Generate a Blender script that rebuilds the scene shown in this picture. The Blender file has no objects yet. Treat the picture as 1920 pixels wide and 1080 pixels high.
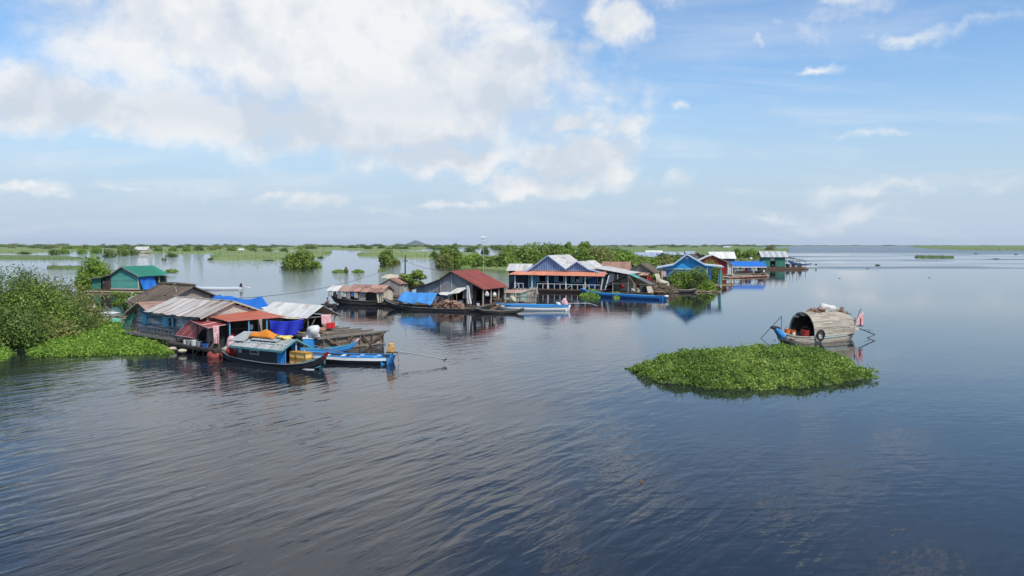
import bpy, math, random
import numpy as np
from mathutils import Vector, Matrix

# ------------------------------------------------------------------ camera, sky, sun, exposure
HAZE = 3.4e-5
SC = bpy.context.scene
COL = SC.collection
F = 1507.0; CAM_H = 7.5; PITCH = math.atan(81 / F)
cam_d = bpy.data.cameras.new('camera'); cam = bpy.data.objects.new('camera', cam_d); COL.objects.link(cam)
cam_d.sensor_width = 36; cam_d.lens = 36 * F / 1920; cam_d.clip_start = 0.5; cam_d.clip_end = 60000
cam.location = (0, 0, CAM_H); cam.rotation_euler = (math.pi / 2 - PITCH, 0, 0)
SC.camera = cam
SC.render.resolution_x = 1024; SC.render.resolution_y = 576
SC.view_settings.view_transform = 'Standard'; SC.view_settings.look = 'None'
SC.view_settings.exposure = 0.0; SC.view_settings.gamma = 1.0; SC.view_settings.use_curve_mapping = False

SUN_EL = math.radians(52); SUN_AZ = math.radians(142)          # azimuth clockwise from +Y: behind the camera, to the right
sd = bpy.data.lights.new('sun', 'SUN'); sd.energy = 4.2; sd.angle = math.radians(0.5); sd.color = (1.0, 0.95, 0.87)
sun = bpy.data.objects.new('sun', sd); COL.objects.link(sun)
sdir = Vector((math.sin(SUN_AZ) * math.cos(SUN_EL), math.cos(SUN_AZ) * math.cos(SUN_EL), math.sin(SUN_EL)))
sun.rotation_euler = sdir.to_track_quat('Z', 'Y').to_euler()

class NT:
    def __init__(s, tree): s.t = tree; s.n = tree.nodes; s.l = tree.links
    def node(s, ty, **kw):
        n = s.n.new(ty)
        for k, v in kw.items(): setattr(n, k, v)
        return n
    def put(s, sock, v):
        if hasattr(v, 'is_output') or isinstance(v, bpy.types.NodeSocket): s.l.new(v, sock)
        else: sock.default_value = v
    def m(s, op, a, b=None, c=None, clamp=False):
        n = s.node('ShaderNodeMath', operation=op, use_clamp=clamp); s.put(n.inputs[0], a)
        if b is not None: s.put(n.inputs[1], b)
        if c is not None: s.put(n.inputs[2], c)
        return n.outputs[0]
    def vm(s, op, a, b=None, c=None, out=0):
        n = s.node('ShaderNodeVectorMath', operation=op); s.put(n.inputs[0], a)
        if b is not None: s.put(n.inputs[1], b)
        if c is not None: s.put(n.inputs[2], c)
        return n.outputs[out]
    def sep(s, v):
        n = s.node('ShaderNodeSeparateXYZ'); s.put(n.inputs[0], v); return n.outputs
    def comb(s, x, y, z):
        n = s.node('ShaderNodeCombineXYZ')
        for i, v in enumerate((x, y, z)): s.put(n.inputs[i], v)
        return n.outputs[0]
    def noise(s, vec, scale, detail=4, rough=0.5, dist=0.0, out=0):
        n = s.node('ShaderNodeTexNoise'); s.put(n.inputs['Vector'], vec)
        n.inputs['Scale'].default_value = scale; n.inputs['Detail'].default_value = detail
        n.inputs['Roughness'].default_value = rough; n.inputs['Distortion'].default_value = dist
        return n.outputs[out]
    def mix(s, f, a, b, blend='MIX'):
        n = s.node('ShaderNodeMix', data_type='RGBA', blend_type=blend)
        s.put(n.inputs['Factor'], f); s.put(n.inputs['A'], a); s.put(n.inputs['B'], b)
        return n.outputs['Result']
    def smooth(s, v, a, b, lo=0.0, hi=1.0, kind='SMOOTHSTEP'):
        n = s.node('ShaderNodeMapRange', interpolation_type=kind); s.put(n.inputs[0], v)
        for i, q in enumerate((a, b, lo, hi)): n.inputs[i + 1].default_value = q
        return n.outputs[0]

def c4(c): return (c[0], c[1], c[2], 1.0)

W = bpy.data.worlds.new('World'); SC.world = W; W.use_nodes = True
w = NT(W.node_tree); w.n.clear()
def px2ang(px, py):
    az = math.atan((px - 960) / F); return az, math.atan((459 - py) / F * math.cos(az))
# cloud masses by direction: (px, py, half width, half height, strength)
CLOUDS = [(600, 90, 390, 125, 1.0), (420, 35, 240, 85, 1.0), (820, 170, 330, 110, 1.0), (700, 230, 330, 75, .95),
          (130, 200, 330, 52, .9), (420, 215, 300, 60, .8), (780, 20, 210, 70, .95), (980, 110, 110, 70, .85), (1150, 65, 70, 42, .95), (1120, 35, 50, 30, .8),
          (1090, 110, 60, 60, .7), (1095, 285, 75, 38, 1.0), (1040, 300, 60, 40, .95), (1010, 340, 130, 26, .9), (1130, 320, 50, 26, .8), (860, 303, 55, 22, 1.0), (1075, 225, 50, 24, .85), (1050, 185, 30, 18, .8), (480, 222, 50, 22, .9), (620, 262, 110, 26, 1.0), (600, 262, 190, 40, .85),
          (590, 382, 85, 18, .62), (370, 366, 50, 14, .6), (270, 362, 90, 18, .6), (50, 360, 95, 14, .6), (510, 368, 60, 16, .6), (860, 372, 70, 12, .6),
          (720, 400, 90, 20, .5), (1300, 340, 90, 24, .5), (1450, 400, 90, 20, .6), (1275, 380, 40, 10, .6), (1150, 235, 70, 24, .6),
          (1490, 55, 110, 30, .50), (1560, 25, 110, 24, .48), (1420, 88, 28, 20, .52), (1530, 128, 50, 10, .52), (1690, 70, 170, 16, .40), (1850, 45, 150, 16, .40),
          (1275, 215, 18, 14, .48), (1640, 255, 120, 12, .46), (1700, 360, 340, 26, .45), (1380, 310, 100, 14, .42), (1600, 400, 200, 22, .46),
          (450, -100, 380, 110, .95), (640, -80, 240, 80, .95), (500, -260, 300, 60, .85), (900, -330, 260, 60, .7), (1000, -45, 170, 50, .7), (700, -190, 260, 60, .7), (350, -230, 300, 50, .7), (1250, -20, 120, 40, .6),
          (1150, -230, 180, 60, .6), (1450, -60, 150, 40, .55), (1700, -140, 200, 40, .5), (-260, 90, 160, 100, .7), (-500, 200, 300, 90, .8)]
tc = w.node('ShaderNodeTexCoord')
dn = w.vm('NORMALIZE', tc.outputs['Generated'])
dx, dy, dz = w.sep(dn)
az = w.m('ARCTAN2', dx, dy); el = w.m('ARCSINE', dz)
elp = w.m('MAXIMUM', dz, 0.0)
den = w.m('ADD', elp, 0.16)
pv = w.comb(w.m('DIVIDE', dx, den), w.m('DIVIDE', dy, den), w.m('MULTIPLY', elp, 2.0))
warpn = w.noise(dn, 7.0, 6, 0.62, out=1)
warp = w.vm('MULTIPLY', w.vm('SUBTRACT', warpn, (0.5, 0.5, 0.5)), (0.16, 0.10, 0.0))
ae = w.vm('ADD', w.comb(az, el, 0.0), warp)
mask = None
for (px, py, hw, hh, st) in CLOUDS:
    a0, e0 = px2ang(px, py); ra = hw / F; re = hh / F
    d = w.vm('LENGTH', w.vm('MULTIPLY_ADD', ae, (1 / ra, 1 / re, 0), (-a0 / ra, -e0 / re, 0)), out=1)
    b = w.m('MULTIPLY_ADD', d, -0.55 * st, st * 1.05)
    mask = b if mask is None else w.m('MAXIMUM', mask, b)
mask = w.m('MAXIMUM', w.m('ADD', mask, 0.06), 0.0)
n1 = w.noise(pv, 1.3, 7, 0.60, 0.2)
n2 = w.noise(dn, 11.0, 7, 0.6, 0.2)
nn = w.m('ADD', w.m('MULTIPLY', n1, 0.45), w.m('MULTIPLY', n2, 0.55))
dens = w.m('ADD', mask, w.m('MULTIPLY', w.m('SUBTRACT', nn, 0.5), 1.75))
alpha = w.smooth(dens, 0.32, 0.80)
alpha = w.m('MULTIPLY', alpha, w.smooth(mask, 0.05, 0.55, 0.0, 1.0))
# thin veils
vn = w.noise(w.vm('MULTIPLY', pv, (1.0, 2.6, 1.0)), 0.9, 7, 0.6, 0.6)
veil = w.m('MULTIPLY', w.smooth(vn, 0.42, 0.75), 0.34)
hz = w.smooth(dz, 0.0, 0.23, 0.95, 0.0)
alpha2 = w.m('MAXIMUM', w.m('MAXIMUM', alpha, veil), 0.0)
alpha2 = w.m('MULTIPLY', alpha2, w.smooth(dz, 0.0, 0.07, 0.45, 0.97))
# cloud tone: bright tops, grey undersides
off = w.vm('ADD', dn, (0.0, 0.0, 0.035))
n3 = w.noise(off, 11.0, 4, 0.55, 0.2)
tone = w.m('ADD', w.m('MULTIPLY', w.m('SUBTRACT', n2, n3), 3.2), w.smooth(w.noise(dn, 4.0, 5, 0.55), 0.36, 0.62))
tone = w.m('ADD', tone, w.smooth(dens, 0.5, 1.5, 0.25, -0.15), clamp=True)
shm = None
for (px, py, hw, hh, st) in [(430, 205, 330, 48, .6), (760, 190, 300, 45, .45), (620, 240, 260, 40, .55), (200, 215, 260, 36, .35), (930, 130, 120, 45, .4), (780, 280, 160, 26, .6), (500, -120, 400, 60, .6), (1060, 320, 100, 20, .4)]:
    a0, e0 = px2ang(px, py); ra = hw / F; re = hh / F
    d = w.vm('LENGTH', w.vm('MULTIPLY_ADD', ae, (1 / ra, 1 / re, 0), (-a0 / ra, -e0 / re, 0)), out=1)
    b = w.smooth(d, 0.2, 1.3, st, 0.0); shm = b if shm is None else w.m('MAXIMUM', shm, b)
tone = w.m('SUBTRACT', tone, shm, clamp=True)
ccol = w.mix(tone, c4((0.64, 0.71, 0.80)), c4((0.91, 0.92, 0.93)))
sky = w.node('ShaderNodeTexSky', sky_type='NISHITA', sun_disc=False)
sky.sun_elevation = SUN_EL; sky.sun_rotation = SUN_AZ; sky.air_density = 1.0; sky.dust_density = 1.2; sky.ozone_density = 1.2
skyc = w.mix(hz, w.mix(1.0, sky.outputs[0], c4((1.20, 1.50, 1.76)), 'MULTIPLY'), c4((5.3, 6.5, 7.9)))
bg1 = w.node('ShaderNodeBackground'); w.put(bg1.inputs[0], skyc); bg1.inputs[1].default_value = 0.10
bg2 = w.node('ShaderNodeBackground'); w.put(bg2.inputs[0], ccol); bg2.inputs[1].default_value = 1.0
mx = w.node('ShaderNodeMixShader'); w.put(mx.inputs[0], alpha2); w.l.new(bg1.outputs[0], mx.inputs[1]); w.l.new(bg2.outputs[0], mx.inputs[2])
wo = w.node('ShaderNodeOutputWorld'); w.l.new(mx.outputs[0], wo.inputs[0])

# ------------------------------------------------------------------ geometry helpers
def at(px, py, z=0.0):
    """world point at height z seen at photo pixel (px, py)"""
    x = (px - 960) / F; y = -(py - 540) / F
    ry = math.cos(PITCH) + y * math.sin(PITCH); rz = y * math.cos(PITCH) - math.sin(PITCH)
    t = (z - CAM_H) / rz
    return Vector((x * t, ry * t, z))

def thing(name, label, cat, loc=(0, 0, 0), rot=0.0, group=None):
    o = bpy.data.objects.new(name, None); COL.objects.link(o); o.empty_display_size = 0.3
    o.location = loc; o.rotation_euler = (0, 0, math.radians(rot))
    o['label'] = label; o['category'] = cat
    if group: o['group'] = group
    return o

def tag(o, label=None, cat=None, group=None, kind=None):
    if label: o['label'] = label
    if cat: o['category'] = cat
    if group: o['group'] = group
    if kind: o['kind'] = kind
    return o

class MB:
    def __init__(s): s.v = []; s.f = []; s.m = []; s.cur = 0
    def add(s, vs, fs):
        b = len(s.v); s.v += [tuple(v) for v in vs]; s.f += [tuple(b + i for i in f) for f in fs]; s.m += [s.cur] * len(fs); return s
    def box(s, x0, x1, y0, y1, z0, z1):
        return s.add([(x0, y0, z0), (x1, y0, z0), (x1, y1, z0), (x0, y1, z0), (x0, y0, z1), (x1, y0, z1), (x1, y1, z1), (x0, y1, z1)],
                     [(0, 3, 2, 1), (4, 5, 6, 7), (0, 1, 5, 4), (1, 2, 6, 5), (2, 3, 7, 6), (3, 0, 4, 7)])
    def slab(s, a, b, c, d, t=0.03):
        a, b, c, d = map(Vector, (a, b, c, d)); n = (b - a).cross(d - a)
        n = (n.normalized() if n.length > 1e-9 else Vector((0, 0, 1))) * t
        return s.add([a - n, b - n, c - n, d - n, a, b, c, d], [(0, 3, 2, 1), (4, 5, 6, 7), (0, 1, 5, 4), (1, 2, 6, 5), (2, 3, 7, 6), (3, 0, 4, 7)])
    def bar(s, p, q, w=0.05, h=None):
        h = h or w; p, q = Vector(p), Vector(q); d = (q - p).normalized()
        up = Vector((0, 0, 1)) if abs(d.z) < 0.9 else Vector((0, 1, 0))
        a = d.cross(up).normalized() * w / 2; b = a.cross(d).normalized() * h / 2
        return s.add([p - a - b, p + a - b, p + a + b, p - a + b, q - a - b, q + a - b, q + a + b, q - a + b],
                     [(0, 1, 2, 3), (4, 7, 6, 5), (0, 4, 5, 1), (1, 5, 6, 2), (2, 6, 7, 3), (3, 7, 4, 0)])
    def tube(s, pts, r, n=7):
        pts = [Vector(p) for p in pts]; rr = r if isinstance(r, (list, tuple)) else [r] * len(pts)
        vs = []; fs = []
        for i, p in enumerate(pts):
            d = (pts[min(i + 1, len(pts) - 1)] - pts[max(i - 1, 0)]).normalized()
            up = Vector((0, 0, 1)) if abs(d.z) < 0.9 else Vector((1, 0, 0))
            a = d.cross(up).normalized(); b = a.cross(d)
            for k in range(n):
                t = 2 * math.pi * k / n; vs.append(p + (a * math.cos(t) + b * math.sin(t)) * rr[i])
        for i in range(len(pts) - 1):
            for k in range(n):
                k2 = (k + 1) % n; fs.append((i * n + k, i * n + k2, (i + 1) * n + k2, (i + 1) * n + k))
        fs.append(tuple(range(n - 1, -1, -1))); fs.append(tuple((len(pts) - 1) * n + k for k in range(n)))
        return s.add(vs, fs)
    def lathe(s, c, prof, n=14):
        vs = []; fs = []
        for (r, z) in prof:
            for k in range(n):
                t = 2 * math.pi * k / n; vs.append((c[0] + r * math.cos(t), c[1] + r * math.sin(t), c[2] + z))
        for i in range(len(prof) - 1):
            for k in range(n):
                k2 = (k + 1) % n; fs.append((i * n + k, i * n + k2, (i + 1) * n + k2, (i + 1) * n + k))
        fs.append(tuple(range(n - 1, -1, -1))); fs.append(tuple((len(prof) - 1) * n + k for k in range(n)))
        return s.add(vs, fs)
    def lump(s, c, rx, ry, rz, rng, j=0.15, nu=12, nv=8):
        nu = max(nu, 18); nv = max(nv, 12); j *= .75
        vs = []; fs = []
        dirs = []
        for q in range(9):
            d = Vector((rng.gauss(0, 1), rng.gauss(0, 1), rng.gauss(0, 1))).normalized(); dirs.append((d * rng.uniform(1.8, 5.0), rng.uniform(0, 6.28)))
        for i in range(nv + 1):
            th = math.pi * i / nv
            for k in range(nu):
                p = 2 * math.pi * k / nu
                nv_ = Vector((math.sin(th) * math.cos(p), math.sin(th) * math.sin(p), math.cos(th)))
                q = 1 + j * sum(math.cos(nv_.dot(d) + a) for d, a in dirs) / 2.6
                vs.append((c[0] + rx * q * math.sin(th) * math.cos(p), c[1] + ry * q * math.sin(th) * math.sin(p), c[2] + rz * q * math.cos(th)))
        for i in range(nv):
            for k in range(nu):
                k2 = (k + 1) % nu; fs.append((i * nu + k, (i + 1) * nu + k, (i + 1) * nu + k2, i * nu + k2))
        return s.add(vs, fs)
    def sheet(s, fn, nu, nv, t=0.012):
        P = [[Vector(fn(i / nu, j / nv)) for j in range(nv + 1)] for i in range(nu + 1)]
        vs = []; fs = []; k = nv + 1
        for sgn in (0, 1):
            for i in range(nu + 1):
                for j in range(nv + 1):
                    a = P[min(i + 1, nu)][j] - P[max(i - 1, 0)][j]; b = P[i][min(j + 1, nv)] - P[i][max(j - 1, 0)]
                    n = a.cross(b); n = n.normalized() if n.length > 1e-9 else Vector((0, 0, 1))
                    vs.append(P[i][j] - n * t * sgn)
        o = (nu + 1) * k
        for i in range(nu):
            for j in range(nv):
                a, b, c, d = i * k + j, (i + 1) * k + j, (i + 1) * k + j + 1, i * k + j + 1
                fs.append((a, b, c, d)); fs.append((d + o, c + o, b + o, a + o))
        for i in range(nu):
            fs.append((i * k, i * k + o, (i + 1) * k + o, (i + 1) * k)); e = nv
            fs.append((i * k + e, (i + 1) * k + e, (i + 1) * k + e + o, i * k + e + o))
        for j in range(nv):
            fs.append((j, j + 1, j + 1 + o, j + o)); e = nu * k
            fs.append((e + j, e + j + o, e + j + 1 + o, e + j + 1))
        return s.add(vs, fs)
    def build(s, name, mat, parent=None, smooth=False):
        me = bpy.data.meshes.new(name); me.from_pydata(s.v, [], s.f)
        mats = mat if isinstance(mat, (list, tuple)) else [mat]
        for q in mats: me.materials.append(M[q] if isinstance(q, str) else q)
        if len(mats) > 1: me.polygons.foreach_set('material_index', s.m)
        if smooth: me.polygons.foreach_set('use_smooth', [True] * len(s.f))
        me.update()
        o = bpy.data.objects.new(name, me); COL.objects.link(o)
        if parent is not None: o.parent = parent
        return o

def interp(pts, u):
    if u <= pts[0][0]: return pts[0][1]
    for (a, za), (b, zb) in zip(pts, pts[1:]):
        if u <= b: return za + (zb - za) * (u - a) / max(b - a, 1e-9)
    return pts[-1][1]

def wall(mb, A, B, z0, top, w=0.18, orient='h', openings=(), t=0.03, rng=random, gap=0.006, jit=0.006):
    """board wall from A to B (local x,y); top is a height or [(u, z)...]"""
    A = Vector((A[0], A[1])); B = Vector((B[0], B[1])); L = (B - A).length; d = (B - A) / L; n = Vector((d.y, -d.x))
    if not isinstance(top, (list, tuple)): top = [(0, top), (L, top)]
    def P(u, o, z): q = A + d * u + n * o; return (q.x, q.y, z)
    def brd(u0, u1, a0, a1, b0, b1):       # bottom z a0,a1 ; top z b0,b1
        o = rng.uniform(-jit, jit)
        mb.add([P(u0, o, a0), P(u1, o, a1), P(u1, o - t, a1), P(u0, o - t, a0), P(u0, o, b0), P(u1, o, b1), P(u1, o - t, b1), P(u0, o - t, b0)],
               [(0, 3, 2, 1), (4, 5, 6, 7), (0, 1, 5, 4), (1, 2, 6, 5), (2, 3, 7, 6), (3, 0, 4, 7)])
    if orient == 'v':
        k = max(1, round(L / w)); us = [L * i / k for i in range(k + 1)]
        for a, b in zip(us, us[1:]):
            m = (a + b) / 2; segs = [(z0, None)]
            for (o0, o1, q0, q1) in openings:
                if o0 < m < o1:
                    segs = ([(z0, q0)] if q0 > z0 + .02 else []) + [(q1, None)]
            for (s0, s1) in segs:
                t0 = s1 if s1 is not None else interp(top, a); t1 = s1 if s1 is not None else interp(top, b)
                if max(t0, t1) > s0 + .02: brd(a + gap / 2, b - gap / 2, s0, s0, max(t0, s0 + .01), max(t1, s0 + .01))
    else:
        zmax = max(z for _, z in top); k = max(1, round((zmax - z0) / w)); h = (zmax - z0) / k
        for i in range(k):
            a = z0 + h * i; b = a + h; m = (a + b) / 2
            N = 120; ok = [interp(top, L * (j + .5) / N) >= m for j in range(N)]
            for (o0, o1, q0, q1) in openings:
                if q0 - .01 < m < q1 + .01:
                    for j in range(N):
                        if o0 < L * (j + .5) / N < o1: ok[j] = False
            j = 0
            while j < N:
                if ok[j]:
                    e = j
                    while e < N and ok[e]: e += 1
                    brd(L * j / N, L * e / N, a + gap / 2, a + gap / 2, b - gap / 2, b - gap / 2); j = e
                else: j += 1
    return mb

def strips(mb, a, b, c, d, n, t=0.02, rng=random, jit=0.03, lift=0.012):
    """quad a-b (low edge) c-d (high edge, c above b) cut in n sheets side by side"""
    a, b, c, d = map(Vector, (a, b, c, d))
    up = (b - a).cross(d - a); up = up.normalized() if up.length > 1e-9 else Vector((0, 0, 1))
    sl = (a - d).normalized()
    for i in range(n):
        f0 = i / n - (.12 / n if i else 0); f1 = (i + 1) / n
        j = sl * rng.uniform(-jit, jit); l = up * (rng.uniform(0, lift) + (i % 2) * lift)
        mb.slab(a.lerp(b, f0) + j + l, a.lerp(b, f1) + j + l, d.lerp(c, f1) + l, d.lerp(c, f0) + l, t)
    return mb

def roof(mb, prof, a0, a1, axis='y', n=8, t=0.02, rng=random, jit=0.03, lift=0.012):
    """roof over profile [(u, z)...], extruded from a0 to a1 along axis"""
    for (u0, z0), (u1, z1) in zip(prof, prof[1:]):
        lo, hi = ((u0, z0), (u1, z1)) if z0 < z1 else ((u1, z1), (u0, z0))
        if axis == 'y': q = [(lo[0], a0, lo[1]), (lo[0], a1, lo[1]), (hi[0], a1, hi[1]), (hi[0], a0, hi[1])]
        else: q = [(a0, lo[0], lo[1]), (a1, lo[0], lo[1]), (a1, hi[0], hi[1]), (a0, hi[0], hi[1])]
        nn = (Vector(q[1]) - Vector(q[0])).cross(Vector(q[3]) - Vector(q[0]))
        if nn.z < 0: q = [q[1], q[0], q[3], q[2]]
        strips(mb, *q, n, t, rng, jit, lift)
    return mb

def deck(mb, x0, x1, y0, y1, z, w=0.22, t=0.05, axis='x', rng=random):
    L = (y1 - y0) if axis == 'x' else (x1 - x0); k = max(1, round(L / w))
    for i in range(k):
        a = i * L / k; b = (i + 1) * L / k - 0.015; j = rng.uniform(-.06, .06); q = rng.uniform(-.008, .008)
        if axis == 'x': mb.box(x0 + j, x1 + rng.uniform(-.06, .06), y0 + a, y0 + b, z - t + q, z + q)
        else: mb.box(x0 + a, x0 + b, y0 + j, y1 + rng.uniform(-.06, .06), z - t + q, z + q)
    return mb

def logs(mb, x0, x1, y0, y1, z, r=0.09, axis='x', rng=random, step=None):
    step = step or r * 2.1; k = int(((y1 - y0) if axis == 'x' else (x1 - x0)) / step)
    for i in range(k + 1):
        q = rng.uniform(-.02, .02)
        if axis == 'x': y = y0 + i * step; mb.tube([(x0 + rng.uniform(-.3, .2), y, z + q), (x1 + rng.uniform(-.2, .3), y + rng.uniform(-.05, .05), z + q)], r * rng.uniform(.8, 1.1), 6)
        else: x = x0 + i * step; mb.tube([(x, y0 + rng.uniform(-.2, .2), z + q), (x + rng.uniform(-.05, .05), y1 + rng.uniform(-.2, .2), z + q)], r * rng.uniform(.8, 1.1), 6)
    return mb

def hull(mb, st, t=0.04, deckz=None):
    """st: stations [(x, y, halfbeam_top, z_gunwale, halfbeam_bottom, z_keel)] from stern to bow; open boat shell"""
    vs = []; fs = []; n = 8
    for (x, y, bt, zg, bb, zk) in st:
        bm = bb + (bt - bb) * .86; zm = zk + (zg - zk) * .42; i = t
        vs += [(x, y - bt, zg), (x, y - bm, zm), (x, y - bb, zk), (x, y + bb, zk), (x, y + bm, zm), (x, y + bt, zg),
               (x, y + bt - min(i, bt * .8), zg), (x, y + bb - min(i, bb * .5), zk + .1 * (zg - zk) + .04), (x, y - bb + min(i, bb * .5), zk + .1 * (zg - zk) + .04), (x, y - bt + min(i, bt * .8), zg)]
    k = 10
    for s in range(len(st) - 1):
        for j in range(k):
            j2 = (j + 1) % k; fs.append((s * k + j, s * k + j2, (s + 1) * k + j2, (s + 1) * k + j))
    fs.append(tuple(range(k - 1, -1, -1))[:]); e = (len(st) - 1) * k
    fs.append(tuple(e + j for j in range(k)))
    return mb.add(vs, fs)

def rail_line(mb, st, w=0.07, h=0.06, off=0.0, lift=0.02):
    for sg in (-1, 1):
        for a, b in zip(st, st[1:]):
            mb.bar((a[0], a[1] + sg * (a[2] + off), a[3] + lift), (b[0], b[1] + sg * (b[2] + off), b[3] + lift), w, h)
    return mb
# ------------------------------------------------------------------ materials
M = {}
def mat(name, col, col2=None, amt=0.5, rough=0.75, var=0.12, scale=3.0, stretch=(1, 1, 1), rust=None, rustamt=0.3, bump=0.15, bscale=40.0, spec=0.3, metal=0.0, cloth=False, hue=0.0, edge=0.0):
    m = bpy.data.materials.new(name); m.use_nodes = True; t = NT(m.node_tree); t.n.clear(); M[name] = m
    tc = t.node('ShaderNodeTexCoord'); P = t.vm('MULTIPLY', tc.outputs['Object'], stretch)
    col2 = col2 or tuple(c * 0.6 for c in col)
    base = t.mix(t.m('MULTIPLY', t.smooth(t.noise(P, scale, 7, 0.62, 0.2), 0.35, 0.68), amt), c4(col), c4(col2))
    if rust:
        r = t.smooth(t.noise(P, scale * .45, 8, 0.68, 0.5), 0.62 - .3 * rustamt, 0.72 - .2 * rustamt)
        base = t.mix(r, base, c4(rust))
    geo = t.node('ShaderNodeNewGeometry'); isl = geo.outputs['Random Per Island']
    fine = t.noise(tc.outputs['Object'], 22.0, 4, 0.6)
    val = t.m('ADD', t.m('MULTIPLY_ADD', isl, 2 * var, 1 - var), t.m('MULTIPLY_ADD', fine, .5, -.25))
    hs = t.node('ShaderNodeHueSaturation'); t.put(hs.inputs['Value'], val); t.put(hs.inputs['Color'], base)
    if hue: t.put(hs.inputs['Hue'], t.m('MULTIPLY_ADD', t.m('FRACT', t.m('MULTIPLY', isl, 7.31)), hue, .5 - hue / 2))
    p = t.node('ShaderNodeBsdfPrincipled'); t.put(p.inputs['Base Color'], hs.outputs[0])
    p.inputs['Roughness'].default_value = rough; p.inputs['Specular IOR Level'].default_value = spec; p.inputs['Metallic'].default_value = metal
    if bump:
        b = t.node('ShaderNodeBump'); b.inputs['Strength'].default_value = bump; b.inputs['Distance'].default_value = 0.03
        t.put(b.inputs['Height'], t.noise(P, bscale / 4, 5, 0.6)); t.put(p.inputs['Normal'], b.outputs[0])
    o = t.node('ShaderNodeOutputMaterial')
    if cloth:
        tr = t.node('ShaderNodeBsdfTranslucent'); t.put(tr.inputs[0], hs.outputs[0]); x = t.node('ShaderNodeMixShader'); x.inputs[0].default_value = .2
        t.l.new(p.outputs[0], x.inputs[1]); t.l.new(tr.outputs[0], x.inputs[2]); t.l.new(x.outputs[0], o.inputs[0])
    else: t.l.new(p.outputs[0], o.inputs[0])
    return m

S_ALONG = (.35, 2.5, 2.5)
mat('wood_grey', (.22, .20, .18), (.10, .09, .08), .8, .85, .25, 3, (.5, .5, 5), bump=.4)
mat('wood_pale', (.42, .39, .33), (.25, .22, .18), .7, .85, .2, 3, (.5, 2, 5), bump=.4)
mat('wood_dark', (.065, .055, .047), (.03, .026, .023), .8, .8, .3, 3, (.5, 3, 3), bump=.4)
mat('wood_brown', (.17, .11, .07), (.08, .055, .04), .8, .85, .3, 4, (.5, 3, 3), bump=.4)
mat('wood_blue', (.10, .19, .32), (.06, .11, .18), .8, .8, .42, 2.6, (.7, .7, 6), rust=(.42, .41, .39), rustamt=.68, bump=.4)
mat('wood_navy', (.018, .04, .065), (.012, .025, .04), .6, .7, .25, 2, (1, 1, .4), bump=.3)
mat('wood_teal', (.09, .30, .24), (.06, .22, .19), .7, .7, .14, 1.6, (.4, .4, 4), bump=.3)
mat('wood_green', (.05, .20, .14), (.035, .13, .10), .7, .7, .2, 1.6, (.4, .4, 4), bump=.3)
mat('shutter_blue', (.12, .38, .52), (.08, .28, .42), .6, .7, .12, 3, bump=.2)
mat('paint_azure', (.03, .32, .66), (.02, .24, .55), .5, .6, .12, 2, (.5, .5, 3), bump=.2)
mat('paint_white', (.72, .73, .72), (.5, .5, .48), .5, .6, .06, 3, bump=.15)
mat('paint_red', (.30, .02, .02), (.20, .015, .015), .6, .6, .2, 2, (1, 1, .3), bump=.2)
mat('paint_blue', (.03, .20, .48), (.02, .13, .36), .5, .45, .12, 2, bump=.15)
mat('boat_blue', (.035, .25, .58), (.04, .18, .42), .8, .65, .16, 2, (.4, 1, 1), rust=(.16, .30, .42), rustamt=.1, bump=.2, spec=.2)
mat('boat_deep', (.03, .13, .36), (.03, .09, .24), .7, .65, .12, 2, (.4, 1, 1), bump=.2, spec=.2)
mat('boat_white', (.74, .76, .76), (.55, .57, .56), .5, .4, .05, 2, (.3, 1, 1), bump=.1, spec=.5)
mat('boat_teal', (.10, .28, .30), (.05, .18, .22), .6, .5, .1, 2, (.4, 1, 1), bump=.1)
mat('boat_black', (.016, .016, .018), (.035, .035, .036), .6, .5, .2, 2, (.3, 1, 2), bump=.2, spec=.4)
mat('gable_blue', (.34, .48, .72), (.26, .38, .60), .6, .6, .15, 2, (1, 1, .3), bump=.1)
mat('corr_grey', (.50, .49, .46), (.36, .34, .31), .7, .6, .13, 1.6, (2.6, .5, .5), rust=(.27, .18, .13), rustamt=.30, bump=.3)
mat('corr_streaked', (.50, .47, .43), (.34, .30, .26), .8, .6, .16, 1.5, (3.2, .45, .45), rust=(.24, .16, .11), rustamt=.50, bump=.3)
mat('corr_white', (.60, .595, .55), (.44, .43, .40), .8, .6, .10, 1.6, (2.2, .6, .6), rust=(.36, .29, .23), rustamt=.22, bump=.3)
mat('corr_rust', (.30, .15, .10), (.38, .31, .26), .9, .7, .3, 1.5, (3.5, .5, .5), bump=.3)
mat('corr_brown', (.30, .17, .12), (.22, .12, .09), .8, .75, .18, 1.8, bump=.3)
mat('corr_red', (.26, .055, .035), (.18, .04, .03), .7, .6, .10, 1.2, (.5, 2.5, .8), rust=(.13, .045, .035), rustamt=.34, bump=.3)
mat('awning_red', (.32, .075, .065), (.24, .055, .05), .6, .5, .08, 1.5, bump=.1)
mat('corr_salmon', (.60, .235, .135), (.50, .18, .11), .6, .6, .12, 1.4, (2, .4, .4), rust=(.44, .24, .17), rustamt=.2, bump=.2)
mat('roof_slate', (.13, .135, .13), (.08, .085, .08), .8, .8, .2, 2, bump=.4)
mat('gable_stripe', (.09, .13, .26), (.07, .10, .2), .5, .6, .1, 2)
mat('net_red', (.23, .035, .03), (.30, .10, .08), .7, .8, .15, 5, bump=.6)
mat('corr_orange', (.40, .105, .065), (.33, .08, .05), .6, .6, .12, 1.4, (.4, 2, 2), rust=(.36, .16, .11), rustamt=.2, bump=.2)
mat('corr_green', (.018, .19, .12), (.03, .14, .09), .7, .6, .10, 1.6, (2, .5, .5), bump=.2)
mat('corr_blue', (.28, .33, .40), (.22, .26, .32), .6, .6, .1, 1.4, bump=.2)
mat('corr_dull', (.30, .33, .36), (.24, .26, .28), .6, .6, .1, 1.4, bump=.2)
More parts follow.
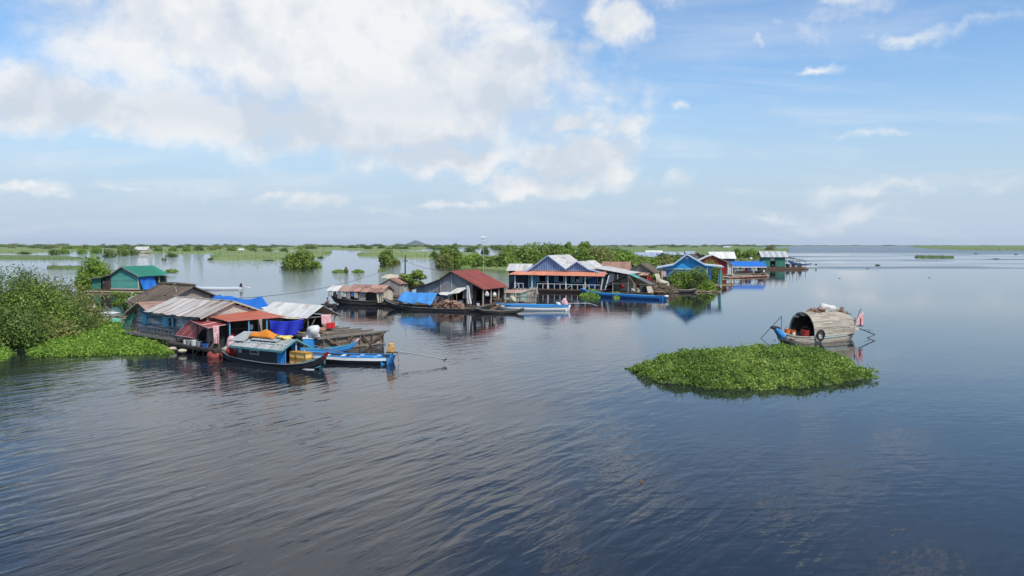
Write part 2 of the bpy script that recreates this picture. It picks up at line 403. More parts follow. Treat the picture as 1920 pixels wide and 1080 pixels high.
mat('roof_dark', (.035, .035, .032), (.07, .06, .05), .7, .8, .2, 2, bump=.4)
mat('grey_sheet', (.23, .24, .245), (.14, .14, .14), .9, .7, .13, 1.3, (1, 1, .4), bump=.15)
mat('thatch', (.15, .115, .085), (.07, .055, .042), .9, .95, .3, 6, (3, 1, 1), bump=1.0, bscale=70)
mat('thatch_red', (.36, .20, .15), (.22, .13, .10), .8, .95, .3, 7, (1.2, 1, 1), rust=(.48, .36, .30), rustamt=.3, bump=.8, bscale=60)
mat('mat_wall', (.34, .27, .21), (.22, .17, .13), .7, .9, .15, 6, bump=.5)
mat('tarp_blue', (.03, .19, .62), (.02, .14, .50), .4, .45, .05, 1.2, bump=.4, bscale=10, cloth=True)
mat('tarp_sky', (.08, .30, .66), (.05, .22, .54), .5, .45, .05, 1.2, bump=.4, bscale=10, cloth=True)
mat('tarp_navy', (.02, .035, .42), (.015, .025, .30), .4, .45, .05, 1.2, bump=.4, bscale=10, cloth=True)
mat('tarp_orange', (.80, .28, .03), (.66, .2, .02), .4, .5, .05, 1.2, bump=.4, bscale=10, cloth=True)
mat('cloth_white', (.72, .71, .67), (.55, .54, .50), .5, .85, .15, 3, bump=.3, cloth=True)
mat('cloth_pink', (.70, .30, .34), (.75, .62, .62), .9, .85, .25, 7, bump=.3, cloth=True)
mat('cloth_red', (.58, .03, .035), (.45, .02, .03), .5, .85, .1, 3, bump=.3, cloth=True)
mat('cloth_cream', (.62, .55, .42), (.42, .36, .27), .7, .9, .12, 3, bump=.4, cloth=True)
mat('cloth_yellow', (.72, .55, .12), (.7, .6, .3), .5, .85, .1, 5, bump=.3, cloth=True)
mat('cloth_brown', (.16, .09, .07), (.1, .06, .05), .5, .85, .1, 5, bump=.3)
mat('cloth_dark', (.05, .05, .06), (.03, .03, .04), .5, .85, .1, 5, bump=.3)
mat('basket_red', (.36, .04, .035), (.26, .03, .03), .6, .6, .1, 5, bump=.4)
mat('plastic_orange', (.62, .15, .04), (.5, .12, .03), .4, .4, .1, 3, bump=.05)
mat('plastic_red', (.28, .03, .02), (.2, .02, .02), .4, .45, .1, 3, bump=.05)
mat('plastic_mint', (.22, .55, .42), (.16, .42, .33), .4, .4, .05, 3, bump=.05)
mat('plastic_blue', (.06, .16, .45), (.04, .12, .35), .4, .4, .1, 3, bump=.05)
mat('crate_yellow', (.78, .52, .20), (.68, .44, .16), .4, .6, .06, 3, bump=.1)
mat('crate_frame', (.42, .22, .04), (.34, .17, .03), .4, .6, .06, 3, bump=.1)
mat('engine_yellow', (.62, .36, .12), (.4, .2, .08), .5, .5, .1, 9, bump=.2)
mat('metal_rust', (.13, .07, .06), (.25, .16, .12), .6, .6, .2, 9, bump=.3)
mat('metal_dark', (.03, .03, .035), (.06, .05, .05), .4, .5, .1, 5, bump=.1)
mat('metal_grey', (.35, .37, .38), (.25, .26, .27), .4, .4, .1, 5, bump=.1, metal=.4)
mat('rubber', (.02, .02, .022), (.035, .033, .03), .5, .7, .1, 5, bump=.1)
mat('raft_wood', (.19, .155, .12), (.10, .08, .062), .8, .85, .35, 3, (.7, 2, 3), bump=.5)
mat('roof_board', (.36, .37, .35), (.24, .25, .24), .7, .8, .22, 2.5, (3, .6, .6), bump=.4)
mat('bamboo', (.30, .24, .15), (.18, .14, .09), .7, .7, .3, 3, (.4, 2, 2), bump=.3)
mat('firewood', (.30, .16, .11), (.42, .30, .22), .8, .9, .4, 6, bump=.3, hue=.04)
mat('brush', (.15, .11, .075), (.26, .20, .14), .8, .95, .45, 4, bump=.3)
mat('glass', (.02, .025, .03), (.03, .035, .04), .3, .15, .05, 3, bump=0, spec=.5)
mat('pole_white', (.50, .52, .47), (.4, .42, .38), .3, .5, .05, 3, bump=.05)
mat('skin', (.20, .105, .07), (.17, .09, .06), .3, .6, .03, 3, bump=0)
mat('hair', (.012, .01, .01), (.02, .018, .016), .3, .7, .03, 3, bump=0)
mat('mat_reed', (.36, .32, .28), (.26, .23, .20), .8, .85, .22, 4, (.4, 3, 3), bump=.5)
mat('boat_plank', (.41, .36, .29), (.22, .19, .155), .9, .85, .25, 5, (.35, 5, 5), rust=(.20, .20, .18), rustamt=.15, bump=.5)
mat('paint_worn', (.30, .44, .42), (.40, .38, .33), .9, .8, .2, 4, (.6, 2, 2), bump=.3)
mat('bark', (.10, .08, .055), (.06, .05, .04), .7, .9, .2, 4, bump=.6)
mat('mountain', (.05, .065, .06), (.08, .085, .07), .6, .95, .02, .004, bump=0)

def leafmat(name, cols, scale=.6, rough=.55, tr=.38):
    m = bpy.data.materials.new(name); m.use_nodes = True; t = NT(m.node_tree); t.n.clear(); M[name] = m
    geo = t.node('ShaderNodeNewGeometry'); tc = t.node('ShaderNodeTexCoord')
    f = t.m('ADD', t.m('MULTIPLY', geo.outputs['Random Per Island'], .55), t.m('MULTIPLY', t.smooth(t.noise(tc.outputs['Object'], scale, 4, .6), .3, .7), .45))
    r = t.node('ShaderNodeValToRGB'); t.put(r.inputs[0], f); e = r.color_ramp.elements
    e[0].position = .1; e[0].color = c4(cols[0]); e[1].position = .9; e[1].color = c4(cols[-1])
    for i, c in enumerate(cols[1:-1]): q = e.new(.1 + .8 * (i + 1) / (len(cols) - 1)); q.color = c4(c)
    p = t.node('ShaderNodeBsdfPrincipled'); t.put(p.inputs['Base Color'], r.outputs[0]); p.inputs['Roughness'].default_value = rough; p.inputs['Specular IOR Level'].default_value = .25
    d = t.node('ShaderNodeBsdfTranslucent'); t.put(d.inputs[0], r.outputs[0]); x = t.node('ShaderNodeMixShader'); x.inputs[0].default_value = tr
    t.l.new(p.outputs[0], x.inputs[1]); t.l.new(d.outputs[0], x.inputs[2])
    o = t.node('ShaderNodeOutputMaterial'); t.l.new(x.outputs[0], o.inputs[0])
leafmat('leaf_mid', [(.11, .17, .03), (.20, .29, .05), (.33, .43, .09)])
leafmat('leaf_dark', [(.07, .115, .028), (.125, .19, .04), (.21, .30, .07)])
leafmat('leaf_olive', [(.11, .14, .04), (.19, .23, .06), (.29, .31, .09), (.30, .26, .10)])
leafmat('leaf_deep', [(.06, .11, .02), (.12, .19, .034), (.22, .31, .06)])
leafmat('leaf_bright', [(.13, .22, .03), (.22, .34, .045), (.34, .48, .08)])
leafmat('leaf_brown', [(.12, .11, .04), (.20, .19, .07), (.28, .24, .10)])
leafmat('hyacinth', [(.10, .19, .025), (.19, .32, .04), (.32, .47, .08)], .5, .4)
leafmat('morning_glory', [(.07, .13, .026), (.20, .31, .05), (.40, .51, .12)], .35, .45)
leafmat('marsh', [(.13, .185, .055), (.175, .23, .07), (.22, .27, .10)], .03, .8, .1)
leafmat('marsh_dark', [(.08, .12, .035), (.11, .16, .045), (.15, .20, .06)], .05, .8, .1)

# ------------------------------------------------------------------ foliage
def vnoise(x, y, seed=0):
    xi = np.floor(x); yi = np.floor(y); fx = x - xi; fy = y - yi; fx = fx * fx * (3 - 2 * fx); fy = fy * fy * (3 - 2 * fy)
    def h(a, b): q = np.sin(a * 127.1 + b * 311.7 + seed * 74.7) * 43758.5453; return q - np.floor(q)
    return (h(xi, yi) * (1 - fx) + h(xi + 1, yi) * fx) * (1 - fy) + (h(xi, yi + 1) * (1 - fx) + h(xi + 1, yi + 1) * fx) * fy
def fbm(x, y, seed=0, o=4):
    s = 0; a = .5
    for i in range(o): s = s + a * vnoise(x * 2 ** i, y * 2 ** i, seed + i); a *= .5
    return s
def leaf_verts(C, N, size, rng, aspect=.55):
    """folded diamond leaves: two triangles each; C centres (n,3), N normals (n,3)"""
    n = len(C); N = N / (np.linalg.norm(N, axis=1, keepdims=True) + 1e-9)
    r = rng.normal(size=(n, 3)); u = np.cross(N, r); u /= np.linalg.norm(u, axis=1, keepdims=True) + 1e-9; v = np.cross(N, u)
    s = (size * rng.uniform(.6, 1.35, n))[:, None] if np.ndim(size) == 0 else (size * rng.uniform(.6, 1.35, n))[:, None]
    V = np.empty((n, 4, 3)); V[:, 0] = C - u * s; V[:, 1] = C - v * s * aspect + N * s * .15; V[:, 2] = C + u * s; V[:, 3] = C + v * s * aspect + N * s * .15
    return V.reshape(-1, 3)
def quad_mesh(name, V, extra=None, mats=('leaf_mid',)):
    n = len(V) // 4; ev = np.array(extra.v, dtype=float).reshape(-1, 3) if extra and extra.v else np.zeros((0, 3)); ef = extra.f if extra else []
    me = bpy.data.meshes.new(name); me.vertices.add(len(V) + len(ev)); me.vertices.foreach_set('co', np.concatenate([V, ev]).ravel())
    li = list(range(4 * n)); ls = list(range(0, 4 * n, 4)); lt = [4] * n
    for f in ef: ls.append(len(li)); lt.append(len(f)); li += [4 * n + i for i in f]
    me.loops.add(len(li)); me.loops.foreach_set('vertex_index', li); me.polygons.add(len(ls))
    me.polygons.foreach_set('loop_start', ls); me.polygons.foreach_set('loop_total', lt)
    for q in mats: me.materials.append(M[q])
    if len(mats) > 1: me.polygons.foreach_set('material_index', [0] * n + [1] * len(ef))
    me.update(calc_edges=True); me.validate(); return me
def crown_mesh(name, seed, n, leaf, mt, rx=1., ry=1., h=1., k=26, cr=.33, z0=0.0, gap=.0, ground=True):
    rng = np.random.default_rng(seed); cs = []
    while len(cs) < k:
        p = rng.uniform(-1, 1, 3); 
        if ground: p[2] = abs(p[2])
        q = np.linalg.norm(p)
        if q > 1 or q < .35: continue
        cs.append(p * (1 - cr * .75))
    cs = np.array(cs); rr = cr * rng.uniform(.65, 1.25, k)
    wts = rr ** 2; idx = rng.choice(k, n, p=wts / wts.sum())
    d = rng.normal(size=(n, 3)); d /= np.linalg.norm(d, axis=1, keepdims=True)
    rad = rr[idx] * (1 - np.abs(rng.normal(0, .22, n))) 
    C = cs[idx] + d * rad[:, None]; C[:, 2] = np.where(C[:, 2] < 0, np.abs(C[:, 2]) * .5, C[:, 2]) if ground else C[:, 2]
    # stray sprigs
    sp = rng.random(n) < .03; C[sp] += d[sp] * rr[idx][sp][:, None] * .35
    N = d * .9 + rng.normal(size=(n, 3)) * .45 + np.array([0, 0, .5])
    C = C * np.array([rx, ry, h]) + np.array([0, 0, z0])
    return quad_mesh(name, leaf_verts(C, N, leaf, rng), None, (mt,))
def link(name, me, parent=None, loc=None, rot=0.0, scale=None):
    o = bpy.data.objects.new(name, me); COL.objects.link(o)
    if parent is not None: o.parent = parent
    if loc is not None: o.location = loc
    o.rotation_euler = (0, 0, rot)
    if scale is not None: o.scale = scale
    return o
def stems_mb(seed, rx, ry, h, k=7, r=.06):
    R = random.Random(seed); mb = MB()
    for i in range(k):
        a = R.uniform(0, 6.28); q = R.uniform(.2, .75); p0 = (R.uniform(-.15, .15) * rx, R.uniform(-.15, .15) * ry, -.3)
        p1 = (math.cos(a) * rx * q * .5, math.sin(a) * ry * q * .5, h * R.uniform(.25, .4)); p2 = (math.cos(a) * rx * q, math.sin(a) * ry * q, h * R.uniform(.5, .8))
        mb.tube([p0, p1, p2], [r, r * .7, r * .3], 5)
    return mb
def shrub(label, x, y, r, h, seed, mt, n=6000, leaf=.11, k=26, cr=.33, ry=None, group=None, name='shrub', cat='shrub', z=0.0):
    T = thing(name, label, cat, (x, y, z), 0, group)
    link('crown', crown_mesh('crown', seed, n, leaf, mt, r, ry or r, h, k, cr), T)
    stems_mb(seed, r, ry or r, h).build('stem', 'bark', T)
    return T
def tree(label, x, y, r, h, trunk, seed, mt, n=3000, leaf=.1, k=16, group=None, name='tree', ground=False, cr=.36):
    T = thing(name, label, 'tree', (x, y, 0), 0, group); R = random.Random(seed)
    hh = (h - trunk) / 2
    link('crown', crown_mesh('crown', seed, n, leaf, mt, r, r, hh, k, cr, z0=trunk + hh, ground=ground), T)
    mb = MB(); t = max(.06, h * .02)
    mb.tube([(0, 0, -.4), (.1 * R.uniform(-1, 1), .1, trunk * .6), (.1, 0, trunk + hh * .5), (0, .1, trunk + hh * 1.3)], [t * 1.3, t, t * .7, t * .3], 7)
    for i in range(6):
        a = i * 1.05 + R.random(); q = r * R.uniform(.5, .8); z = trunk * R.uniform(.6, 1.1)
        mb.tube([(0, 0, z), (math.cos(a) * q * .5, math.sin(a) * q * .5, z + hh * .5), (math.cos(a) * q, math.sin(a) * q, z + hh * R.uniform(.7, 1.2))], [t * .6, t * .4, t * .15], 5)
    mb.build('trunk', 'bark', T)
    return T

# ------------------------------------------------------------------ water
def make_water():
    m = bpy.data.materials.new('water'); m.use_nodes = True; t = NT(m.node_tree); t.n.clear(); M['water'] = m
    tc = t.node('ShaderNodeTexCoord'); P = tc.outputs['Object']
    x, y, z = t.sep(P)
    # directional wavelets (crests run at about 60 degrees from +X) 
    def dirw(ang, su, sv, det, dist, w=1.0):
        a = math.radians(ang); u = t.m('ADD', t.m('MULTIPLY', x, -math.sin(a) * su), t.m('MULTIPLY', y, math.cos(a) * su)); v = t.m('ADD', t.m('MULTIPLY', x, math.cos(a) * sv), t.m('MULTIPLY', y, math.sin(a) * sv))
        return t.noise(t.comb(u, v, w), 1.0, det, .45, dist)
    big = dirw(57, 1.8, .42, 3, .3)
    big2 = dirw(44, 1.0, .28, 2, .4, 4.)
    long = dirw(14, .30, .09, 3, .4, 11.)
    fine = dirw(8, 2.6, .9, 3, .2, 7.)
    fine2 = t.noise(P, 5.0, 3, .55)
    mk = t.smooth(t.noise(t.vm('MULTIPLY', P, (.035, .06, 0)), 1.0, 3, .5), .36, .62)
    # more swell to the left of the open reach
    lf = t.smooth(t.m('ADD', x, t.m('MULTIPLY', y, -.12)), -14, 9, 1.0, .28)
    lf = t.m('MULTIPLY', lf, t.smooth(y, 26, 70, 1.0, .10))
    h = t.m('MULTIPLY', t.m('ADD', t.m('MULTIPLY', big, .80), t.m('MULTIPLY', big2, .38)), t.m('MULTIPLY', lf, t.m('MULTIPLY_ADD', mk, .9, .35)))
    calm = t.m('MAXIMUM', t.smooth(t.m('MULTIPLY_ADD', y, -.10, x), 0, 9, 1.0, .36), t.smooth(y, 30, 48, 1.0, .0))
    mk2 = t.smooth(t.noise(t.vm('MULTIPLY', P, (.012, .03, 0)), 1.0, 4, .55), .45, .6)
    # wind-roughened lanes out on the open lake
    lane = t.smooth(t.noise(t.vm('MULTIPLY', P, (.006, .022, 0)), 1.0, 3, .55, .5), .50, .58)
    lane = t.m('MULTIPLY', lane, t.smooth(y, 170, 300)); lane = t.m('MULTIPLY', lane, t.smooth(t.m('SUBTRACT', x, t.m('MULTIPLY', y, .22)), 0, 25))
    lane2 = t.m('MULTIPLY', t.smooth(y, 600, 820), t.smooth(t.m('SUBTRACT', x, t.m('MULTIPLY', y, .18)), 0, 60))
    lane = t.m('MAXIMUM', lane, t.m('MULTIPLY', lane2, .9))
    h = t.m('ADD', h, t.m('MULTIPLY', t.m('MULTIPLY', fine, t.m('MULTIPLY_ADD', mk2, .10, .05)), calm))
    away = t.m('MULTIPLY', t.smooth(y, 105, 190), t.smooth(t.m('MULTIPLY_ADD', y, -.12, x), -12, 8, 1.0, 0.0))
    h = t.m('ADD', h, t.m('MULTIPLY', long, t.smooth(t.m('MULTIPLY_ADD', y, -.12, x), -10, 6, .20, .03)))
    h = t.m('ADD', h, t.m('MULTIPLY', t.m('MULTIPLY', dirw(4, 1.1, .3, 2, .3, 17.), t.smooth(y, 40, 75, .0, .07)), calm))
    h = t.m('ADD', h, t.m('MULTIPLY', fine2, t.m('ADD', t.m('MULTIPLY_ADD', lane, .25, .008), t.m('MULTIPLY', away, .22))))
    b = t.node('ShaderNodeBump'); b.inputs['Strength'].default_value = 1.0; b.inputs['Distance'].default_value = .105; t.put(b.inputs['Height'], h)
    p = t.node('ShaderNodeBsdfPrincipled'); p.inputs['Base Color'].default_value = (.011, .014, .019, 1); p.inputs['IOR'].default_value = 1.333
    t.put(p.inputs['Roughness'], t.m('MULTIPLY_ADD', lane, .22, .02)); t.put(p.inputs['Normal'], b.outputs[0])
    o = t.node('ShaderNodeOutputMaterial'); t.l.new(p.outputs[0], o.inputs[0])
    mb = MB(); mb.add([(-14000, -600, 0), (14000, -600, 0), (14000, 17500, 0), (-14000, 17500, 0)], [(0, 1, 2, 3)])
    tag(mb.build('water', 'water'), kind='structure')
make_water()

# ------------------------------------------------------------------ far marsh, hill
def marsh(name, spans, h, mt='marsh', nv=8, seed=1, blades=0, step=6):
    """raised bed of reeds: spans [(px, py_far, py_near)...] give its shore on the water"""
    xs = []
    for (a, b) in zip(spans, spans[1:]):
        k = max(1, int(abs(b[0] - a[0]) / step))
        for i in range(k): f = i / k; xs.append([a[j] + (b[j] - a[j]) * f for j in range(3)])
    xs.append(list(spans[-1])); R = random.Random(seed); mb = MB(); vs = []; fs = []; n = len(xs)
    for i, (px, t0, t1) in enumerate(xs):
        jt = R.uniform(-.06, .06) * (t1 - t0); e = min(1, min(i, n - 1 - i) / 3)
        for j in range(nv + 1):
            f = j / nv; # equal steps in depth reciprocal keep the cells even on the ground near the shore
            p = at(px, max(t0 + (t1 + jt - t0) * f, 459.95), 0)
            edge = min(1, min(f, 1 - f) * nv / 1.0)
            hh = h * e * (.55 + .9 * float(fbm(np.array(p.x / (h * 4)), np.array(p.y / (h * 14)), seed))) if edge > 0 else -.15
            if e == 0: hh = -.15
            vs.append((p.x, p.y, hh))
    k = nv + 1
    for i in range(n - 1):
        for j in range(nv): fs.append((i * k + j, i * k + j + 1, (i + 1) * k + j + 1, (i + 1) * k + j))
    mb.add(vs, fs)
    rg = np.random.default_rng(seed); C = []; S = []
    for q in range(blades):
        i = R.random() * (n - 1); a = xs[int(i)]; b = xs[min(int(i) + 1, n - 1)]; f = i - int(i)
        px = a[0] + (b[0] - a[0]) * f; t0 = a[1] + (b[1] - a[1]) * f; t1 = a[2] + (b[2] - a[2]) * f
        g = R.random() ** .8; p = at(px, max(t0 + (t1 - t0) * g, 460.2), 0)
        ed = min(1, min(f if i < 1 else 1, 1 - f if i > n - 2 else 1)); C.append((p.x, p.y, h * ed * R.uniform(.3, 1.15))); S.append(min(h * .6, p.y * .0011))
    if blades:
        C = np.array(C); N = rg.normal(size=C.shape) * np.array([1, 1, .5]) + np.array([0, -.4, .3]); V = leaf_verts(C, N, np.array(S), rg, .5)
        me = quad_mesh(name, V, mb, (mt, mt)); o = link(name, me)
    else: o = mb.build(name, mt)
    return tag(o, kind='stuff')
# ------------------------------------------------------------------ marsh, far bushes, islands
MG = 'beds of marsh grass standing in the lake'
def bed(label, spans, h=1.0, mt='marsh', nv=6, seed=1, blades=900, name='marsh_grass', cat='marsh grass', step=6):
    return tag(marsh(name, spans, h, mt, nv, seed, blades, step), label, cat)
bed('long pale green marsh plain reaching to the horizon at the far left', [(-900, 460, 472), (-400, 460, 474), (-150, 460, 476), (0, 460, 475), (60, 460, 475), (110, 460, 472), (200, 460, 473), (300, 460, 476), (430, 460, 476), (520, 460, 470), (640, 460, 469), (700, 460, 471), (790, 460, 469), (800, 460, 464), (960, 460, 463)], 1.0, 'marsh', 10, 1, 12000, step=4)
bed('thin strip of green shore along the far horizon on the right', [(930, 459.95, 463), (1150, 460, 466), (1290, 460, 462), (1480, 460, 463), (1500, 459.97, 461.2), (1700, 459.97, 461.2), (1740, 460, 466.5), (1800, 460, 469.5), (1930, 460, 470), (2100, 460, 471), (2700, 460, 472)], 1.4, 'marsh', 6, 2, 5000, step=5)
bed('low grass islet in open water at the far left edge', [(-260, 480, 486), (-120, 478, 487), (0, 478.5, 487), (90, 479, 487.5), (130, 482, 487), (157, 485, 486.6)], .7, 'marsh_dark', 6, 3, 900)
bed('narrow grass islet beside the big shrubs, left of the green cabin', [(88, 501, 504.5), (110, 500, 505), (140, 501, 505), (156, 501.5, 504)], .6, 'marsh_dark', 5, 4, 260, step=3)
bed('broad grass bed behind the round bush left of centre', [(395, 479, 487), (420, 474, 488), (480, 473, 488), (540, 472, 487), (590, 470, 484), (622, 470, 476)], 1.2, 'marsh', 7, 5, 1500)
bed('long grass bed behind the two round island bushes', [(670, 475, 480), (700, 472, 482), (760, 471, 484), (830, 471, 485), (900, 474, 484)], 1.0, 'marsh', 6, 6, 1200)
bed('grass meadow behind the far row of grey roofed houses', [(1120, 463, 484), (1180, 462, 490), (1300, 462, 490), (1400, 462, 490), (1432, 464, 487), (1455, 465, 478), (1480, 465, 470)], .8, 'marsh', 10, 7, 5000)
bed('bright green weed fringe in front of the thick bank of bushes', [(860, 497, 502), (900, 494, 504), (960, 494, 508), (1040, 496, 506), (1110, 494, 507), (1180, 490, 508), (1250, 490, 508), (1330, 490, 500)], .7, 'marsh', 6, 8, 1800, 'weed_fringe', 'water weeds')
bed('floating weed islet alone in the lake at the far right', [(1715, 480.5, 483), (1735, 480, 484), (1765, 480.5, 484), (1789, 481.5, 483.5)], .7, 'marsh_dark', 5, 9, 300, step=3)

# near floating plants
def inside(poly, x, y):
    r = np.zeros(len(x), bool); n = len(poly)
    for i in range(n):
        x0, y0 = poly[i]; x1, y1 = poly[(i + 1) % n]
        c = ((y0 > y) != (y1 > y)) & (x < (x1 - x0) * (y - y0) / (y1 - y0 + 1e-12) + x0); r ^= c
    return r
def edge_dist(poly, x, y):
    d = np.full(len(x), 1e9); n = len(poly)
    for i in range(n):
        a = np.array(poly[i]); b = np.array(poly[(i + 1) % n]); ab = b - a; t = np.clip(((x - a[0]) * ab[0] + (y - a[1]) * ab[1]) / (ab @ ab), 0, 1)
        d = np.minimum(d, np.hypot(x - a[0] - t * ab[0], y - a[1] - t * ab[1]))
    return d
def carpet(name, label, cat, poly, dens, leaf, hmax, rise, mt, seed, up=1.0, nf=.6, kind='stuff', aspect=.6, spread=.25, gaps=0):
    """many leaves over a low mound inside polygon (world x,y)"""
    rg = np.random.default_rng(seed); P = np.array(poly); lo = P.min(0) - spread; hi = P.max(0) + spread
    # ragged shore: jitter the outline
    q = []
    for i in range(len(poly)):
        a = np.array(poly[i]); b = np.array(poly[(i + 1) % len(poly)]); L = np.linalg.norm(b - a); k = max(1, int(L / .5))
        for j in range(k): q.append(tuple(a + (b - a) * j / k + rg.normal(0, spread * .5, 2)))
    n = int((hi - lo).prod() * dens); x = rg.uniform(lo[0], hi[0], n); y = rg.uniform(lo[1], hi[1], n)
    ok = inside(q, x, y) & ((fbm(x * 2.3, y * 2.3, seed + 5) > gaps) | (rg.random(n) < .35)); x = x[ok]; y = y[ok]; d = edge_dist(q, x, y)
    def top(x, y, d): return hmax * np.clip(d / rise, 0, 1) ** .6 * (.45 + .75 * fbm(x * nf, y * nf, seed)) + hmax * (.75 if gaps else .28) * (fbm(x * 1.7, y * 1.7, seed + 9) - .38)
    h = np.maximum(top(x, y, d), .05); z = h - np.abs(rg.normal(0, .09, len(x))) + (rg.random(len(x)) < .05) * rg.uniform(0, .28, len(x)); z = np.maximum(z, .015)
    C = np.stack([x, y, z], 1); N = rg.normal(size=C.shape) * .75 + np.array([0, 0, up])
    V = leaf_verts(C, N, leaf, rg, aspect)
    mb = MB(); g = .45; nx = int((hi[0] - lo[0]) / g) + 1; ny = int((hi[1] - lo[1]) / g) + 1
    gx, gy = np.meshgrid(lo[0] + np.arange(nx + 1) * g, lo[1] + np.arange(ny + 1) * g, indexing='ij'); gx = gx.ravel(); gy = gy.ravel()
    gd = np.where(inside(q, gx, gy), edge_dist(q, gx, gy), 0); gz = np.where(gd > .08, np.maximum(top(gx, gy, gd) - (.34 if gaps else .2), .0) * .9, -.1)
    vs = list(zip(gx, gy, gz)); fs = []
    for i in range(nx):
        for j in range(ny):
            a = i * (ny + 1) + j; ids = (a, a + ny + 1, a + ny + 2, a + 1)
            if max(gd[k] for k in ids) > .08: fs.append(ids)
    mb.add(vs, fs)
    return tag(link(name, quad_mesh(name, V, mb, (mt, 'marsh_dark'))), label, cat, kind=kind)
def pxpoly(pts, z=.0): return [(at(a, b, z).x, at(a, b, z).y) for a, b in pts]
carpet('floating_plant_island', 'large drifting island of leafy green plants in front of the arched roof boat', 'floating plants',
       pxpoly([(1172, 693), (1202, 684), (1222, 678), (1250, 674), (1300, 671), (1370, 667), (1450, 666), (1540, 668), (1585, 676), (1605, 688), (1628, 709), (1602, 715), (1560, 720), (1500, 727), (1420, 731), (1340, 730), (1275, 724), (1235, 716), (1205, 704)]),
       520, .07, 1.2, 4.4, 'morning_glory', 11, .5, .6, spread=.6, aspect=.5, gaps=.40)
carpet('water_hyacinth', 'bright green water hyacinth spread below the big shrubs beside the plank house', 'water hyacinth',
       pxpoly([(60, 668), (62, 640), (100, 622), (150, 606), (185, 603), (215, 605), (240, 612), (262, 628), (300, 640), (328, 655), (322, 664), (270, 665), (200, 667), (130, 668)]),
       230, .095, .55, 1.5, 'hyacinth', 12, .7, .9, spread=.6)
carpet('water_hyacinth', 'small clump of water hyacinth at the bottom of the left edge shrubs', 'water hyacinth',
       pxpoly([(-40, 690), (-40, 650), (10, 652), (28, 664), (12, 674)]), 200, .1, .5, .8, 'hyacinth', 13, .9, .8)
for (a, b, c, d, s, lb) in [(1086, 1132, 551, 559, 14, 'floating weed clump in front of the right end of the big blue house'), (1144, 1167, 552, 560, 15, 'floating weed clump beside the long blue boat')]:
    carpet('weed_clump', lb, 'water weeds', pxpoly([(a, (c + d) / 2), (a + 8, c), (b - 8, c), (b, (c + d) / 2), (b - 8, d), (a + 8, d)]), 36, .16, .8, 1.0, 'hyacinth', s, .4, .9, kind='stuff')
for (a, b, c, d, s, lb) in [(622, 648, 508.5, 511.5, 16, 'small weed raft left of the drifting stump'), (660, 683, 508, 511.5, 17, 'small weed raft right of the drifting stump'), (709, 725, 506, 509, 18, 'short weed raft below the middle island bush'),
                            (310, 334, 507, 511, 20, 'weed raft just right of the green roof'), (1642, 1655, 0, 0, 0, '')][:4]:
    carpet('weed_raft', lb, 'water weeds', pxpoly([(a, (c + d) / 2), (a + 4, c), (b - 4, c), (b, (c + d) / 2), (b - 4, d), (a + 4, d)]), 9, .28, .55, 1.6, 'leaf_mid', s, .4, .5)

# bush prototypes (unit size)
PR = {}
for i, mt in enumerate(['leaf_mid', 'leaf_dark', 'leaf_bright', 'leaf_olive']):
    PR['f' + str(i)] = crown_mesh('bush', 40 + i, 900, .085, mt, 1, 1, 1, 20, .36)
def far_bush(px, by, wpx, hpx, k, label, group, name='bush', cat='bush', fade=1.0):
    p = at(px, by, 0); s = p.y / F; R = random.Random(int(px * 7 + by * 13))
    o = link(name, PR['f' + str(k)], None, (p.x, p.y + wpx * s * .4, -.05), R.uniform(0, 6.28), (wpx * s / 2, wpx * s / 2, hpx * s / .93))
    return tag(o, label, cat, group)
R = random.Random(5)
# the ragged line of bushes far off on both sides
for i in range(150):
    px = R.uniform(-60, 960) if i < 132 else R.uniform(-600, -60); by = R.choice([462, 463, 464, 466, 468]) + R.uniform(-.5, .5)
    hp = R.uniform(2.5, 6) ; far_bush(px, by, R.uniform(14, 46), hp + (by - 462) * .6, R.choice([0, 1, 1, 0, 3]), 'small dark bush in the ragged line along the far left horizon', 'far bushes along the left horizon')
for i in range(80):
    px = R.uniform(1120, 1480) if i < 62 else R.uniform(1480, 1900); by = R.uniform(460.8, 464.5) if px < 1470 else 461
    hp = R.uniform(2, 4.5) if px < 1470 else R.uniform(1, 2.0); far_bush(px, by, R.uniform(10, 28), hp, R.choice([0, 1, 1]), 'small dark bush in the ragged line on the horizon behind the far houses', 'far bushes along the right horizon')
ORD = ['first', 'second', 'third', 'fourth', 'fifth', 'sixth', 'seventh', 'eighth', 'ninth', 'tenth', 'eleventh', 'twelfth', 'thirteenth', 'fourteenth', 'fifteenth']
BD = [(40, 476, 26, 5, 1), (95, 477, 30, 11, 1), (115, 475, 24, 10, 2), (150, 475, 22, 12, 2), (175, 474, 26, 15, 2), (197, 481, 34, 16, 1), (222, 478, 34, 17, 0), (245, 477, 24, 13, 1), (292, 473, 28, 12, 1),
      (318, 481, 26, 8, 1), (322, 473, 24, 13, 0), (345, 473, 22, 14, 0), (368, 472, 26, 14, 1), (395, 471, 22, 10, 0), (430, 472, 26, 13, 0), (470, 472, 24, 9, 1), (500, 471, 26, 8, 0), (530, 472, 20, 9, 1), (580, 468, 36, 8, 1), (690, 468, 26, 8, 1), (715, 467, 20, 10, 1),
      (642, 466, 14, 5, 0), (730, 469, 18, 6, 0)]
BD.sort(); NL = sum(b[0] < 400 for b in BD)
for i, (px, by, wp, hp, k) in enumerate(BD):
    far_bush(px, by, wp, hp, k, ORD[i] + ' bush from the left among those on the flooded marsh behind the green cabin' if px < 400 else ORD[i - NL] + ' bush from the left on the flooded marsh between green cabin and lamp pole', 'bushes on the left marsh' if px < 400 else 'bushes on the middle marsh')
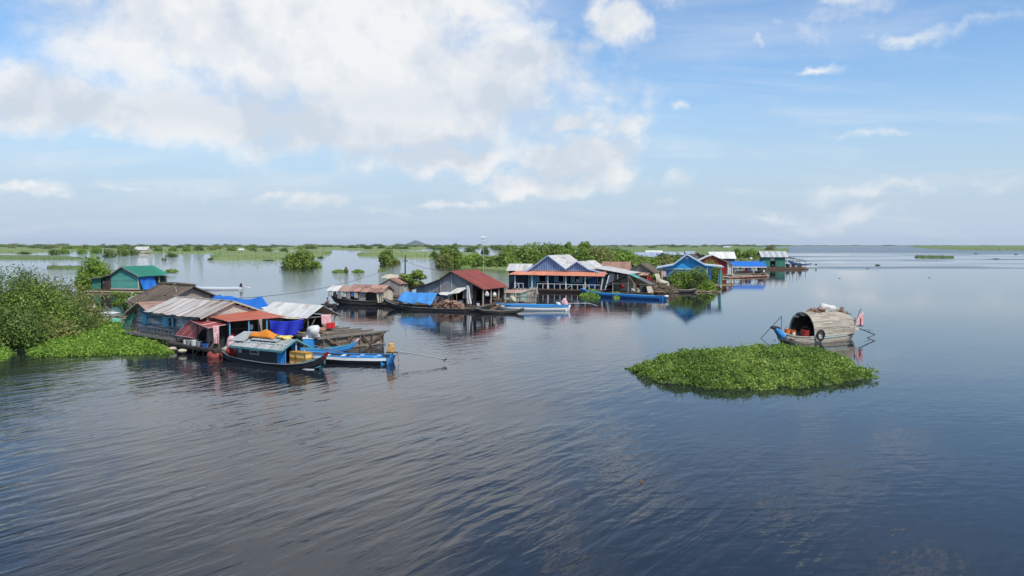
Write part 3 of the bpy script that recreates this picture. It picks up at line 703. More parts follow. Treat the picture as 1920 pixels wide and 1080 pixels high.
# island bushes one can tell apart
def isl(label, px, by, wp, hp, seed, mt, n=5000, leaf=.3, name='bush', k=24, cr=.32, ryf=.8, group=None, cat='bush'):
    p = at(px, by, 0); s = p.y / F; r = wp * s / 2
    return shrub(label, p.x, p.y + r * ryf * .8, r, hp * s / .93, seed, mt, n, leaf, k, cr, r * ryf, group, name, cat)
isl('big round bush on its own islet left of centre', 556, 503, 78, 35, 61, 'leaf_mid', 6500, .34)
isl('low skirt of leaves at the right foot of the big round islet bush', 588, 501, 28, 12, 62, 'leaf_bright', 900, .3)
isl('round bush on the second islet, right of the bigger one', 727, 496, 44, 28, 63, 'leaf_mid', 4200, .36)
isl('yellowish low growth at the foot of the second islet bush', 741, 496, 26, 12, 64, 'leaf_olive', 900, .3)
isl('dark small round bush left of the tall bush group', 814, 484, 20, 14, 65, 'leaf_dark', 900, .5)
isl('tall upright bush at the left end of the thick bank', 846, 499, 56, 44, 66, 'leaf_mid', 6000, .34, k=30, cr=.28)
isl('olive bush in front of the tall upright bush', 832, 500, 40, 22, 67, 'leaf_olive', 2000, .34)
isl('dark crown standing behind the lamp pole', 909, 475, 18, 11, 68, 'leaf_dark', 700, .7)
isl('dark wide bush left of the lamp pole on the far marsh', 880, 474, 34, 10, 69, 'leaf_dark', 900, .7)
for j, (px, by, wp, hp, mt) in enumerate([(884, 501, 44, 22, 'leaf_bright'), (915, 503, 50, 22, 'leaf_mid'), (945, 504, 50, 32, 'leaf_mid'), (972, 500, 64, 42, 'leaf_mid'), (1005, 500, 66, 43, 'leaf_mid'), (1035, 499, 56, 42, 'leaf_dark'),
                                            (1062, 500, 60, 42, 'leaf_mid'), (1095, 500, 56, 40, 'leaf_mid'), (1122, 500, 56, 36, 'leaf_olive'), (1150, 497, 50, 26, 'leaf_mid'), (1180, 505, 56, 28, 'leaf_bright'), (1215, 507, 56, 26, 'leaf_mid'), (1250, 507, 60, 26, 'leaf_olive'), (1160, 492, 70, 28, 'leaf_dark')]):
    isl(ORD[j] + ' bush from the left in the thick green bank behind the blue houses', px, by, wp * 1.4, hp + 1, 70 + j, mt, 7000, .38, k=36, cr=.3, group='bushes of the thick bank')
for (px, top, lb) in [(1066, 453, 'taller round treetop left of its twin above the thick green bank'), (1098, 451, 'taller round treetop right of its twin above the thick green bank')]:
    p = at(px, 494, 0); tree(lb, p.x, p.y, 3.0, CAM_H + .9 + (457 - top) * .12, 2.5, px, 'leaf_mid', 2600, .36, k=22, cr=.3)
for j, (px, by, wp, hp, mt) in enumerate([(1385, 487, 36, 20, 'leaf_mid'), (1408, 487, 40, 22, 'leaf_mid'), (1425, 486, 30, 17, 'leaf_bright'), (1446, 470, 22, 9, 'leaf_brown'), (1135, 478, 26, 18, 'leaf_olive'), (1225, 466, 22, 7, 'leaf_dark')]):
    isl(['leafy bush between the white roof and the green shop', 'widest of the leafy bushes left of the green shop', 'bright bush touching the left wall of the green shop', 'brownish bush behind the striped roof of the green shop', 'olive bush above the brown roof behind the big blue house', 'dark bush on the meadow behind the grey roofs'][j], px, by, wp, hp, 90 + j, mt, 1500, .5)
for (px, by, wp, hp, k, lb) in [(1648, 498, 12, 3, 1, 'tiny tuft of weeds to the right of the weed islet'), (1832, 476, 8, 2, 1, 'tiny tuft near the right shore, the nearest to it'), (1906, 477, 6, 2, 1, 'tiny tuft at the far right edge of the water'), (1628, 504, 6, 1.6, 1, 'speck of weed on the wind lane'), (1870, 486, 16, 2, 1, 'thin flat weed streak off the right shore'),
                                (306, 488, 12, 6, 1, 'small dark shrub standing in water above the green roof'), (182, 485, 8, 4, 1, 'small dark stump in water left of the green roof'), (393, 487, 16, 4, 1, 'dark snag at the left tip of the broad grass bed'),
                                (500, 489, 28, 2.5, 1, 'thin floating weed line left of the round islet bush'), (600, 484, 14, 4, 1, 'low snag right of the round islet bush'), (1575, 522, 5, 1.5, 1, 'lone weed speck in the middle of the open water'), (673, 516, 5, 2, 1, 'tiny weed speck below the drifting stump'), (1744, 521, 6, 1.5, 1, 'lone weed speck low in the right open water')]:
    far_bush(px, by, wp, hp, k, lb, None, 'weed_tuft', 'water weeds')

# big shrubs at the left
for j, (px, D, r, top, mt, n, lb) in enumerate([
    (8, 64, 4.6, 502, 'leaf_deep', 17000, 'tallest green shrub at the left edge of the picture'),
    (62, 74, 4.0, 505, 'leaf_deep', 14000, 'round topped shrub second from the left edge'),
    (112, 76, 3.8, 518, 'leaf_olive', 12000, 'olive shrub at the top right of the left thicket'),
    (148, 71, 2.7, 543, 'leaf_olive', 9000, 'reddish olive shrub at the right end of the left thicket'),
    (66, 64, 3.6, 541, 'leaf_mid', 12000, 'broad green shrub in the middle of the left thicket'),
    (112, 66, 2.6, 562, 'leaf_dark', 6500, 'low green shrub above the water hyacinth'),
    (28, 59, 3.4, 575, 'leaf_dark', 10000, 'lowest front shrub of the left thicket'),
    (96, 61.5, 2.4, 598, 'leaf_olive', 4200, 'sparse olive shrub hanging over the water hyacinth'),
    (148, 66, 2.0, 588, 'leaf_dark', 3600, 'small dark shrub next to the white sacks')]):
    zt = at(px, top, 0); 
    # height from the sight line at distance D
    y = -(top - 540) / F; rz = y * math.cos(PITCH) - math.sin(PITCH); ry = math.cos(PITCH) + y * math.sin(PITCH)
    shrub(lb, (px - 960) / F * D, D, r, (CAM_H + rz / ry * D) / .95, 100 + j, mt, n, .105, 40, .30)
p = at(190, 541); shrub('bright round tree behind the left wing of the green cabin', p.x + 1, 134, 3.6, 6.0, 120, 'leaf_bright', 6000, .2, 26, .3)
p = at(168, 541); shrub('darker low shrub left of the green cabin', -69.5, 131.5, 2.4, 3.6, 121, 'leaf_mid', 3000, .2)
# ------------------------------------------------------------------ building pieces
def part(T, name, mat_, fn, *a, smooth=False, label=None, **k):
    mb = MB(); fn(mb, *a, **k); o = mb.build(name, mat_, T, smooth)
    if label: o['label'] = label
    return o
def posts(T, pts, z0, z1, r, mt, name='post', sq=True):
    for p in pts:
        x, y = p[0], p[1]; a = p[2] if len(p) > 2 else z0; b = p[3] if len(p) > 3 else z1
        mb = MB(); mb.bar((x, y, a), (x, y, b), r) if sq else mb.tube([(x, y, a), (x + .02, y, (a + b) / 2), (x, y + .02, b)], r / 2, 6)
        mb.build(name, mt, T)
def window(T, p, u, sz, mt='shutter_blue', frame='paint_white', shutters=(-1, 1), sw=.45, angle=0, glass=False, n=(0, -1), name='window'):
    """window in a wall: p = (x, y, z) lower left corner, u = unit vector along the wall, sz = (w, h), n outward normal"""
    U = Vector((u[0], u[1], 0)); N = Vector((n[0], n[1], 0)); P = Vector(p) + N * .03; w_, h = sz; Z = Vector((0, 0, 1))
    mb = MB(); t = .055
    for a, b in ((0, t), (w_ - t, w_)): mb.slab(P + U * a, P + U * b, P + U * b + Z * h, P + U * a + Z * h, .06)
    for a, b in ((0, t), (h - t, h)): mb.slab(P + U * t + Z * a, P + U * (w_ - t) + Z * a, P + U * (w_ - t) + Z * b, P + U * t + Z * b, .055)
    f = mb.build(name, frame, T)
    for s in shutters:
        mb = MB(); base = P + N * .035 + (U * (-sw - .01) if s < 0 else U * (w_ + .01)); out = N * .12
        a = base + (out if s < 0 else N * 0); b = base + U * sw + (out if s > 0 else N * 0)
        mb.slab(a, b, b + Z * h, a + Z * h, .03)
        for k in range(6): zz = h * (k + .5) / 6; mb.slab(a + N * .012 + Z * (zz - .02), b + N * .012 + Z * (zz - .02), b + N * .012 + Z * (zz + .02), a + N * .012 + Z * (zz + .02), .012)
        mb.build('shutter', mt, f)
    return f
def door(T, p, u, sz, mt, n=(0, -1), frame='paint_white', handle=True):
    U = Vector((u[0], u[1], 0)); N = Vector((n[0], n[1], 0)); P = Vector(p) + N * .03; w_, h = sz; Z = Vector((0, 0, 1))
    mb = MB(); k = 4
    for i in range(k): mb.slab(P + U * (w_ * i / k + .005), P + U * (w_ * (i + 1) / k - .005), P + U * (w_ * (i + 1) / k - .005) + Z * h, P + U * (w_ * i / k + .005) + Z * h, .04)
    d = mb.build('door', mt, T)
    mb = MB(); mb.slab(P + N * .02 - U * .06, P + N * .02 - U * .005, P + N * .02 - U * .005 + Z * h, P + N * .02 - U * .06 + Z * h, .05); mb.slab(P + N * .02 + U * (w_ + .005), P + N * .02 + U * (w_ + .06), P + N * .02 + U * (w_ + .06) + Z * h, P + N * .02 + U * (w_ + .005) + Z * h, .05)
    mb.build('frame', frame, d)
    if handle:
        mb = MB(); mb.bar(P + U * (w_ * .85) + N * .05 + Z * (h * .45), P + U * (w_ * .85) + N * .05 + Z * (h * .53), .03); mb.build('handle', 'metal_dark', d)
    return d
def railing(T, a, b, z, h, n, mt, mid=True, t=.05, brace=False, name='railing'):
    A = Vector((a[0], a[1], z)); B = Vector((b[0], b[1], z)); Z = Vector((0, 0, 1)); mb = MB(); R = random.Random(int(a[0] * 9 + b[0] * 5))
    mb.bar(A + Z * h, B + Z * h, t)
    if mid: mb.bar(A + Z * h * .45, B + Z * h * .47, t * .8)
    for i in range(n + 1):
        P = A.lerp(B, i / n); mb.bar(P, P + Z * (h + R.uniform(-.02, .05)), t * 1.1)
        if brace and i % 3 == 0 and i < n: Q = A.lerp(B, (i + 1) / n); mb.bar(P + Z * .05, Q + Z * h * .95, t * .7)
    return mb.build(name, mt, T)
def sack(name, label, cat, p, r, mt, seed, group=None, j=.22, parent=None):
    R = random.Random(seed); mb = MB(); mb.lump((0, 0, r[2] * .8), r[0], r[1], r[2], R, j, 14, 9); o = mb.build(name, mt, parent, True); o.location = p
    return tag(o, label, cat, group) if parent is None else o
def bucket(name, label, cat, p, r, h, mt, group=None, flare=1.2):
    T = thing(name, label, cat, p, 0, group)
    part(T, 'body', mt, lambda mb: mb.lathe((0, 0, 0), [(r * .02, .0), (r, 0), (r * flare, h), (r * flare * 1.05, h), (r * flare * 1.05, h + .03), (r * flare * .95, h + .03), (r * .93, .04), (r * .02, .04)]), smooth=False)
    part(T, 'handle', 'metal_dark', lambda mb: mb.tube([(-r * flare, 0, h), (-r * .7, 0, h + r * .7), (0, 0, h + r), (r * .7, 0, h + r * .7), (r * flare, 0, h)], .012, 5))
    return T
def cloth(name, label, cat, fn, mt, loc=(0, 0, 0), rot=0, nu=14, nv=12, group=None, parent=None):
    mb = MB(); mb.sheet(fn, nu, nv); o = mb.build(name, mt, parent, True); o.location = loc; o.rotation_euler = (0, 0, math.radians(rot))
    return tag(o, label, cat, group) if parent is None else o
def hang(a, b, h, wav=.06, k=3, sag=0, taper=0):
    """cloth hung between points a and b, dropping h"""
    A = Vector(a); B = Vector(b); d = (B - A).normalized(); n = Vector((d.y, -d.x, 0))
    def fn(u, v): return A.lerp(B, u) + Vector((0, 0, -1)) * (h * v + sag * 4 * u * (1 - u) * (.3 + v)) + n * (wav * math.sin(u * k * 6.28 + v * 2) * (.3 + v)) + d * ((.5 - u) * taper * v)
    return fn
def person(name, label, loc, rot, pose, shirt, pants='cloth_dark', scale=1.0):
    """continuous skinned figure; pose = list of joints {name: (x,y,z)}"""
    T = thing(name, label, 'person', loc, rot); J = pose
    order = ['pelvis', 'spine', 'chest', 'neck', 'head', 'crown', 'shl', 'ell', 'wrl', 'hal', 'shr', 'elr', 'wrr', 'har', 'hil', 'knl', 'anl', 'tol', 'hir', 'knr', 'anr', 'tor']
    E_ = [('pelvis', 'spine'), ('spine', 'chest'), ('chest', 'neck'), ('neck', 'head'), ('head', 'crown'), ('chest', 'shl'), ('shl', 'ell'), ('ell', 'wrl'), ('wrl', 'hal'), ('chest', 'shr'), ('shr', 'elr'), ('elr', 'wrr'), ('wrr', 'har'),
         ('pelvis', 'hil'), ('hil', 'knl'), ('knl', 'anl'), ('anl', 'tol'), ('pelvis', 'hir'), ('hir', 'knr'), ('knr', 'anr'), ('anr', 'tor')]
    rad = dict(pelvis=.13, spine=.12, chest=.14, neck=.055, head=.09, crown=.085, shl=.06, ell=.043, wrl=.03, hal=.035, shr=.06, elr=.043, wrr=.03, har=.035, hil=.09, knl=.06, anl=.04, tol=.035, hir=.09, knr=.06, anr=.04, tor=.035)
    def skin_obj(nm, names, mt, grow=0.0, par=None):
        es = [(a, b) for a, b in E_ if a in names and b in names]; me = bpy.data.meshes.new(nm)
        me.from_pydata([J[n] for n in names], [(names.index(a), names.index(b)) for a, b in es], []); me.update()
        o = bpy.data.objects.new(nm, me); COL.objects.link(o); o.parent = par
        md = o.modifiers.new('skin', 'SKIN'); md.use_smooth_shade = True
        if not me.skin_vertices: me.attributes  # layer is made with the modifier below
        lay = me.skin_vertices[0].data if me.skin_vertices else None
        if lay:
            for i, n in enumerate(names): r = rad[n] + grow; lay[i].radius = (r, r); 
            lay[0].use_root = True
        o.modifiers.new('sub', 'SUBSURF').levels = 1; o.modifiers['sub'].render_levels = 2
        me.materials.append(M[mt]); return o
    skin_obj('body', order, 'skin', 0, T)
    skin_obj('shirt', ['spine', 'chest', 'shl', 'ell', 'shr', 'elr'], shirt, .018, T)
    skin_obj('trousers', ['pelvis', 'hil', 'knl', 'hir', 'knr'], pants, .018, T)
    h = Vector(J['crown']); part(T, 'hair', 'hair', lambda mb: mb.lump((h.x - .01, h.y, h.z + .03), .115, .115, .10, random.Random(3), .05, 12, 8), smooth=True)
    T.scale = (scale,) * 3
    return T
SIT = dict(pelvis=(0, 0, .12), spine=(0, 0, .32), chest=(.04, 0, .5), neck=(.08, 0, .66), head=(.11, 0, .76), crown=(.11, 0, .86), shl=(.05, .19, .56), ell=(.16, .24, .34), wrl=(.36, .16, .36), hal=(.45, .12, .38),
           shr=(.05, -.19, .56), elr=(.16, -.24, .34), wrr=(.36, -.16, .32), har=(.45, -.12, .32), hil=(.02, .1, .12), knl=(.36, .16, .32), anl=(.5, .14, .02), tol=(.64, .14, 0), hir=(.02, -.1, .12), knr=(.36, -.16, .32), anr=(.5, -.14, .02), tor=(.64, -.14, 0))
STAND = dict(pelvis=(0, 0, .95), spine=(0, 0, 1.12), chest=(0, 0, 1.3), neck=(.01, 0, 1.46), head=(.03, 0, 1.56), crown=(.03, 0, 1.66), shl=(0, .19, 1.37), ell=(.03, .26, 1.1), wrl=(.12, .24, .88), hal=(.15, .23, .8),
             shr=(0, -.19, 1.37), elr=(.03, -.26, 1.1), wrr=(.12, -.24, .88), har=(.15, -.23, .8), hil=(0, .1, .92), knl=(.03, .11, .5), anl=(0, .11, .08), tol=(.15, .12, .03), hir=(0, -.1, .92), knr=(.03, -.11, .5), anr=(0, -.11, .08), tor=(.15, -.12, .03))

# ------------------------------------------------------------------ plank house on stilts (nearest, left)
A0 = (-30.2, 62.7, 0); AR = -40
def inA(x, y, z=0):
    a = math.radians(AR); return Vector((A0[0] + x * math.cos(a) - y * math.sin(a), A0[1] + x * math.sin(a) + y * math.cos(a), z))
R = random.Random(11)
T = thing('plank_house', 'weathered blue plank house on stilts with long streaked tin roof and red awning', 'floating house', A0, AR)
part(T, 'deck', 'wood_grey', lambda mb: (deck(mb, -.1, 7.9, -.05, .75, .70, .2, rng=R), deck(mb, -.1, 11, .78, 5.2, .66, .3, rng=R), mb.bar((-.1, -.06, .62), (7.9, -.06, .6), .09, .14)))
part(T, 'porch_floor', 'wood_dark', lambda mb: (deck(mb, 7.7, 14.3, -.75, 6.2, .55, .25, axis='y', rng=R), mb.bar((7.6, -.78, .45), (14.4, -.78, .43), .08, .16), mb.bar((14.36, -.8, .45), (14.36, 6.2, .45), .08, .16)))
w1 = lambda mb: wall(mb, (.45, .6), (2.95, .6), .7, [(0, 2.62), (.99, 3.0), (2.26, 2.55), (2.5, 2.45)], .17, 'h', rng=R)
part(T, 'wall', 'wood_blue', lambda mb: (w1(mb), wall(mb, (2.98, .6), (9.8, .6), .7, 2.5, .17, 'h', [(2.65, 3.15, 1.42, 2.12)], rng=R), wall(mb, (.45, 4.9), (.45, .63), .7, 2.45, .2, 'h', rng=R)))
part(T, 'gable_wall', 'wood_pale', lambda mb: (wall(mb, (11.0, .6), (11.0, 5.0), .7, [(0, 2.5), (2.05, 3.3), (4.4, 2.45)], .17, 'h', [(.9, 3.4, .7, 2.1)], rng=R), wall(mb, (11.0, 5.0), (.45, 5.0), .7, 2.4, .25, 'h', rng=R)))
part(T, 'roof', 'corr_rust', lambda mb: roof(mb, [(-1.06, 1.93), (1.44, 3.06), (2.95, 2.46)], .2, 4.6, 'y', 7, rng=R), label='small rusty gable roof at the left end')
part(T, 'roof', 'corr_streaked', lambda mb: (roof(mb, [(.05, 2.42), (2.65, 3.44), (5.3, 2.5)], 2.75, 11.2, 'x', 10, rng=R, jit=.07), mb.bar((2.7, 2.62, 3.47), (11.25, 2.62, 3.47), .14, .05)), label='long pale tin roof streaked with rust')
part(T, 'barge_board', 'wood_pale', lambda mb: (mb.bar((11.23, .0, 2.38), (11.23, 2.65, 3.42), .04, .12), mb.bar((11.23, 2.65, 3.42), (11.23, 5.35, 2.46), .04, .12)))
part(T, 'barge_board', 'wood_pale', lambda mb: mb.bar((-1.1, .16, 1.88), (1.44, .16, 3.02), .05, .12))
railing(T, (0, -.02), (7.85, -.02), .72, .58, 14, 'wood_grey', True, .055)
posts(T, [(i * 1.12, -.02, -.8, .62) for i in range(8)] + [(i * 1.3, 2.4, -.8, .6) for i in range(8)] + [(8.6 + i * 1.4, -.7, -.8, .5) for i in range(5)] + [(14.2, 1.2, -.8, .5), (14.2, 3.4, -.8, .5)] + [(7.9, -.05, -.6, 1.75)], -.8, .6, .11, 'wood_dark', 'stilt', False)
window(T, (2.3, .57, 1.42), (1, 0), (.4, .68), sw=.42, frame='wood_blue', shutters=(-1,))
window(T, (5.63, .57, 1.42), (1, 0), (.5, .72), sw=.52, frame='wood_blue')
part(T, 'door_flap', 'wood_green', lambda mb: (strips(mb, (-1.15, .2, .85), (.2, .1, .85), (.55, .45, 2.3), (-.6, .45, 1.95), 3, .03, R, .01), [mb.bar((-1.15 + k * .66, .16 - .03 * k, .86), (-.6 + k * .56, .40, 1.97 + .15 * k), .05) for k in range(3)]))
part(T, 'awning', 'awning_red', lambda mb: (mb.slab((7.9, -.05, 1.0), (10.75, -.12, 1.0), (11.7, .05, 1.9), (9.2, .3, 2.12), .03), mb.slab((9.2, .26, 2.15), (13.6, -.78, 1.93), (13.8, .6, 2.12), (9.6, 1.5, 2.3), .03)), label='folded pair of dull red awning panels')
part(T, 'awning_frame', 'cloth_pink', lambda mb: ([mb.bar(a, b, .035) for a, b in [((7.88, -.07, 1.02), (9.18, .28, 2.15)), ((8.8, -.09, 1.02), (10.0, .22, 2.05)), ((9.75, -.12, 1.02), (10.9, .13, 1.97)), ((7.88, -.1, 1.0), (10.75, -.16, 1.0)),
      ((9.2, .24, 2.17), (13.6, -.8, 1.95)), ((13.6, -.8, 1.95), (13.82, .6, 2.14)), ((12.1, -.42, 2.04), (12.3, .9, 2.2))]]))
part(T, 'porch_roof', 'corr_orange', lambda mb: (strips(mb, (9.8, .9, 2.5), (14.25, .35, 2.34), (14.1, 5.0, 2.34), (10.9, 4.5, 2.7), 7, .02, R, .03)), label='faded red tin roof over the porch')
part(T, 'porch_roof', 'cloth_cream', lambda mb: mb.slab((13.0, 4.6, 2.30), (14.2, 4.95, 2.24), (14.15, 6.5, 2.08), (13.0, 6.2, 2.2), .02), label='pale patch of sheet at the end of the porch roof')
for (x, y) in [(14.05, .55), (14.05, 2.0), (14.0, 3.45)]:
    mb = MB(); mb.bar((x, y, .5), (x, y, 2.38), .07); mb.build('post', 'shutter_blue', T)
posts(T, [(13.5, -.68, .5, 1.95), (11.2, -.2, .5, 2.05), (12.3, .8, .5, 2.2)], 0, 1, .06, 'wood_dark')
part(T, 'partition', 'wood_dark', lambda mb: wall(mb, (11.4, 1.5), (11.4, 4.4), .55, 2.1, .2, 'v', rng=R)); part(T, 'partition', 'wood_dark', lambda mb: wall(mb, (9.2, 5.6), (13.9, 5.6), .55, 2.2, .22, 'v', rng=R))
part(T, 'shelf', 'wood_brown', lambda mb: (mb.box(12.0, 13.4, 4.9, 5.4, .55, 1.3), mb.box(11.5, 12.0, 1.7, 3.6, 1.0, 1.06), mb.box(11.5, 12.0, 1.7, 3.6, 1.5, 1.56)))
cloth('tarpaulin', 'dark blue tarpaulin hung as a curtain under the red porch roof', 'tarpaulin', hang((14.1, 3.6, 2.2), (14.15, 6.45, 2.1), .70, .12, 2.6, .42), 'tarp_navy', A0, AR, 20, 14)
cloth('striped_cloth', 'pink patterned cloth hanging from the porch roof above the black boat', 'cloth', hang((13.75, -.5, 2.1), (13.85, -.1, 2.1), 1.25, .05, 2, 0, .1), 'cloth_pink', A0, AR, 8, 14)
# things on the porch
PG = 'household things on the porch of the plank house'
q = inA(12.6, -.35, .55); bucket('basin', 'pale blue basin standing on the porch floor above the red basket', 'basin', q, .26, .22, 'plastic_blue', PG)
for i, (x, y, r_, h, mt, lb) in enumerate([(9.9, -.4, .14, .26, 'cloth_white', 'white tub under the red awning, first from the left'), (10.5, -.45, .2, .3, 'metal_grey', 'grey pot under the red awning beside the white tub'), (11.1, -.4, .2, .34, 'cloth_white', 'white bucket under the red awning near the middle post'), (11.75, -.4, .18, .3, 'metal_grey', 'grey pan on the porch edge right of the white bucket'),
                                     (13.9, 2.6, .24, .4, 'plastic_blue', 'blue drum behind the black boat on the porch edge'), (13.2, .4, .2, .5, 'metal_dark', 'dark jar in the shade of the porch')]):
    bucket('tub' if i not in (1, 3) else 'pot', lb, 'tub', inA(x, y, .55), r_, h, mt, PG)
for i, (x, y, z, lb) in enumerate([(9.0, -.95, 0, 'white sack lodged at the stilts below the red awning'), (10.8, -1.1, 0, 'small pale bag floating below the porch edge')]):
    sack('sack', lb, 'sack', inA(x, y, .05), (.42 - .15 * i, .2, .16), 'cloth_cream', 30 + i)
for i, (x, y, z, r_, mt, lb) in enumerate([(12.6, 3.0, .55, (.35, .3, .35), 'cloth_brown', 'brown sack deep in the shade of the porch'), (13.2, 4.4, .55, (.4, .35, .3), 'metal_rust', 'rust coloured bundle beside the last blue porch post'), (12.9, 1.4, 1.0, (.22, .2, .25), 'cloth_red', 'red bundle hanging between the blue porch posts'), (13.4, 2.6, 1.6, (.12, .1, .2), 'cloth_white', 'small white bag hanging under the red porch roof'), (8.9, .1, .6, (.3, .25, .25), 'cloth_dark', 'dark bundle at the left foot of the folded awning')]):
    sack('bundle', lb, 'bundle', inA(x, y, z), r_, mt, 230 + i, PG, .35)
part(T, 'cross_brace', 'wood_dark', lambda mb: [mb.bar((8.2 + k * 1.5, -.74, -.3), (9.5 + k * 1.5, -.74, .42), .05) for k in range(4)])
# red basket hanging in the water
p = at(400, 671); T = thing('fish_basket', 'round red net basket half sunk beside the black houseboat', 'basket', (p.x, p.y + .3, 0), 0)
part(T, 'net', 'net_red', lambda mb: mb.lathe((0, 0, 0), [(.05, -.35), (.42, -.2), (.53, .05), (.5, .25), (.36, .42), (.15, .5), (.04, .48)], 13), smooth=True)
part(T, 'rope', 'bamboo', lambda mb: [mb.tube([(.3 * math.cos(a), .3 * math.sin(a), .66), (.1, .3, 1.5)], .015, 4) for a in (0, 1.2, 2.4, 4.0)])
# thatched house behind
T = thing('thatched_house', 'low house with wide dark thatch roof just behind the plank house', 'floating house', A0, AR)
RR = random.Random(12)
part(T, 'roof', 'thatch', lambda mb: (roof(mb, [(3.9, 2.35), (5.3, 3.05), (7.1, 3.9), (8.6, 3.25), (10.4, 2.45)], -9.0, -2.6, 'x', 16, .10, RR, .14, .03), mb.tube([(-9, 7.1, 3.95), (-6, 7.12, 4.0), (-2.5, 7.1, 3.97)], [.13, .16, .13], 7)))
part(T, 'gable_wall', 'mat_wall', lambda mb: wall(mb, (-3, 4.3), (-3, 9.9), .6, [(0, 2.4), (2.8, 3.75), (5.6, 2.5)], .35, 'v', rng=RR))
part(T, 'wall', 'wood_grey', lambda mb: (wall(mb, (-8.6, 4.4), (-3, 4.4), .6, 2.4, .2, 'v', rng=RR), wall(mb, (-8.6, 9.9), (-8.6, 4.4), .6, 2.4, .2, 'v', rng=RR)))
part(T, 'deck', 'wood_dark', lambda mb: (deck(mb, -8.9, -2.7, 3.9, 10.1, .6, .3, rng=RR), logs(mb, -9, -2.6, 4, 10, .2, .2, 'x', RR, .8)))
part(T, 'antenna', 'wood_pale', lambda mb: (mb.tube([(-3.6, 6.0, 3.4), (-3.75, 5.9, 4.2)], .03, 5), mb.bar((-3.95, 5.9, 4.1), (-3.5, 5.9, 4.12), .03)))
cloth('tarpaulin', 'crumpled blue tarpaulin tent left of the bright blue one behind the tin roof', 'tarpaulin', lambda u, v: Vector((-2.1 + 3.6 * u, 9.2 - 1.3 * v, 3.1 - .25 * u - .9 * v * v - .07 * math.sin(u * 9) - .05 * math.sin(v * 11 + u * 5))), 'tarp_blue', A0, AR)
cloth('tarpaulin', 'bright blue tarpaulin stretched over a frame behind the plank house', 'tarpaulin', lambda u, v: Vector((1.1 + 2.9 * u + 1.9 * v, 8.6 + .9 * u - .4 * v, 2.85 + .3 * u - .85 * v - .10 * math.sin(u * 3.1) * (1 - v) + .04 * math.sin(u * 8 + v * 5))), 'tarp_blue', A0, AR)
T = thing('tent_frame', 'thin pole frame holding up the blue tarpaulins behind the plank house', 'frame', A0, AR)
posts(T, [(-2.0, 9.0, -.5, 3.0), (1.2, 8.7, -.5, 2.8), (3.9, 9.4, -.5, 3.05), (5.7, 9.1, -.5, 2.25), (3.0, 8.2, -.5, 2.0)], 0, 1, .07, 'bamboo', 'pole', False)
part(T, 'deck', 'wood_dark', lambda mb: (deck(mb, -2, 7, 6.2, 10.5, .55, .3, rng=RR), logs(mb, -2, 7, 6.4, 10.2, .15, .18, 'x', RR, .9)))
sack('bundle', 'white bundle lying on the corner of the bright blue tarpaulin', 'bundle', inA(5.55, 9.0, 2.2), (.5, .25, .12), 'cloth_white', 33)
# shed on the raft
T = thing('raft_shed', 'open shed with pale flat gable roof on the fish raft, hung with towels', 'shed', A0, AR)
R = random.Random(13)
part(T, 'roof', 'corr_white', lambda mb: roof(mb, [(6.6, 2.12), (8.1, 2.98), (9.75, 2.12)], 7.9, 14.3, 'x', 8, .02, R, .03))
part(T, 'tie_beam', 'wood_grey', lambda mb: (mb.bar((14.1, 6.8, 2.15), (14.1, 9.6, 2.15), .07), mb.bar((14.1, 6.8, 2.18), (14.1, 8.1, 2.93), .06), mb.bar((14.1, 8.1, 2.93), (14.1, 9.6, 2.18), .06), mb.bar((8, 6.85, 2.15), (14.2, 6.85, 2.12), .06)))
posts(T, [(14, 6.9, .9, 2.15), (11.5, 6.9, .9, 2.15), (8.5, 6.9, .9, 2.15), (14, 9.3, .9, 2.15), (11, 9.4, .9, 2.15)], 0, 1, .09, 'wood_grey', 'post', False)
part(T, 'back_wall', 'wood_dark', lambda mb: (wall(mb, (11.2, 7.0), (11.2, 9.3), 1.0, [(0, 2.1), (1.15, 2.85), (2.3, 2.1)], .2, 'v', rng=R), wall(mb, (8.2, 9.4), (12.4, 9.4), 1.0, 2.1, .2, 'v', rng=R), wall(mb, (8.2, 7.0), (12.6, 7.0), 1.0, 2.05, .2, 'v', rng=R)))
part(T, 'brace', 'wood_grey', lambda mb: (mb.bar((13.95, 6.9, 2.1), (13.2, 6.4, 1.0), .06), mb.bar((14.0, 6.95, 1.1), (14, 7.6, 2.1), .05), mb.bar((14.05, 9.3, 2.0), (14.6, 9.9, 1.0), .05), mb.bar((14.05, 9.2, 1.9), (13.7, 8.9, 1.0), .04)))
cloth('towel', 'faded pink towel hanging in the gable of the raft shed', 'towel', hang((14.2, 7.95, 2.28), (14.2, 8.85, 2.28), .72, .03, 2), 'cloth_pink', A0, AR, 8, 8)
cloth('towel', 'bright red cloth hanging below the pink towel in the raft shed', 'cloth', hang((14.24, 8.35, 1.66), (14.28, 9.1, 1.66), .46, .06, 2), 'cloth_red', A0, AR, 8, 8)
sack('net_heap', 'reddish brown heap of netting on the floor of the raft shed', 'net', inA(13.9, 7.9, 1.02), (.7, .5, .2), 'corr_brown', 35)
T = thing('fish_raft', 'large fish cage raft of grey boards with crossed braces on its side', 'raft', A0, AR)
part(T, 'deck', 'raft_wood', lambda mb: (deck(mb, 8.0, 17.2, 5.8, 11.6, .90, .26, axis='y', rng=R), [mb.bar((17.0 - k * 1.4, 5.6, .96), (17.1 - k * 1.4, 11.7, .98), .08) for k in range(6)]))
part(T, 'cage_wall', 'raft_wood', lambda mb: (wall(mb, (17.05, 5.8), (17.05, 11.5), -.6, .88, .22, 'h', rng=R, gap=.02, jit=.02), wall(mb, (9, 5.8), (17.0, 5.8), -.6, .88, .2, 'h', rng=R, gap=.02)))
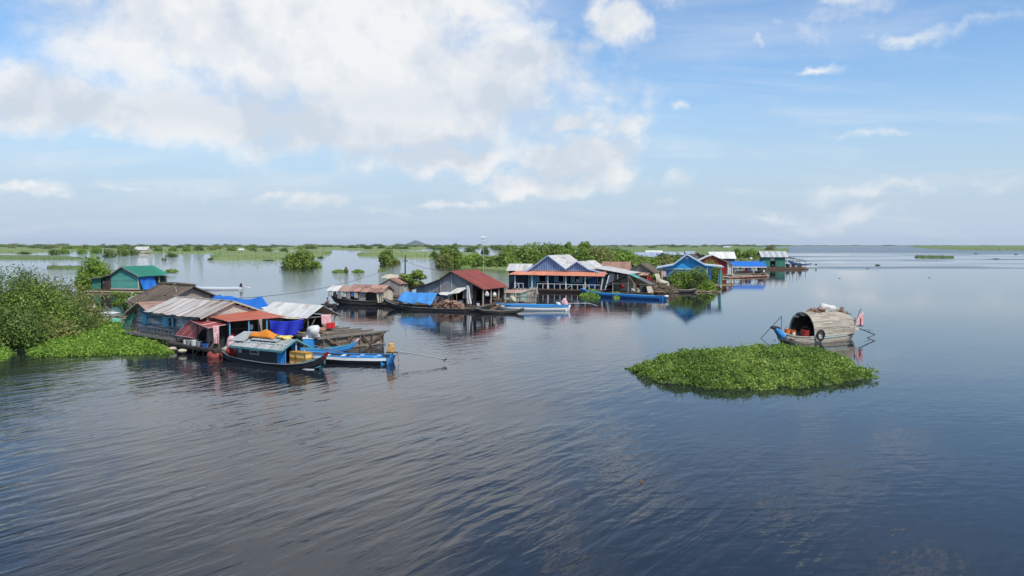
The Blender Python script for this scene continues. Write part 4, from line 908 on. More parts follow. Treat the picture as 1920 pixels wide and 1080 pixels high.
part(T, 'brace', 'wood_brown', lambda mb: ([mb.bar((17.15, y, -.4), (17.15, y, .95), .09) for y in (5.9, 7.0, 8.1, 9.2, 10.3, 11.4)], [mb.bar((17.22, a, za), (17.22, b, zb), .11) for a, za, b, zb in [(6.1, .95, 7.6, .1), (7.6, .1, 8.5, .95), (9.3, .95, 10.0, .15), (10.0, .15, 11.6, .95)]]))
part(T, 'top_rail', 'wood_grey', lambda mb: (mb.bar((17.2, 5.4, .94), (17.15, 12.0, .97), .10), mb.bar((17.2, 5.4, .1), (17.15, 11.6, .08), .09), mb.bar((12, 5.7, 1.0), (17.3, 5.75, .95), .10)))
part(T, 'float', 'bamboo', lambda mb: logs(mb, 8, 17, 6.2, 11.2, .05, .2, 'x', R, 1.2))
for i, (a, b, c, d) in enumerate([(14.2, 6.0, 16.2, 7.6), (14.6, 7.0, 16.8, 6.6), (12.2, 5.6, 15.0, 5.9)]):
    mb = MB(); mb.tube([(a, b, 1.1 + .06 * i), ((a + c) / 2, (b + d) / 2, 1.16 + .05 * i), (c, d, 1.12)], .05, 6); o = mb.build('pole', 'bamboo'); o.location = A0; o.rotation_euler = (0, 0, math.radians(AR))
    tag(o, ['pale pole lying loose on the raft deck, nearest the shed', 'second loose pole crossing the raft deck', 'loose pole along the near edge of the raft'][i], 'pole')

# ------------------------------------------------------------------ black houseboat and things on it
def local(T, v):
    a = T.rotation_euler.z; return Vector((T.location.x + v[0] * math.cos(a) - v[1] * math.sin(a), T.location.y + v[0] * math.sin(a) + v[1] * math.cos(a), T.location.z + v[2]))
p = at(423, 667); a = math.radians(-31)
T = BB = thing('houseboat', 'black hulled houseboat with low tin roofed cabin and upturned red tipped bow', 'houseboat', (-19.2, 53.1, 0), -33)
st = [(.1, 0, .25, .75, .1, .35), (.7, 0, .6, .55, .35, .0), (1.8, 0, .88, .36, .55, -.2), (3.5, 0, 1.02, .26, .7, -.3), (5.5, 0, 1.04, .22, .72, -.3), (7.2, 0, .92, .26, .6, -.25), (8.3, 0, .66, .38, .36, -.15), (9.0, 0, .36, .58, .15, .0), (9.5, 0, .14, .88, .06, .3)]
part(T, 'hull', 'boat_black', lambda mb: hull(mb, st, .05))
part(T, 'gunwale', 'metal_grey', lambda mb: rail_line(mb, st[1:-1], .05, .04, .02, .0))
part(T, 'bow', 'boat_teal', lambda mb: (mb.slab((8.2, -.50, -.12), (9.3, -.16, .18), (9.42, -.18, .80), (8.2, -.70, .40), .05), mb.slab((9.3, .16, .18), (8.2, .50, -.12), (8.2, .70, .40), (9.42, .18, .80), .05), mb.tube([(9.1, 0, .05), (9.4, 0, .4), (9.6, 0, .85)], [.12, .12, .1], 8)))
part(T, 'bow_tip', 'paint_red', lambda mb: mb.tube([(9.35, 0, .62), (9.6, 0, .92), (9.78, 0, 1.12)], [.13, .12, .06], 8))
part(T, 'bow_stripe', 'boat_white', lambda mb: (mb.bar((8.2, -.6, .02), (8.95, -.34, .02), .02, .05), mb.bar((8.25, -.55, -.06), (9.0, -.3, -.04), .02, .03)))
part(T, 'cabin', 'boat_black', lambda mb: (wall(mb, (2.55, -.86), (6.3, -.86), .2, [(0, 1.14), (3.75, 1.10)], .12, 'h', [(1.25, 2.15, .64, .94)], rng=R, jit=.003), wall(mb, (6.3, .86), (2.55, .86), .2, 1.12, .12, 'h', rng=R), wall(mb, (2.55, .86), (2.55, -.86), .25, [(0, 1.12), (.86, 1.57), (1.72, 1.12)], .2, 'v', [(.5, 1.2, .3, 1.2)], rng=R)))
w_ = window(T, (3.82, -.88, .64), (1, 0), (.86, .28), frame='metal_grey', shutters=())
mb = MB(); mb.slab((3.87, -.87, .68), (4.22, -.87, .68), (4.22, -.87, .88), (3.87, -.87, .88), .01); mb.slab((4.3, -.86, .68), (4.62, -.86, .68), (4.62, -.86, .88), (4.3, -.86, .88), .01); mb.build('pane', 'glass', w_)
part(T, 'hatch', 'metal_grey', lambda mb: mb.slab((2.7, -.9, .66), (3.02, -.9, .66), (3.02, -.9, .9), (2.7, -.9, .9), .02))
part(T, 'cabin_door', 'boat_blue', lambda mb: (mb.slab((6.3, -.88, .18), (6.95, -.80, -.0 + .24), (6.95, -.80, 1.10), (6.3, -.88, 1.12), .04), mb.bar((6.95, -.8, .2), (6.95, -.8, 1.15), .06)))
part(T, 'front_wall', 'boat_deep', lambda mb: wall(mb, (6.5, .1), (6.5, .84), .2, [(0, 1.57), (.74, 1.17)], .18, 'v', rng=R))
part(T, 'cabin_post', 'boat_white', lambda mb: (mb.bar((6.85, .15, .2), (6.85, .15, 1.60), .045), mb.bar((6.85, .82, .2), (6.85, .82, 1.22), .045)))
part(T, 'roof', 'roof_board', lambda mb: (roof(mb, [(-1.16, .90), (0, 1.50), (1.16, .90)], 2.2, 7.05, 'x', 9, .03, R, .03, .012), [mb.bar((2.25 + k * .6, -1.17, .94), (2.25 + k * .6, -.1, 1.50), .04) for k in range(9)]))
part(T, 'roof_edge', 'boat_teal', lambda mb: (mb.bar((2.15, -1.17, .87), (7.05, -1.17, .87), .03, .13), mb.bar((7.07, -1.17, .9), (7.07, 0, 1.5), .04, .1), mb.bar((7.07, 0, 1.5), (7.07, 1.17, .9), .04, .1)))
part(T, 'roof_rail', 'boat_white', lambda mb: (mb.bar((2.9, -.72, 1.2), (6.9, -.66, 1.24), .05), [mb.bar((3.0 + k * .75, -.72, 1.13), (3.0 + k * .75, -.72, 1.2), .04) for k in range(6)]))
part(T, 'roof_hatch', 'roof_board', lambda mb: (mb.slab((1.75, -.85, 1.20), (3.1, -.85, 1.24), (3.2, .25, 1.74), (1.85, .25, 1.70), .05), mb.slab((3.5, -.62, 1.36), (5.9, -.55, 1.36), (5.9, .15, 1.66), (3.9, .2, 1.66), .04)), label='loose grey board panels lying on the roof')
for c_ in T.children:
    if c_.name.split('.')[0] in ('roof', 'roof_edge', 'roof_rail', 'roof_hatch'): c_.location.z = .17
part(T, 'deck_floor', 'wood_brown', lambda mb: deck(mb, 1.6, 8.4, -.55, .55, .14, .2, rng=R))
cloth('tarpaulin', 'crumpled orange tarpaulin lying on the roof of the black houseboat', 'tarpaulin', lambda u, v: local(T, (3.1 + 2.3 * u, -.45 + 1.0 * v, 1.60 + .38 * math.sin(math.pi * min(1, v * 1.15)) * (.75 + .25 * math.sin(u * 3)) + .05 * math.sin(u * 9 + v * 6) + .12 * (1 - abs(2 * u - 1)))), 'tarp_orange', nu=22, nv=12)
sack('cloth_heap', 'crumpled yellow cloth on the roof ridge of the black houseboat', 'cloth', local(T, (6.05, .1, 1.63)), (.42, .3, .12), 'cloth_yellow', 41, j=.5)
for i, (x, y, z, r_, mt, lb, cat) in enumerate([(.75, -.15, .55, (.42, .34, .42), 'cloth_cream', 'cream sack in the stern of the black houseboat', 'sack'), (1.15, .0, .85, (.42, .36, .42), 'cloth_pink', 'heap of pink patterned clothes at the stern of the black houseboat', 'clothes'), (1.35, -.45, .5, (.3, .28, .3), 'plastic_red', 'dark red bag between the clothes heap and the cabin', 'bag')]):
    sack('sack' if i == 0 else 'clothes_heap' if i == 1 else 'bag', lb, cat, local(T, (x, y, z - .25)), r_, mt, 42 + i, j=.4)
CG = 'yellow crates stacked on the bow of the black houseboat'
def crate(label, v, sx, sy, sz):
    C_ = thing('crate', label, 'crate', local(BB, v), -33, CG)
    part(C_, 'box', 'crate_yellow', lambda mb: mb.box(.03, sx - .03, .03, sy - .03, .02, sz - .02))
    part(C_, 'frame', 'crate_frame', lambda mb: ([mb.bar((x, y, 0), (x, y, sz), .06) for x in (.03, sx - .03) for y in (.03, sy - .03)], [mb.bar((0, y, z), (sx, y, z), .06) for y in (.03, sy - .03) for z in (.03, sz - .03)], [mb.bar((x, 0, z), (x, sy, z), .06) for x in (.03, sx - .03) for z in (.03, sz - .03)]))
    part(C_, 'lid', 'crate_frame', lambda mb: mb.box(.01, sx - .01, .01, sy - .01, sz - .01, sz + .02))
crate('yellow crate at the lower left of the stack on the bow', (6.98, -.5, .2), .52, .6, .37)
crate('long yellow crate at the lower right of the stack on the bow', (7.54, -.5, .2), .82, .6, .37)
crate('yellow crate at the upper left of the stack on the bow', (6.98, -.5, .6), .52, .6, .37)
crate('long yellow crate at the upper right of the stack on the bow', (7.54, -.5, .6), .82, .6, .37)
# blue boat with pink tip, white bundle behind the crates
p = at(586, 662); T = thing('wooden_boat', 'narrow blue boat with pale pink upturned tip moored between raft and houseboat', 'boat', (p.x, p.y + .3, 0), 14)
st = [(-1.8, 0, .4, .30, .3, -.1), (0, 0, .46, .24, .4, -.2), (1.4, 0, .40, .27, .3, -.15), (2.4, 0, .2, .45, .12, .1), (2.95, 0, .08, .70, .05, .5)]
part(T, 'hull', 'boat_blue', lambda mb: hull(mb, st)); part(T, 'gunwale', 'boat_teal', lambda mb: rail_line(mb, st, .05, .04)); part(T, 'bow_tip', 'cloth_pink', lambda mb: mb.tube([(2.75, 0, .55), (3.0, 0, .76), (3.15, 0, .9)], [.08, .08, .05], 7))
part(T, 'thwart', 'wood_grey', lambda mb: [mb.box(x, x + .2, -.4, .4, .14, .18) for x in (-1, .2)])
p = at(588, 657); p = Vector((p.x, p.y + .2, 0))
T = thing('storage_bin', 'blue storage bin under the white bundle behind the crates', 'bin', (p.x, p.y, .1), 10)
part(T, 'body', 'boat_blue', lambda mb: mb.box(-.75, .75, -.4, .4, 0, .75)); part(T, 'lid', 'boat_white', lambda mb: mb.box(-.78, .78, -.43, .43, .755, .8))
sack('bundle', 'big white cloth bundle heaped on the blue bin beside the crates', 'bundle', (p.x, p.y, .82), (.50, .40, .42), 'cloth_white', 47, j=.8)
mb = MB(); a_ = at(590, 648, 1.2); b_ = at(643, 661, .25); mb.tube([a_, b_], .025, 5); tag(mb.build('mooring_pole', 'bamboo'), 'thin pale pole slanting from the white bundle down to the water', 'pole')

def engine(T, x, y, z, L=3.2, dz=-.75, mt='engine_yellow', prop=True):
    part(T, 'engine', mt, lambda mb: (mb.box(x - .22, x + .2, y - .18, y + .18, z, z + .32), mb.lathe((x, y, z + .3), [(.05, 0), (.17, .02), (.17, .22), (.1, .27), (.02, .27)], 10), mb.tube([(x - .05, y - .2, z + .15), (x - .05, y + .24, z + .15)], .13, 9)))
    part(T, 'engine_mount', 'metal_rust', lambda mb: (mb.box(x - .3, x + .45, y - .12, y + .12, z - .08, z), mb.bar((x + .1, y, z - .5), (x + .1, y, z - .05), .05), mb.tube([(x + .4, y, z - .0), (x + .5, y, z - .65)], .02, 5)))
    part(T, 'shaft', 'metal_grey', lambda mb: (mb.tube([(x + .2, y, z + .05), (x + .2 + L * .4, y, z + dz * .28), (x + L, y, z + dz)], .036, 6), mb.tube([(x + .2, y, z - .05), (x + 1.1, y, z - .12)], .035, 6)))
    if prop: part(T, 'propeller', 'metal_dark', lambda mb: (mb.bar((x + L - .2, y, z + dz + .02), (x + L + .02, y, z + dz - .16), .03, .05), mb.tube([(x + L - .02, y, z + dz), (x + L + .12, y, z + dz - .01)], [.07, .03], 7)))
def longtail(label, loc, rot, L, hb, zg, outer, inner, side, name='longtail_boat', group=None, bowup=.5, stripe=None, thw='boat_white', sternblk=None):
    T = thing(name, label, 'boat', loc, rot, group)
    st = [(-L, 0, .10, zg + bowup, .04, zg * .6 + bowup * .7), (-L * .88, 0, hb * .5, zg + bowup * .35, hb * .2, .02), (-L * .7, 0, hb * .85, zg + .08, hb * .55, -.12), (-L * .4, 0, hb, zg, hb * .7, -.2), (-L * .1, 0, hb, zg, hb * .7, -.2), (0, 0, hb * .95, zg + .02, hb * .65, -.15)]
    part(T, 'hull', outer, lambda mb: hull(mb, st, .05)); part(T, 'gunwale', side, lambda mb: rail_line(mb, st, .10, .05))
    part(T, 'floor', inner, lambda mb: [mb.slab((a[0], -a[2] * .86, zg * .55 + max(0, a[3] - zg)), (b[0], -b[2] * .86, zg * .55 + max(0, b[3] - zg)), (b[0], b[2] * .86, zg * .55 + max(0, b[3] - zg)), (a[0], a[2] * .86, zg * .55 + max(0, a[3] - zg)), .03) for a, b in zip(st[1:], st[2:])])
    part(T, 'thwart', thw, lambda mb: [mb.box(-L * f, -L * f + .22, -hb * .93, hb * .93, zg * .9, zg * .97) for f in (.15, .32, .5, .66)])
    if stripe: part(T, 'side_stripe', stripe, lambda mb: [[mb.slab((a[0], s * (a[2] + .03) , a[3] - .19), (b[0], s * (b[2] + .03), b[3] - .19), (b[0], s * (b[2] + .035), b[3] - .02), (a[0], s * (a[2] + .035), a[3] - .02), .015 * s) for a, b in zip(st[1:], st[2:])] for s in (-1, 1)])
    part(T, 'transom', sternblk or outer, lambda mb: (mb.slab((0, -hb * .9, -.15), (.05, hb * .9, -.15), (.25, hb * .8, zg + .05), (.25, -hb * .8, zg + .05), .06), mb.slab((-.35, -hb * .97, zg * .0 - .1), (.05, -hb * .7, -.12), (.28, -hb * .7, zg), (-.35, -hb, zg + .02), .04), mb.slab((.05, hb * .7, -.12), (-.35, hb * .97, -.1), (-.35, hb, zg + .02), (.28, hb * .7, zg), .04)))
    return T
p = at(728, 683)
T = longtail('bright blue longtail boat with white side stripe right of the black houseboat', (p.x, p.y + .55, 0), -7, 6.5, .78, .42, 'boat_black', 'boat_blue', 'boat_blue', stripe='boat_white', sternblk='boat_blue')
engine(T, .1, 0, .72, 3.5, -.42)
part(T, 'bench', 'boat_blue', lambda mb: (mb.box(-2.6, -.5, -.2, .2, .34, .44), mb.box(-3.6, -2.8, -.3, -.05, .34, .42)))
# ------------------------------------------------------------------ debris bank left of the plank house
R = random.Random(21)
def heap(name, label, cat, loc, rx, ry, h, n, mt, seed, rr=(.02, .05), L=1.2, kind=None, rot=0):
    """pile of sticks"""
    q = random.Random(seed); mb = MB()
    for i in range(n):
        a = q.uniform(0, 6.28); d = q.random() ** .6; x = math.cos(a) * rx * d; y = math.sin(a) * ry * d; z = q.uniform(0, 1) * h * (1 - d * d) + .03
        t = q.uniform(-.6, .6) + (0 if q.random() < .7 else 1.4); e = q.uniform(-.15, .25); l = L * q.uniform(.4, 1) / 2; dv = Vector((math.cos(t) * l, math.sin(t) * l, e * l))
        mb.tube([Vector((x, y, z)) - dv, Vector((x, y, z)) + Vector((0, 0, q.uniform(-.03, .05))), Vector((x, y, z)) + dv], q.uniform(*rr), 5)
    o = mb.build(name, mt); o.location = loc; o.rotation_euler = (0, 0, math.radians(rot)); return tag(o, label, cat, kind=kind)
p = at(222, 603); heap('driftwood_heap', 'heap of brown sticks and planks between the green basin and the plank house', 'driftwood', (p.x, p.y, 0), 3.0, 2.6, .5, 170, 'brush', 22, (.02, .07), 2.2, 'stuff')
p = at(190, 600); heap('driftwood_heap', 'flat bed of dry weeds and sticks behind the green basin', 'driftwood', (p.x, p.y, 0), 3.2, 2.5, .25, 130, 'bamboo', 23, (.02, .05), 1.8, 'stuff')
p = at(203, 609); T = thing('basin', 'mint green plastic basin drifting at the edge of the water hyacinth', 'basin', (p.x, p.y, .05), 5)
part(T, 'bowl', 'plastic_mint', lambda mb: hull(mb, [(-1.15, 0, .3, .5, .15, .15), (-.9, 0, .5, .5, .35, .02), (0, 0, .6, .5, .45, .0), (.9, 0, .5, .5, .35, .02), (1.15, 0, .3, .5, .15, .15)], .04)); part(T, 'rim', 'plastic_mint', lambda mb: mb.sheet(lambda u, v: Vector((1.25 * math.cos(u * 6.2832), (.66 - .1 * v) * math.sin(u * 6.2832), .52 + .03 * v)) * 1.0, 20, 1, .03))
p = at(167, 594); sack('sack', 'white sack at the foot of the right end of the left thicket', 'sack', (p.x, p.y, .1), (.75, .5, .7), 'cloth_white', 51, j=.4)
p = at(205, 592); sack('sack', 'flat white rag lying on the weed bed behind the green basin', 'rag', (p.x, p.y, .2), (.9, .3, .12), 'cloth_white', 52, j=.4)
p = at(249, 597); sack('sack', 'pale sacks leaning on the far side of the plank house gable', 'sack', (p.x - .4, p.y + 1.2, .9), (.6, .4, .9), 'cloth_white', 53, j=.5)
p = at(232, 598); tree('slender young tree growing on the driftwood left of the plank house', p.x, p.y, 1.55, 3.2, .7, 54, 'leaf_mid', 1500, .11, 16, cr=.28)

# ------------------------------------------------------------------ green cabin
p = at(172, 548); T = thing('green_cabin', 'green board cabin with bright green tin roof floating beyond the left shrubs', 'floating house', (p.x, p.y, 0), -12)
part(T, 'wall', 'wood_teal', lambda mb: wall(mb, (3.55, 0), (8.35, 0), .55, [(0, 2.75), (2.1, 3.95), (4.8, 2.65)], .28, 'h', rng=R))
part(T, 'wing_wall', 'wood_green', lambda mb: (wall(mb, (.05, .05), (1.65, .05), .5, 2.2, .3, 'h', rng=R), wall(mb, (0, 5), (0, .05), .5, 2.15, .3, 'h', rng=R), wall(mb, (8.3, 6.8), (.05, 6.8), .5, 2.4, .4, 'h', rng=R)))
part(T, 'door_boards', 'wood_dark', lambda mb: wall(mb, (2.45, .03), (3.5, .03), .5, [(0, 2.5), (1.05, 2.8)], .3, 'v', rng=R))
part(T, 'side_wall', 'wood_teal', lambda mb: wall(mb, (8.32, .05), (8.32, 7), .5, 2.6, .25, 'h', [(3.9, 4.9, .5, 2.4), (5.2, 6.7, 1.2, 2.35)], rng=R))
window(T, (8.35, 5.25, 1.2), (0, 1), (1.5, 1.15), frame='wood_pale', shutters=(), n=(1, 0))
part(T, 'corner_post', 'cloth_cream', lambda mb: (mb.bar((8.4, -.05, .5), (8.4, -.05, 2.6), .12), ))
part(T, 'corner_post', 'cloth_cream', lambda mb: (mb.bar((8.45, 5.05, .5), (8.45, 5.05, 2.5), .1), ))
part(T, 'corner_post', 'cloth_cream', lambda mb: (mb.bar((8.45, 7.0, .5), (8.45, 7.0, 2.5), .1), ))
part(T, 'roof', 'corr_green', lambda mb: (roof(mb, [(-.15, 2.2), (1.6, 2.42), (3.6, 2.85), (5.7, 4.12), (8.9, 2.55)], -.35, 7.4, 'y', 5, .02, R, .0, .004)))
part(T, 'roof_edge', 'wood_grey', lambda mb: [mb.bar(a, b, .06, .13) for a, b in [((-.15, -.36, 2.14), (1.6, -.36, 2.36)), ((1.6, -.36, 2.36), (3.6, -.36, 2.79)), ((3.6, -.36, 2.79), (5.7, -.36, 4.05)), ((5.7, -.36, 4.05), (8.9, -.36, 2.5))]])
part(T, 'side_canopy', 'corr_blue', lambda mb: mb.slab((8.6, 5.2, 2.62), (10.9, 5.6, 2.45), (10.8, 8.0, 2.5), (8.5, 7.6, 2.66), .03))
part(T, 'deck', 'wood_brown', lambda mb: (deck(mb, -.2, 9.0, -.5, 7.4, .48, .3, rng=R), mb.box(8.4, 10.4, 3.5, 7.4, .4, .46)))
part(T, 'sill_beam', 'wood_pale', lambda mb: mb.box(3.5, 8.4, -.09, -.045, .50, .72))
part(T, 'float', 'bamboo', lambda mb: logs(mb, -.2, 9.2, -.5, 7, .1, .22, 'x', R, .9))
a_ = T; cloth('tarpaulin', 'blue tarpaulin draped over the corner door of the green cabin', 'tarpaulin', lambda u, v: local(a_, (8.5 + .12 * math.sin(u * 12 + v * 3) * (.3 + v) + .5 * v * v, .05 + 3.7 * u + .3 * v, 2.5 - 2.1 * v)), 'tarp_blue')
q = local(T, (10.0, 5.2, .46)); heap('basket_pile', 'dark pile of baskets on the side platform of the green cabin', 'baskets', q, .8, .6, .8, 40, 'wood_dark', 55, (.04, .08), .8)
q = local(T, (2.05, .25, .49)); person('person', 'person in a grey shirt standing in the doorway of the green cabin', q, -100, STAND, 'mat_reed', scale=.9)
mb = MB(); q = local(T, (7.5, 7.6, 0)); mb.tube([q, q + Vector((.1, 0, 7.2))], .035, 5); tag(mb.build('antenna_pole', 'pole_white'), 'thin white pole rising behind the ridge of the green cabin', 'pole')
# boats beyond
p = at(452, 543); T = longtail('blue and white longtail boat beyond the thatched roof', (p.x, p.y, 0), 12, 8.5, .6, .38, 'boat_white', 'boat_blue', 'boat_white', stripe='boat_white'); engine(T, 0, 0, .5, 1.6, -.3, 'metal_dark', False)

# ------------------------------------------------------------------ thatched boat, hut, long boat, grey house
p = at(632, 570); T = thing('thatched_boat', 'old wooden boat with reddish thatched roof and laundry on its side', 'boat', (p.x, p.y + .5, 0), -24)
st = [(-1.0, 0, .2, 1.35, .08, .9), (-.3, 0, .7, 1.0, .4, .3), (.8, 0, 1.05, .8, .7, -.05), (2.5, 0, 1.2, .62, .85, -.25), (5.5, 0, 1.2, .56, .85, -.25), (7.6, 0, 1.05, .6, .7, -.15), (9.4, 0, .5, .85, .3, .1)]
part(T, 'hull', 'wood_dark', lambda mb: hull(mb, st, .06)); part(T, 'gunwale', 'wood_grey', lambda mb: rail_line(mb, st, .1, .07))
R = random.Random(31)
part(T, 'roof', 'thatch_red', lambda mb: (roof(mb, [(-1.35, 1.66), (-.7, 2.12), (0, 2.5), (.7, 2.12), (1.35, 1.7)], 2.4, 7.7, 'x', 12, .09, R, .08, .03)), label='reddish thatch over the middle and front')
part(T, 'roof', 'corr_white', lambda mb: (roof(mb, [(-1.3, 1.70), (0, 2.34), (1.3, 1.7)], -.9, .9, 'x', 3, .03, R, .03, .01)), label='white tin sheet over the stern end')
part(T, 'roof', 'corr_rust', lambda mb: (roof(mb, [(-1.33, 1.67), (0, 2.36), (1.33, 1.67)], .8, 2.6, 'x', 3, .03, R, .03, .012)), label='rusty pink tin sheet between the white sheet and the thatch')
part(T, 'end_wall', 'cloth_cream', lambda mb: mb.sheet(lambda u, v: Vector((7.45 + .25 * math.sin(u * 9) * .3, -1.2 + 2.4 * u, .55 + (min(2.4, 1.7 + (1 - abs(2 * u - 1)) * .75) - .55) * v)), 14, 8, .03))
part(T, 'side_wall', 'mat_reed', lambda mb: (wall(mb, (4.0, -1.12), (4.95, -1.12), .35, 1.7, .16, 'v', rng=R), wall(mb, (7.0, 1.12), (0, 1.12), .6, 1.7, .3, 'v', rng=R)))
posts(T, [(-.6, -1.1, .9, 1.75), (1.2, -1.15, .7, 1.75), (4.0, -1.15, .5, 1.75), (7.3, -1.15, .5, 1.75)], 0, 1, .06, 'wood_grey', 'post', False)
part(T, 'drape', 'cloth_cream', lambda mb: mb.sheet(hang((6.6, -1.2, 1.75), (7.75, -1.1, 1.8), 1.35, .08, 2, .0, .5), 10, 10))
LG = 'laundry along the side of the thatched boat'
for i, (x, wd, h, mt, lb) in enumerate([(-.35, .5, .6, 'cloth_white', 'white shirt at the stern end of the laundry line'), (.3, .4, .8, 'cloth_dark', 'dark cloth second on the laundry line'), (.85, .6, .95, 'mat_reed', 'grey cloth third on the laundry line'), (1.6, .5, .7, 'cloth_white', 'white cloth in the middle of the laundry line'), (2.2, .55, .95, 'mat_reed', 'pale grey sheet right of the middle of the laundry line'), (2.9, .4, .6, 'plastic_blue', 'bluish cloth near the mat end of the laundry line'), (3.4, .5, .8, 'cloth_cream', 'cream cloth last on the laundry line beside the mat')]):
    q = p; a = math.radians(-24); c, s = math.cos(a), math.sin(a)
    cloth('laundry', lb, 'laundry', hang((x, -1.24, 1.66), (x + wd, -1.24, 1.64), h, .04, 1.5), mt, T.location, -24, 6, 7, LG)
p = at(617, 574); T = thing('rowing_boat', 'tiny dark rowing boat left of the thatched boat', 'boat', (p.x, p.y, 0), 10)
part(T, 'hull', 'wood_dark', lambda mb: hull(mb, [(-.95, 0, .12, .32, .05, .1), (-.5, 0, .38, .25, .25, -.05), (.3, 0, .4, .24, .28, -.08), (.95, 0, .12, .36, .05, .1)], .03)); part(T, 'thwart', 'wood_grey', lambda mb: mb.box(-.2, .05, -.36, .36, .17, .2))
person('person', 'bare armed person in a reddish shirt sitting in the tiny rowing boat', (p.x - .1, p.y, .08), 160, SIT, 'cloth_brown')
p = at(725, 560); R = random.Random(33)
T = thing('thatched_hut', 'ragged thatched hut with cream awning behind the thatched boat', 'hut', (p.x, p.y + 3, 0), -20)
part(T, 'roof', 'thatch_red', lambda mb: roof(mb, [(-1.9, 1.75), (0, 2.7), (1.7, 1.9)], 0, 4.2, 'y', 9, .12, R, .15, .05))
part(T, 'wall', 'mat_reed', lambda mb: (wall(mb, (-1.6, .1), (1.5, .1), .3, [(0, 1.8), (1.6, 2.6), (3.1, 1.95)], .22, 'v', rng=R), wall(mb, (1.5, .1), (1.5, 4), .3, 1.95, .25, 'v', rng=R)))
part(T, 'awning', 'cloth_cream', lambda mb: mb.sheet(lambda u, v: Vector((-3.4 + 5.4 * u, 3.2 + 1.8 * v, 2.55 + .5 * v + .06 * math.sin(u * 12))), 12, 4))
part(T, 'deck', 'wood_brown', lambda mb: (deck(mb, -2, 2, -.3, 4.3, .3, .3, rng=R), logs(mb, -2.2, 2.2, -.3, 4.2, .05, .18, 'x', R, .8)))
q = at(745, 556); tree('leafy crooked tree behind the boat with the blue cover', q.x + 1.9, q.y + 1.5, 2.7, 4.1, 1.0, 57, 'leaf_mid', 2600, .17, 18, cr=.27)
q = at(712, 556); shrub('small leafy shrub beside the ragged thatched hut', q.x + 2.2, q.y + 4.2, 1.6, 3.1, 58, 'leaf_mid', 900, .16)
q = at(826, 550); shrub('rounded green shrub behind the left slope of the grey gabled house', q.x + .5, q.y + 6, 2.6, 2.9, 59, 'leaf_bright', 1500, .2)
# long boat
p = at(735, 580); T = LB = thing('wooden_boat', 'long dark wooden boat loaded with firewood under a blue cover', 'boat', (p.x, p.y + .7, 0), -21)
st = [(-1.2, 0, .12, 1.25, .06, .95), (-.4, 0, .45, .85, .2, .35), (.8, 0, .75, .55, .5, -.05), (3, 0, .95, .36, .7, -.25), (6.5, 0, .98, .26, .72, -.28), (9.5, 0, .85, .30, .6, -.2), (11.3, 0, .5, .5, .3, 0), (12.4, 0, .18, .85, .08, .4)]
part(T, 'hull', 'wood_dark', lambda mb: hull(mb, st, .06)); part(T, 'gunwale', 'wood_grey', lambda mb: rail_line(mb, st, .12, .07)); part(T, 'thwart', 'wood_grey', lambda mb: [mb.box(x, x + .25, -.7, .7, .2, .25) for x in (.8, 9.3, 10.3)])
part(T, 'cover_frame', 'bamboo', lambda mb: [mb.bar((x, y, .2), (x, y, 1.45), .05) for x in (1.7, 3.2, 4.9, 6.0) for y in (-.85, .85)])
cloth('tarpaulin', 'sky blue cover spread over the stern of the long wooden boat', 'tarpaulin', lambda u, v: local(LB, (1.35 + 4.3 * u + .5 * (v - .4), -1.15 + 2.3 * v, 1.0 + 1.12 * min(1, v * 1.7) - .5 * max(0, v - .6) / .4 + .06 * math.sin(u * 23 + v * 4) * (1 - v) + .05 * math.sin(u * 9 + 2) - .10 * math.sin(u * 3.14) + .05 * math.sin(v * 7 + u * 11) - .22 * u * u * (1 - v))), 'tarp_sky', nu=28, nv=14)
R = random.Random(34); FW = 'firewood stacked on the long wooden boat'
mb = MB()
for i in range(210):
    x = R.uniform(5.8, 8.9); h = .95 * (1 - ((x - 7.35) / 1.75) ** 2) ** .5; z = .25 + R.random() * max(h, .1); y = R.uniform(-.6, .6); l = R.uniform(.2, .4); t = 1.57 + R.uniform(-.5, .5)
    mb.tube([(x - l * math.cos(t), y - l * math.sin(t), z), (x + l * math.cos(t), y + l * math.sin(t), z + R.uniform(-.05, .05))], R.uniform(.04, .08), 6)
o = mb.build('firewood', 'firewood'); o.location = LB.location; o.rotation_euler = LB.rotation_euler; tag(o, 'heap of reddish firewood on the middle of the long wooden boat', 'firewood', kind='stuff')
# grey house
p = at(785, 577); T = GH = thing('grey_house', 'grey sheet walled house with wide rusty red roof and open porch', 'floating house', (p.x, p.y + .5, 0), -22)
prof = [(-.9, 2.45), (1.2, 2.85), (2.9, 3.45), (4.4, 4.42), (8.75, 2.32)]
part(T, 'roof', 'corr_red', lambda mb: roof(mb, prof, -.35, 7.0, 'y', 8, .02, R, .03, .012))
part(T, 'roof_edge', 'roof_dark', lambda mb: [mb.bar((a[0], -.37, a[1] - .06), (b[0], -.37, b[1] - .06), .05, .12) for a, b in zip(prof, prof[1:])])
part(T, 'front_wall', 'grey_sheet', lambda mb: wall(mb, (-.4, 0), (7.05, 0), .45, [(0, 2.5), (1.6, 2.8), (3.3, 3.4), (4.8, 4.3), (7.45, 3.0)], .62, 'v', [(5.0, 6.1, 1.0, 2.1), (6.4, 7.45, .45, 1.2)], rng=R, jit=.012))
part(T, 'batten', 'cloth_cream', lambda mb: [mb.bar((x, -.05, .5), (x, -.05, interp(prof, x) - .25), .045) for x in (1.4, 2.9, 4.35)])
part(T, 'inner_wall', 'wood_dark', lambda mb: (wall(mb, (7.1, .1), (7.1, 6.6), .45, 3.0, .3, 'v', [(1.0, 2.4, .45, 2.2), (3.6, 5, .9, 2.1)], rng=R), wall(mb, (8.3, 6.6), (-.4, 6.6), .45, 2.5, .4, 'v', rng=R), wall(mb, (-.4, 6.6), (-.4, 0), .45, 2.5, .4, 'v', rng=R)))
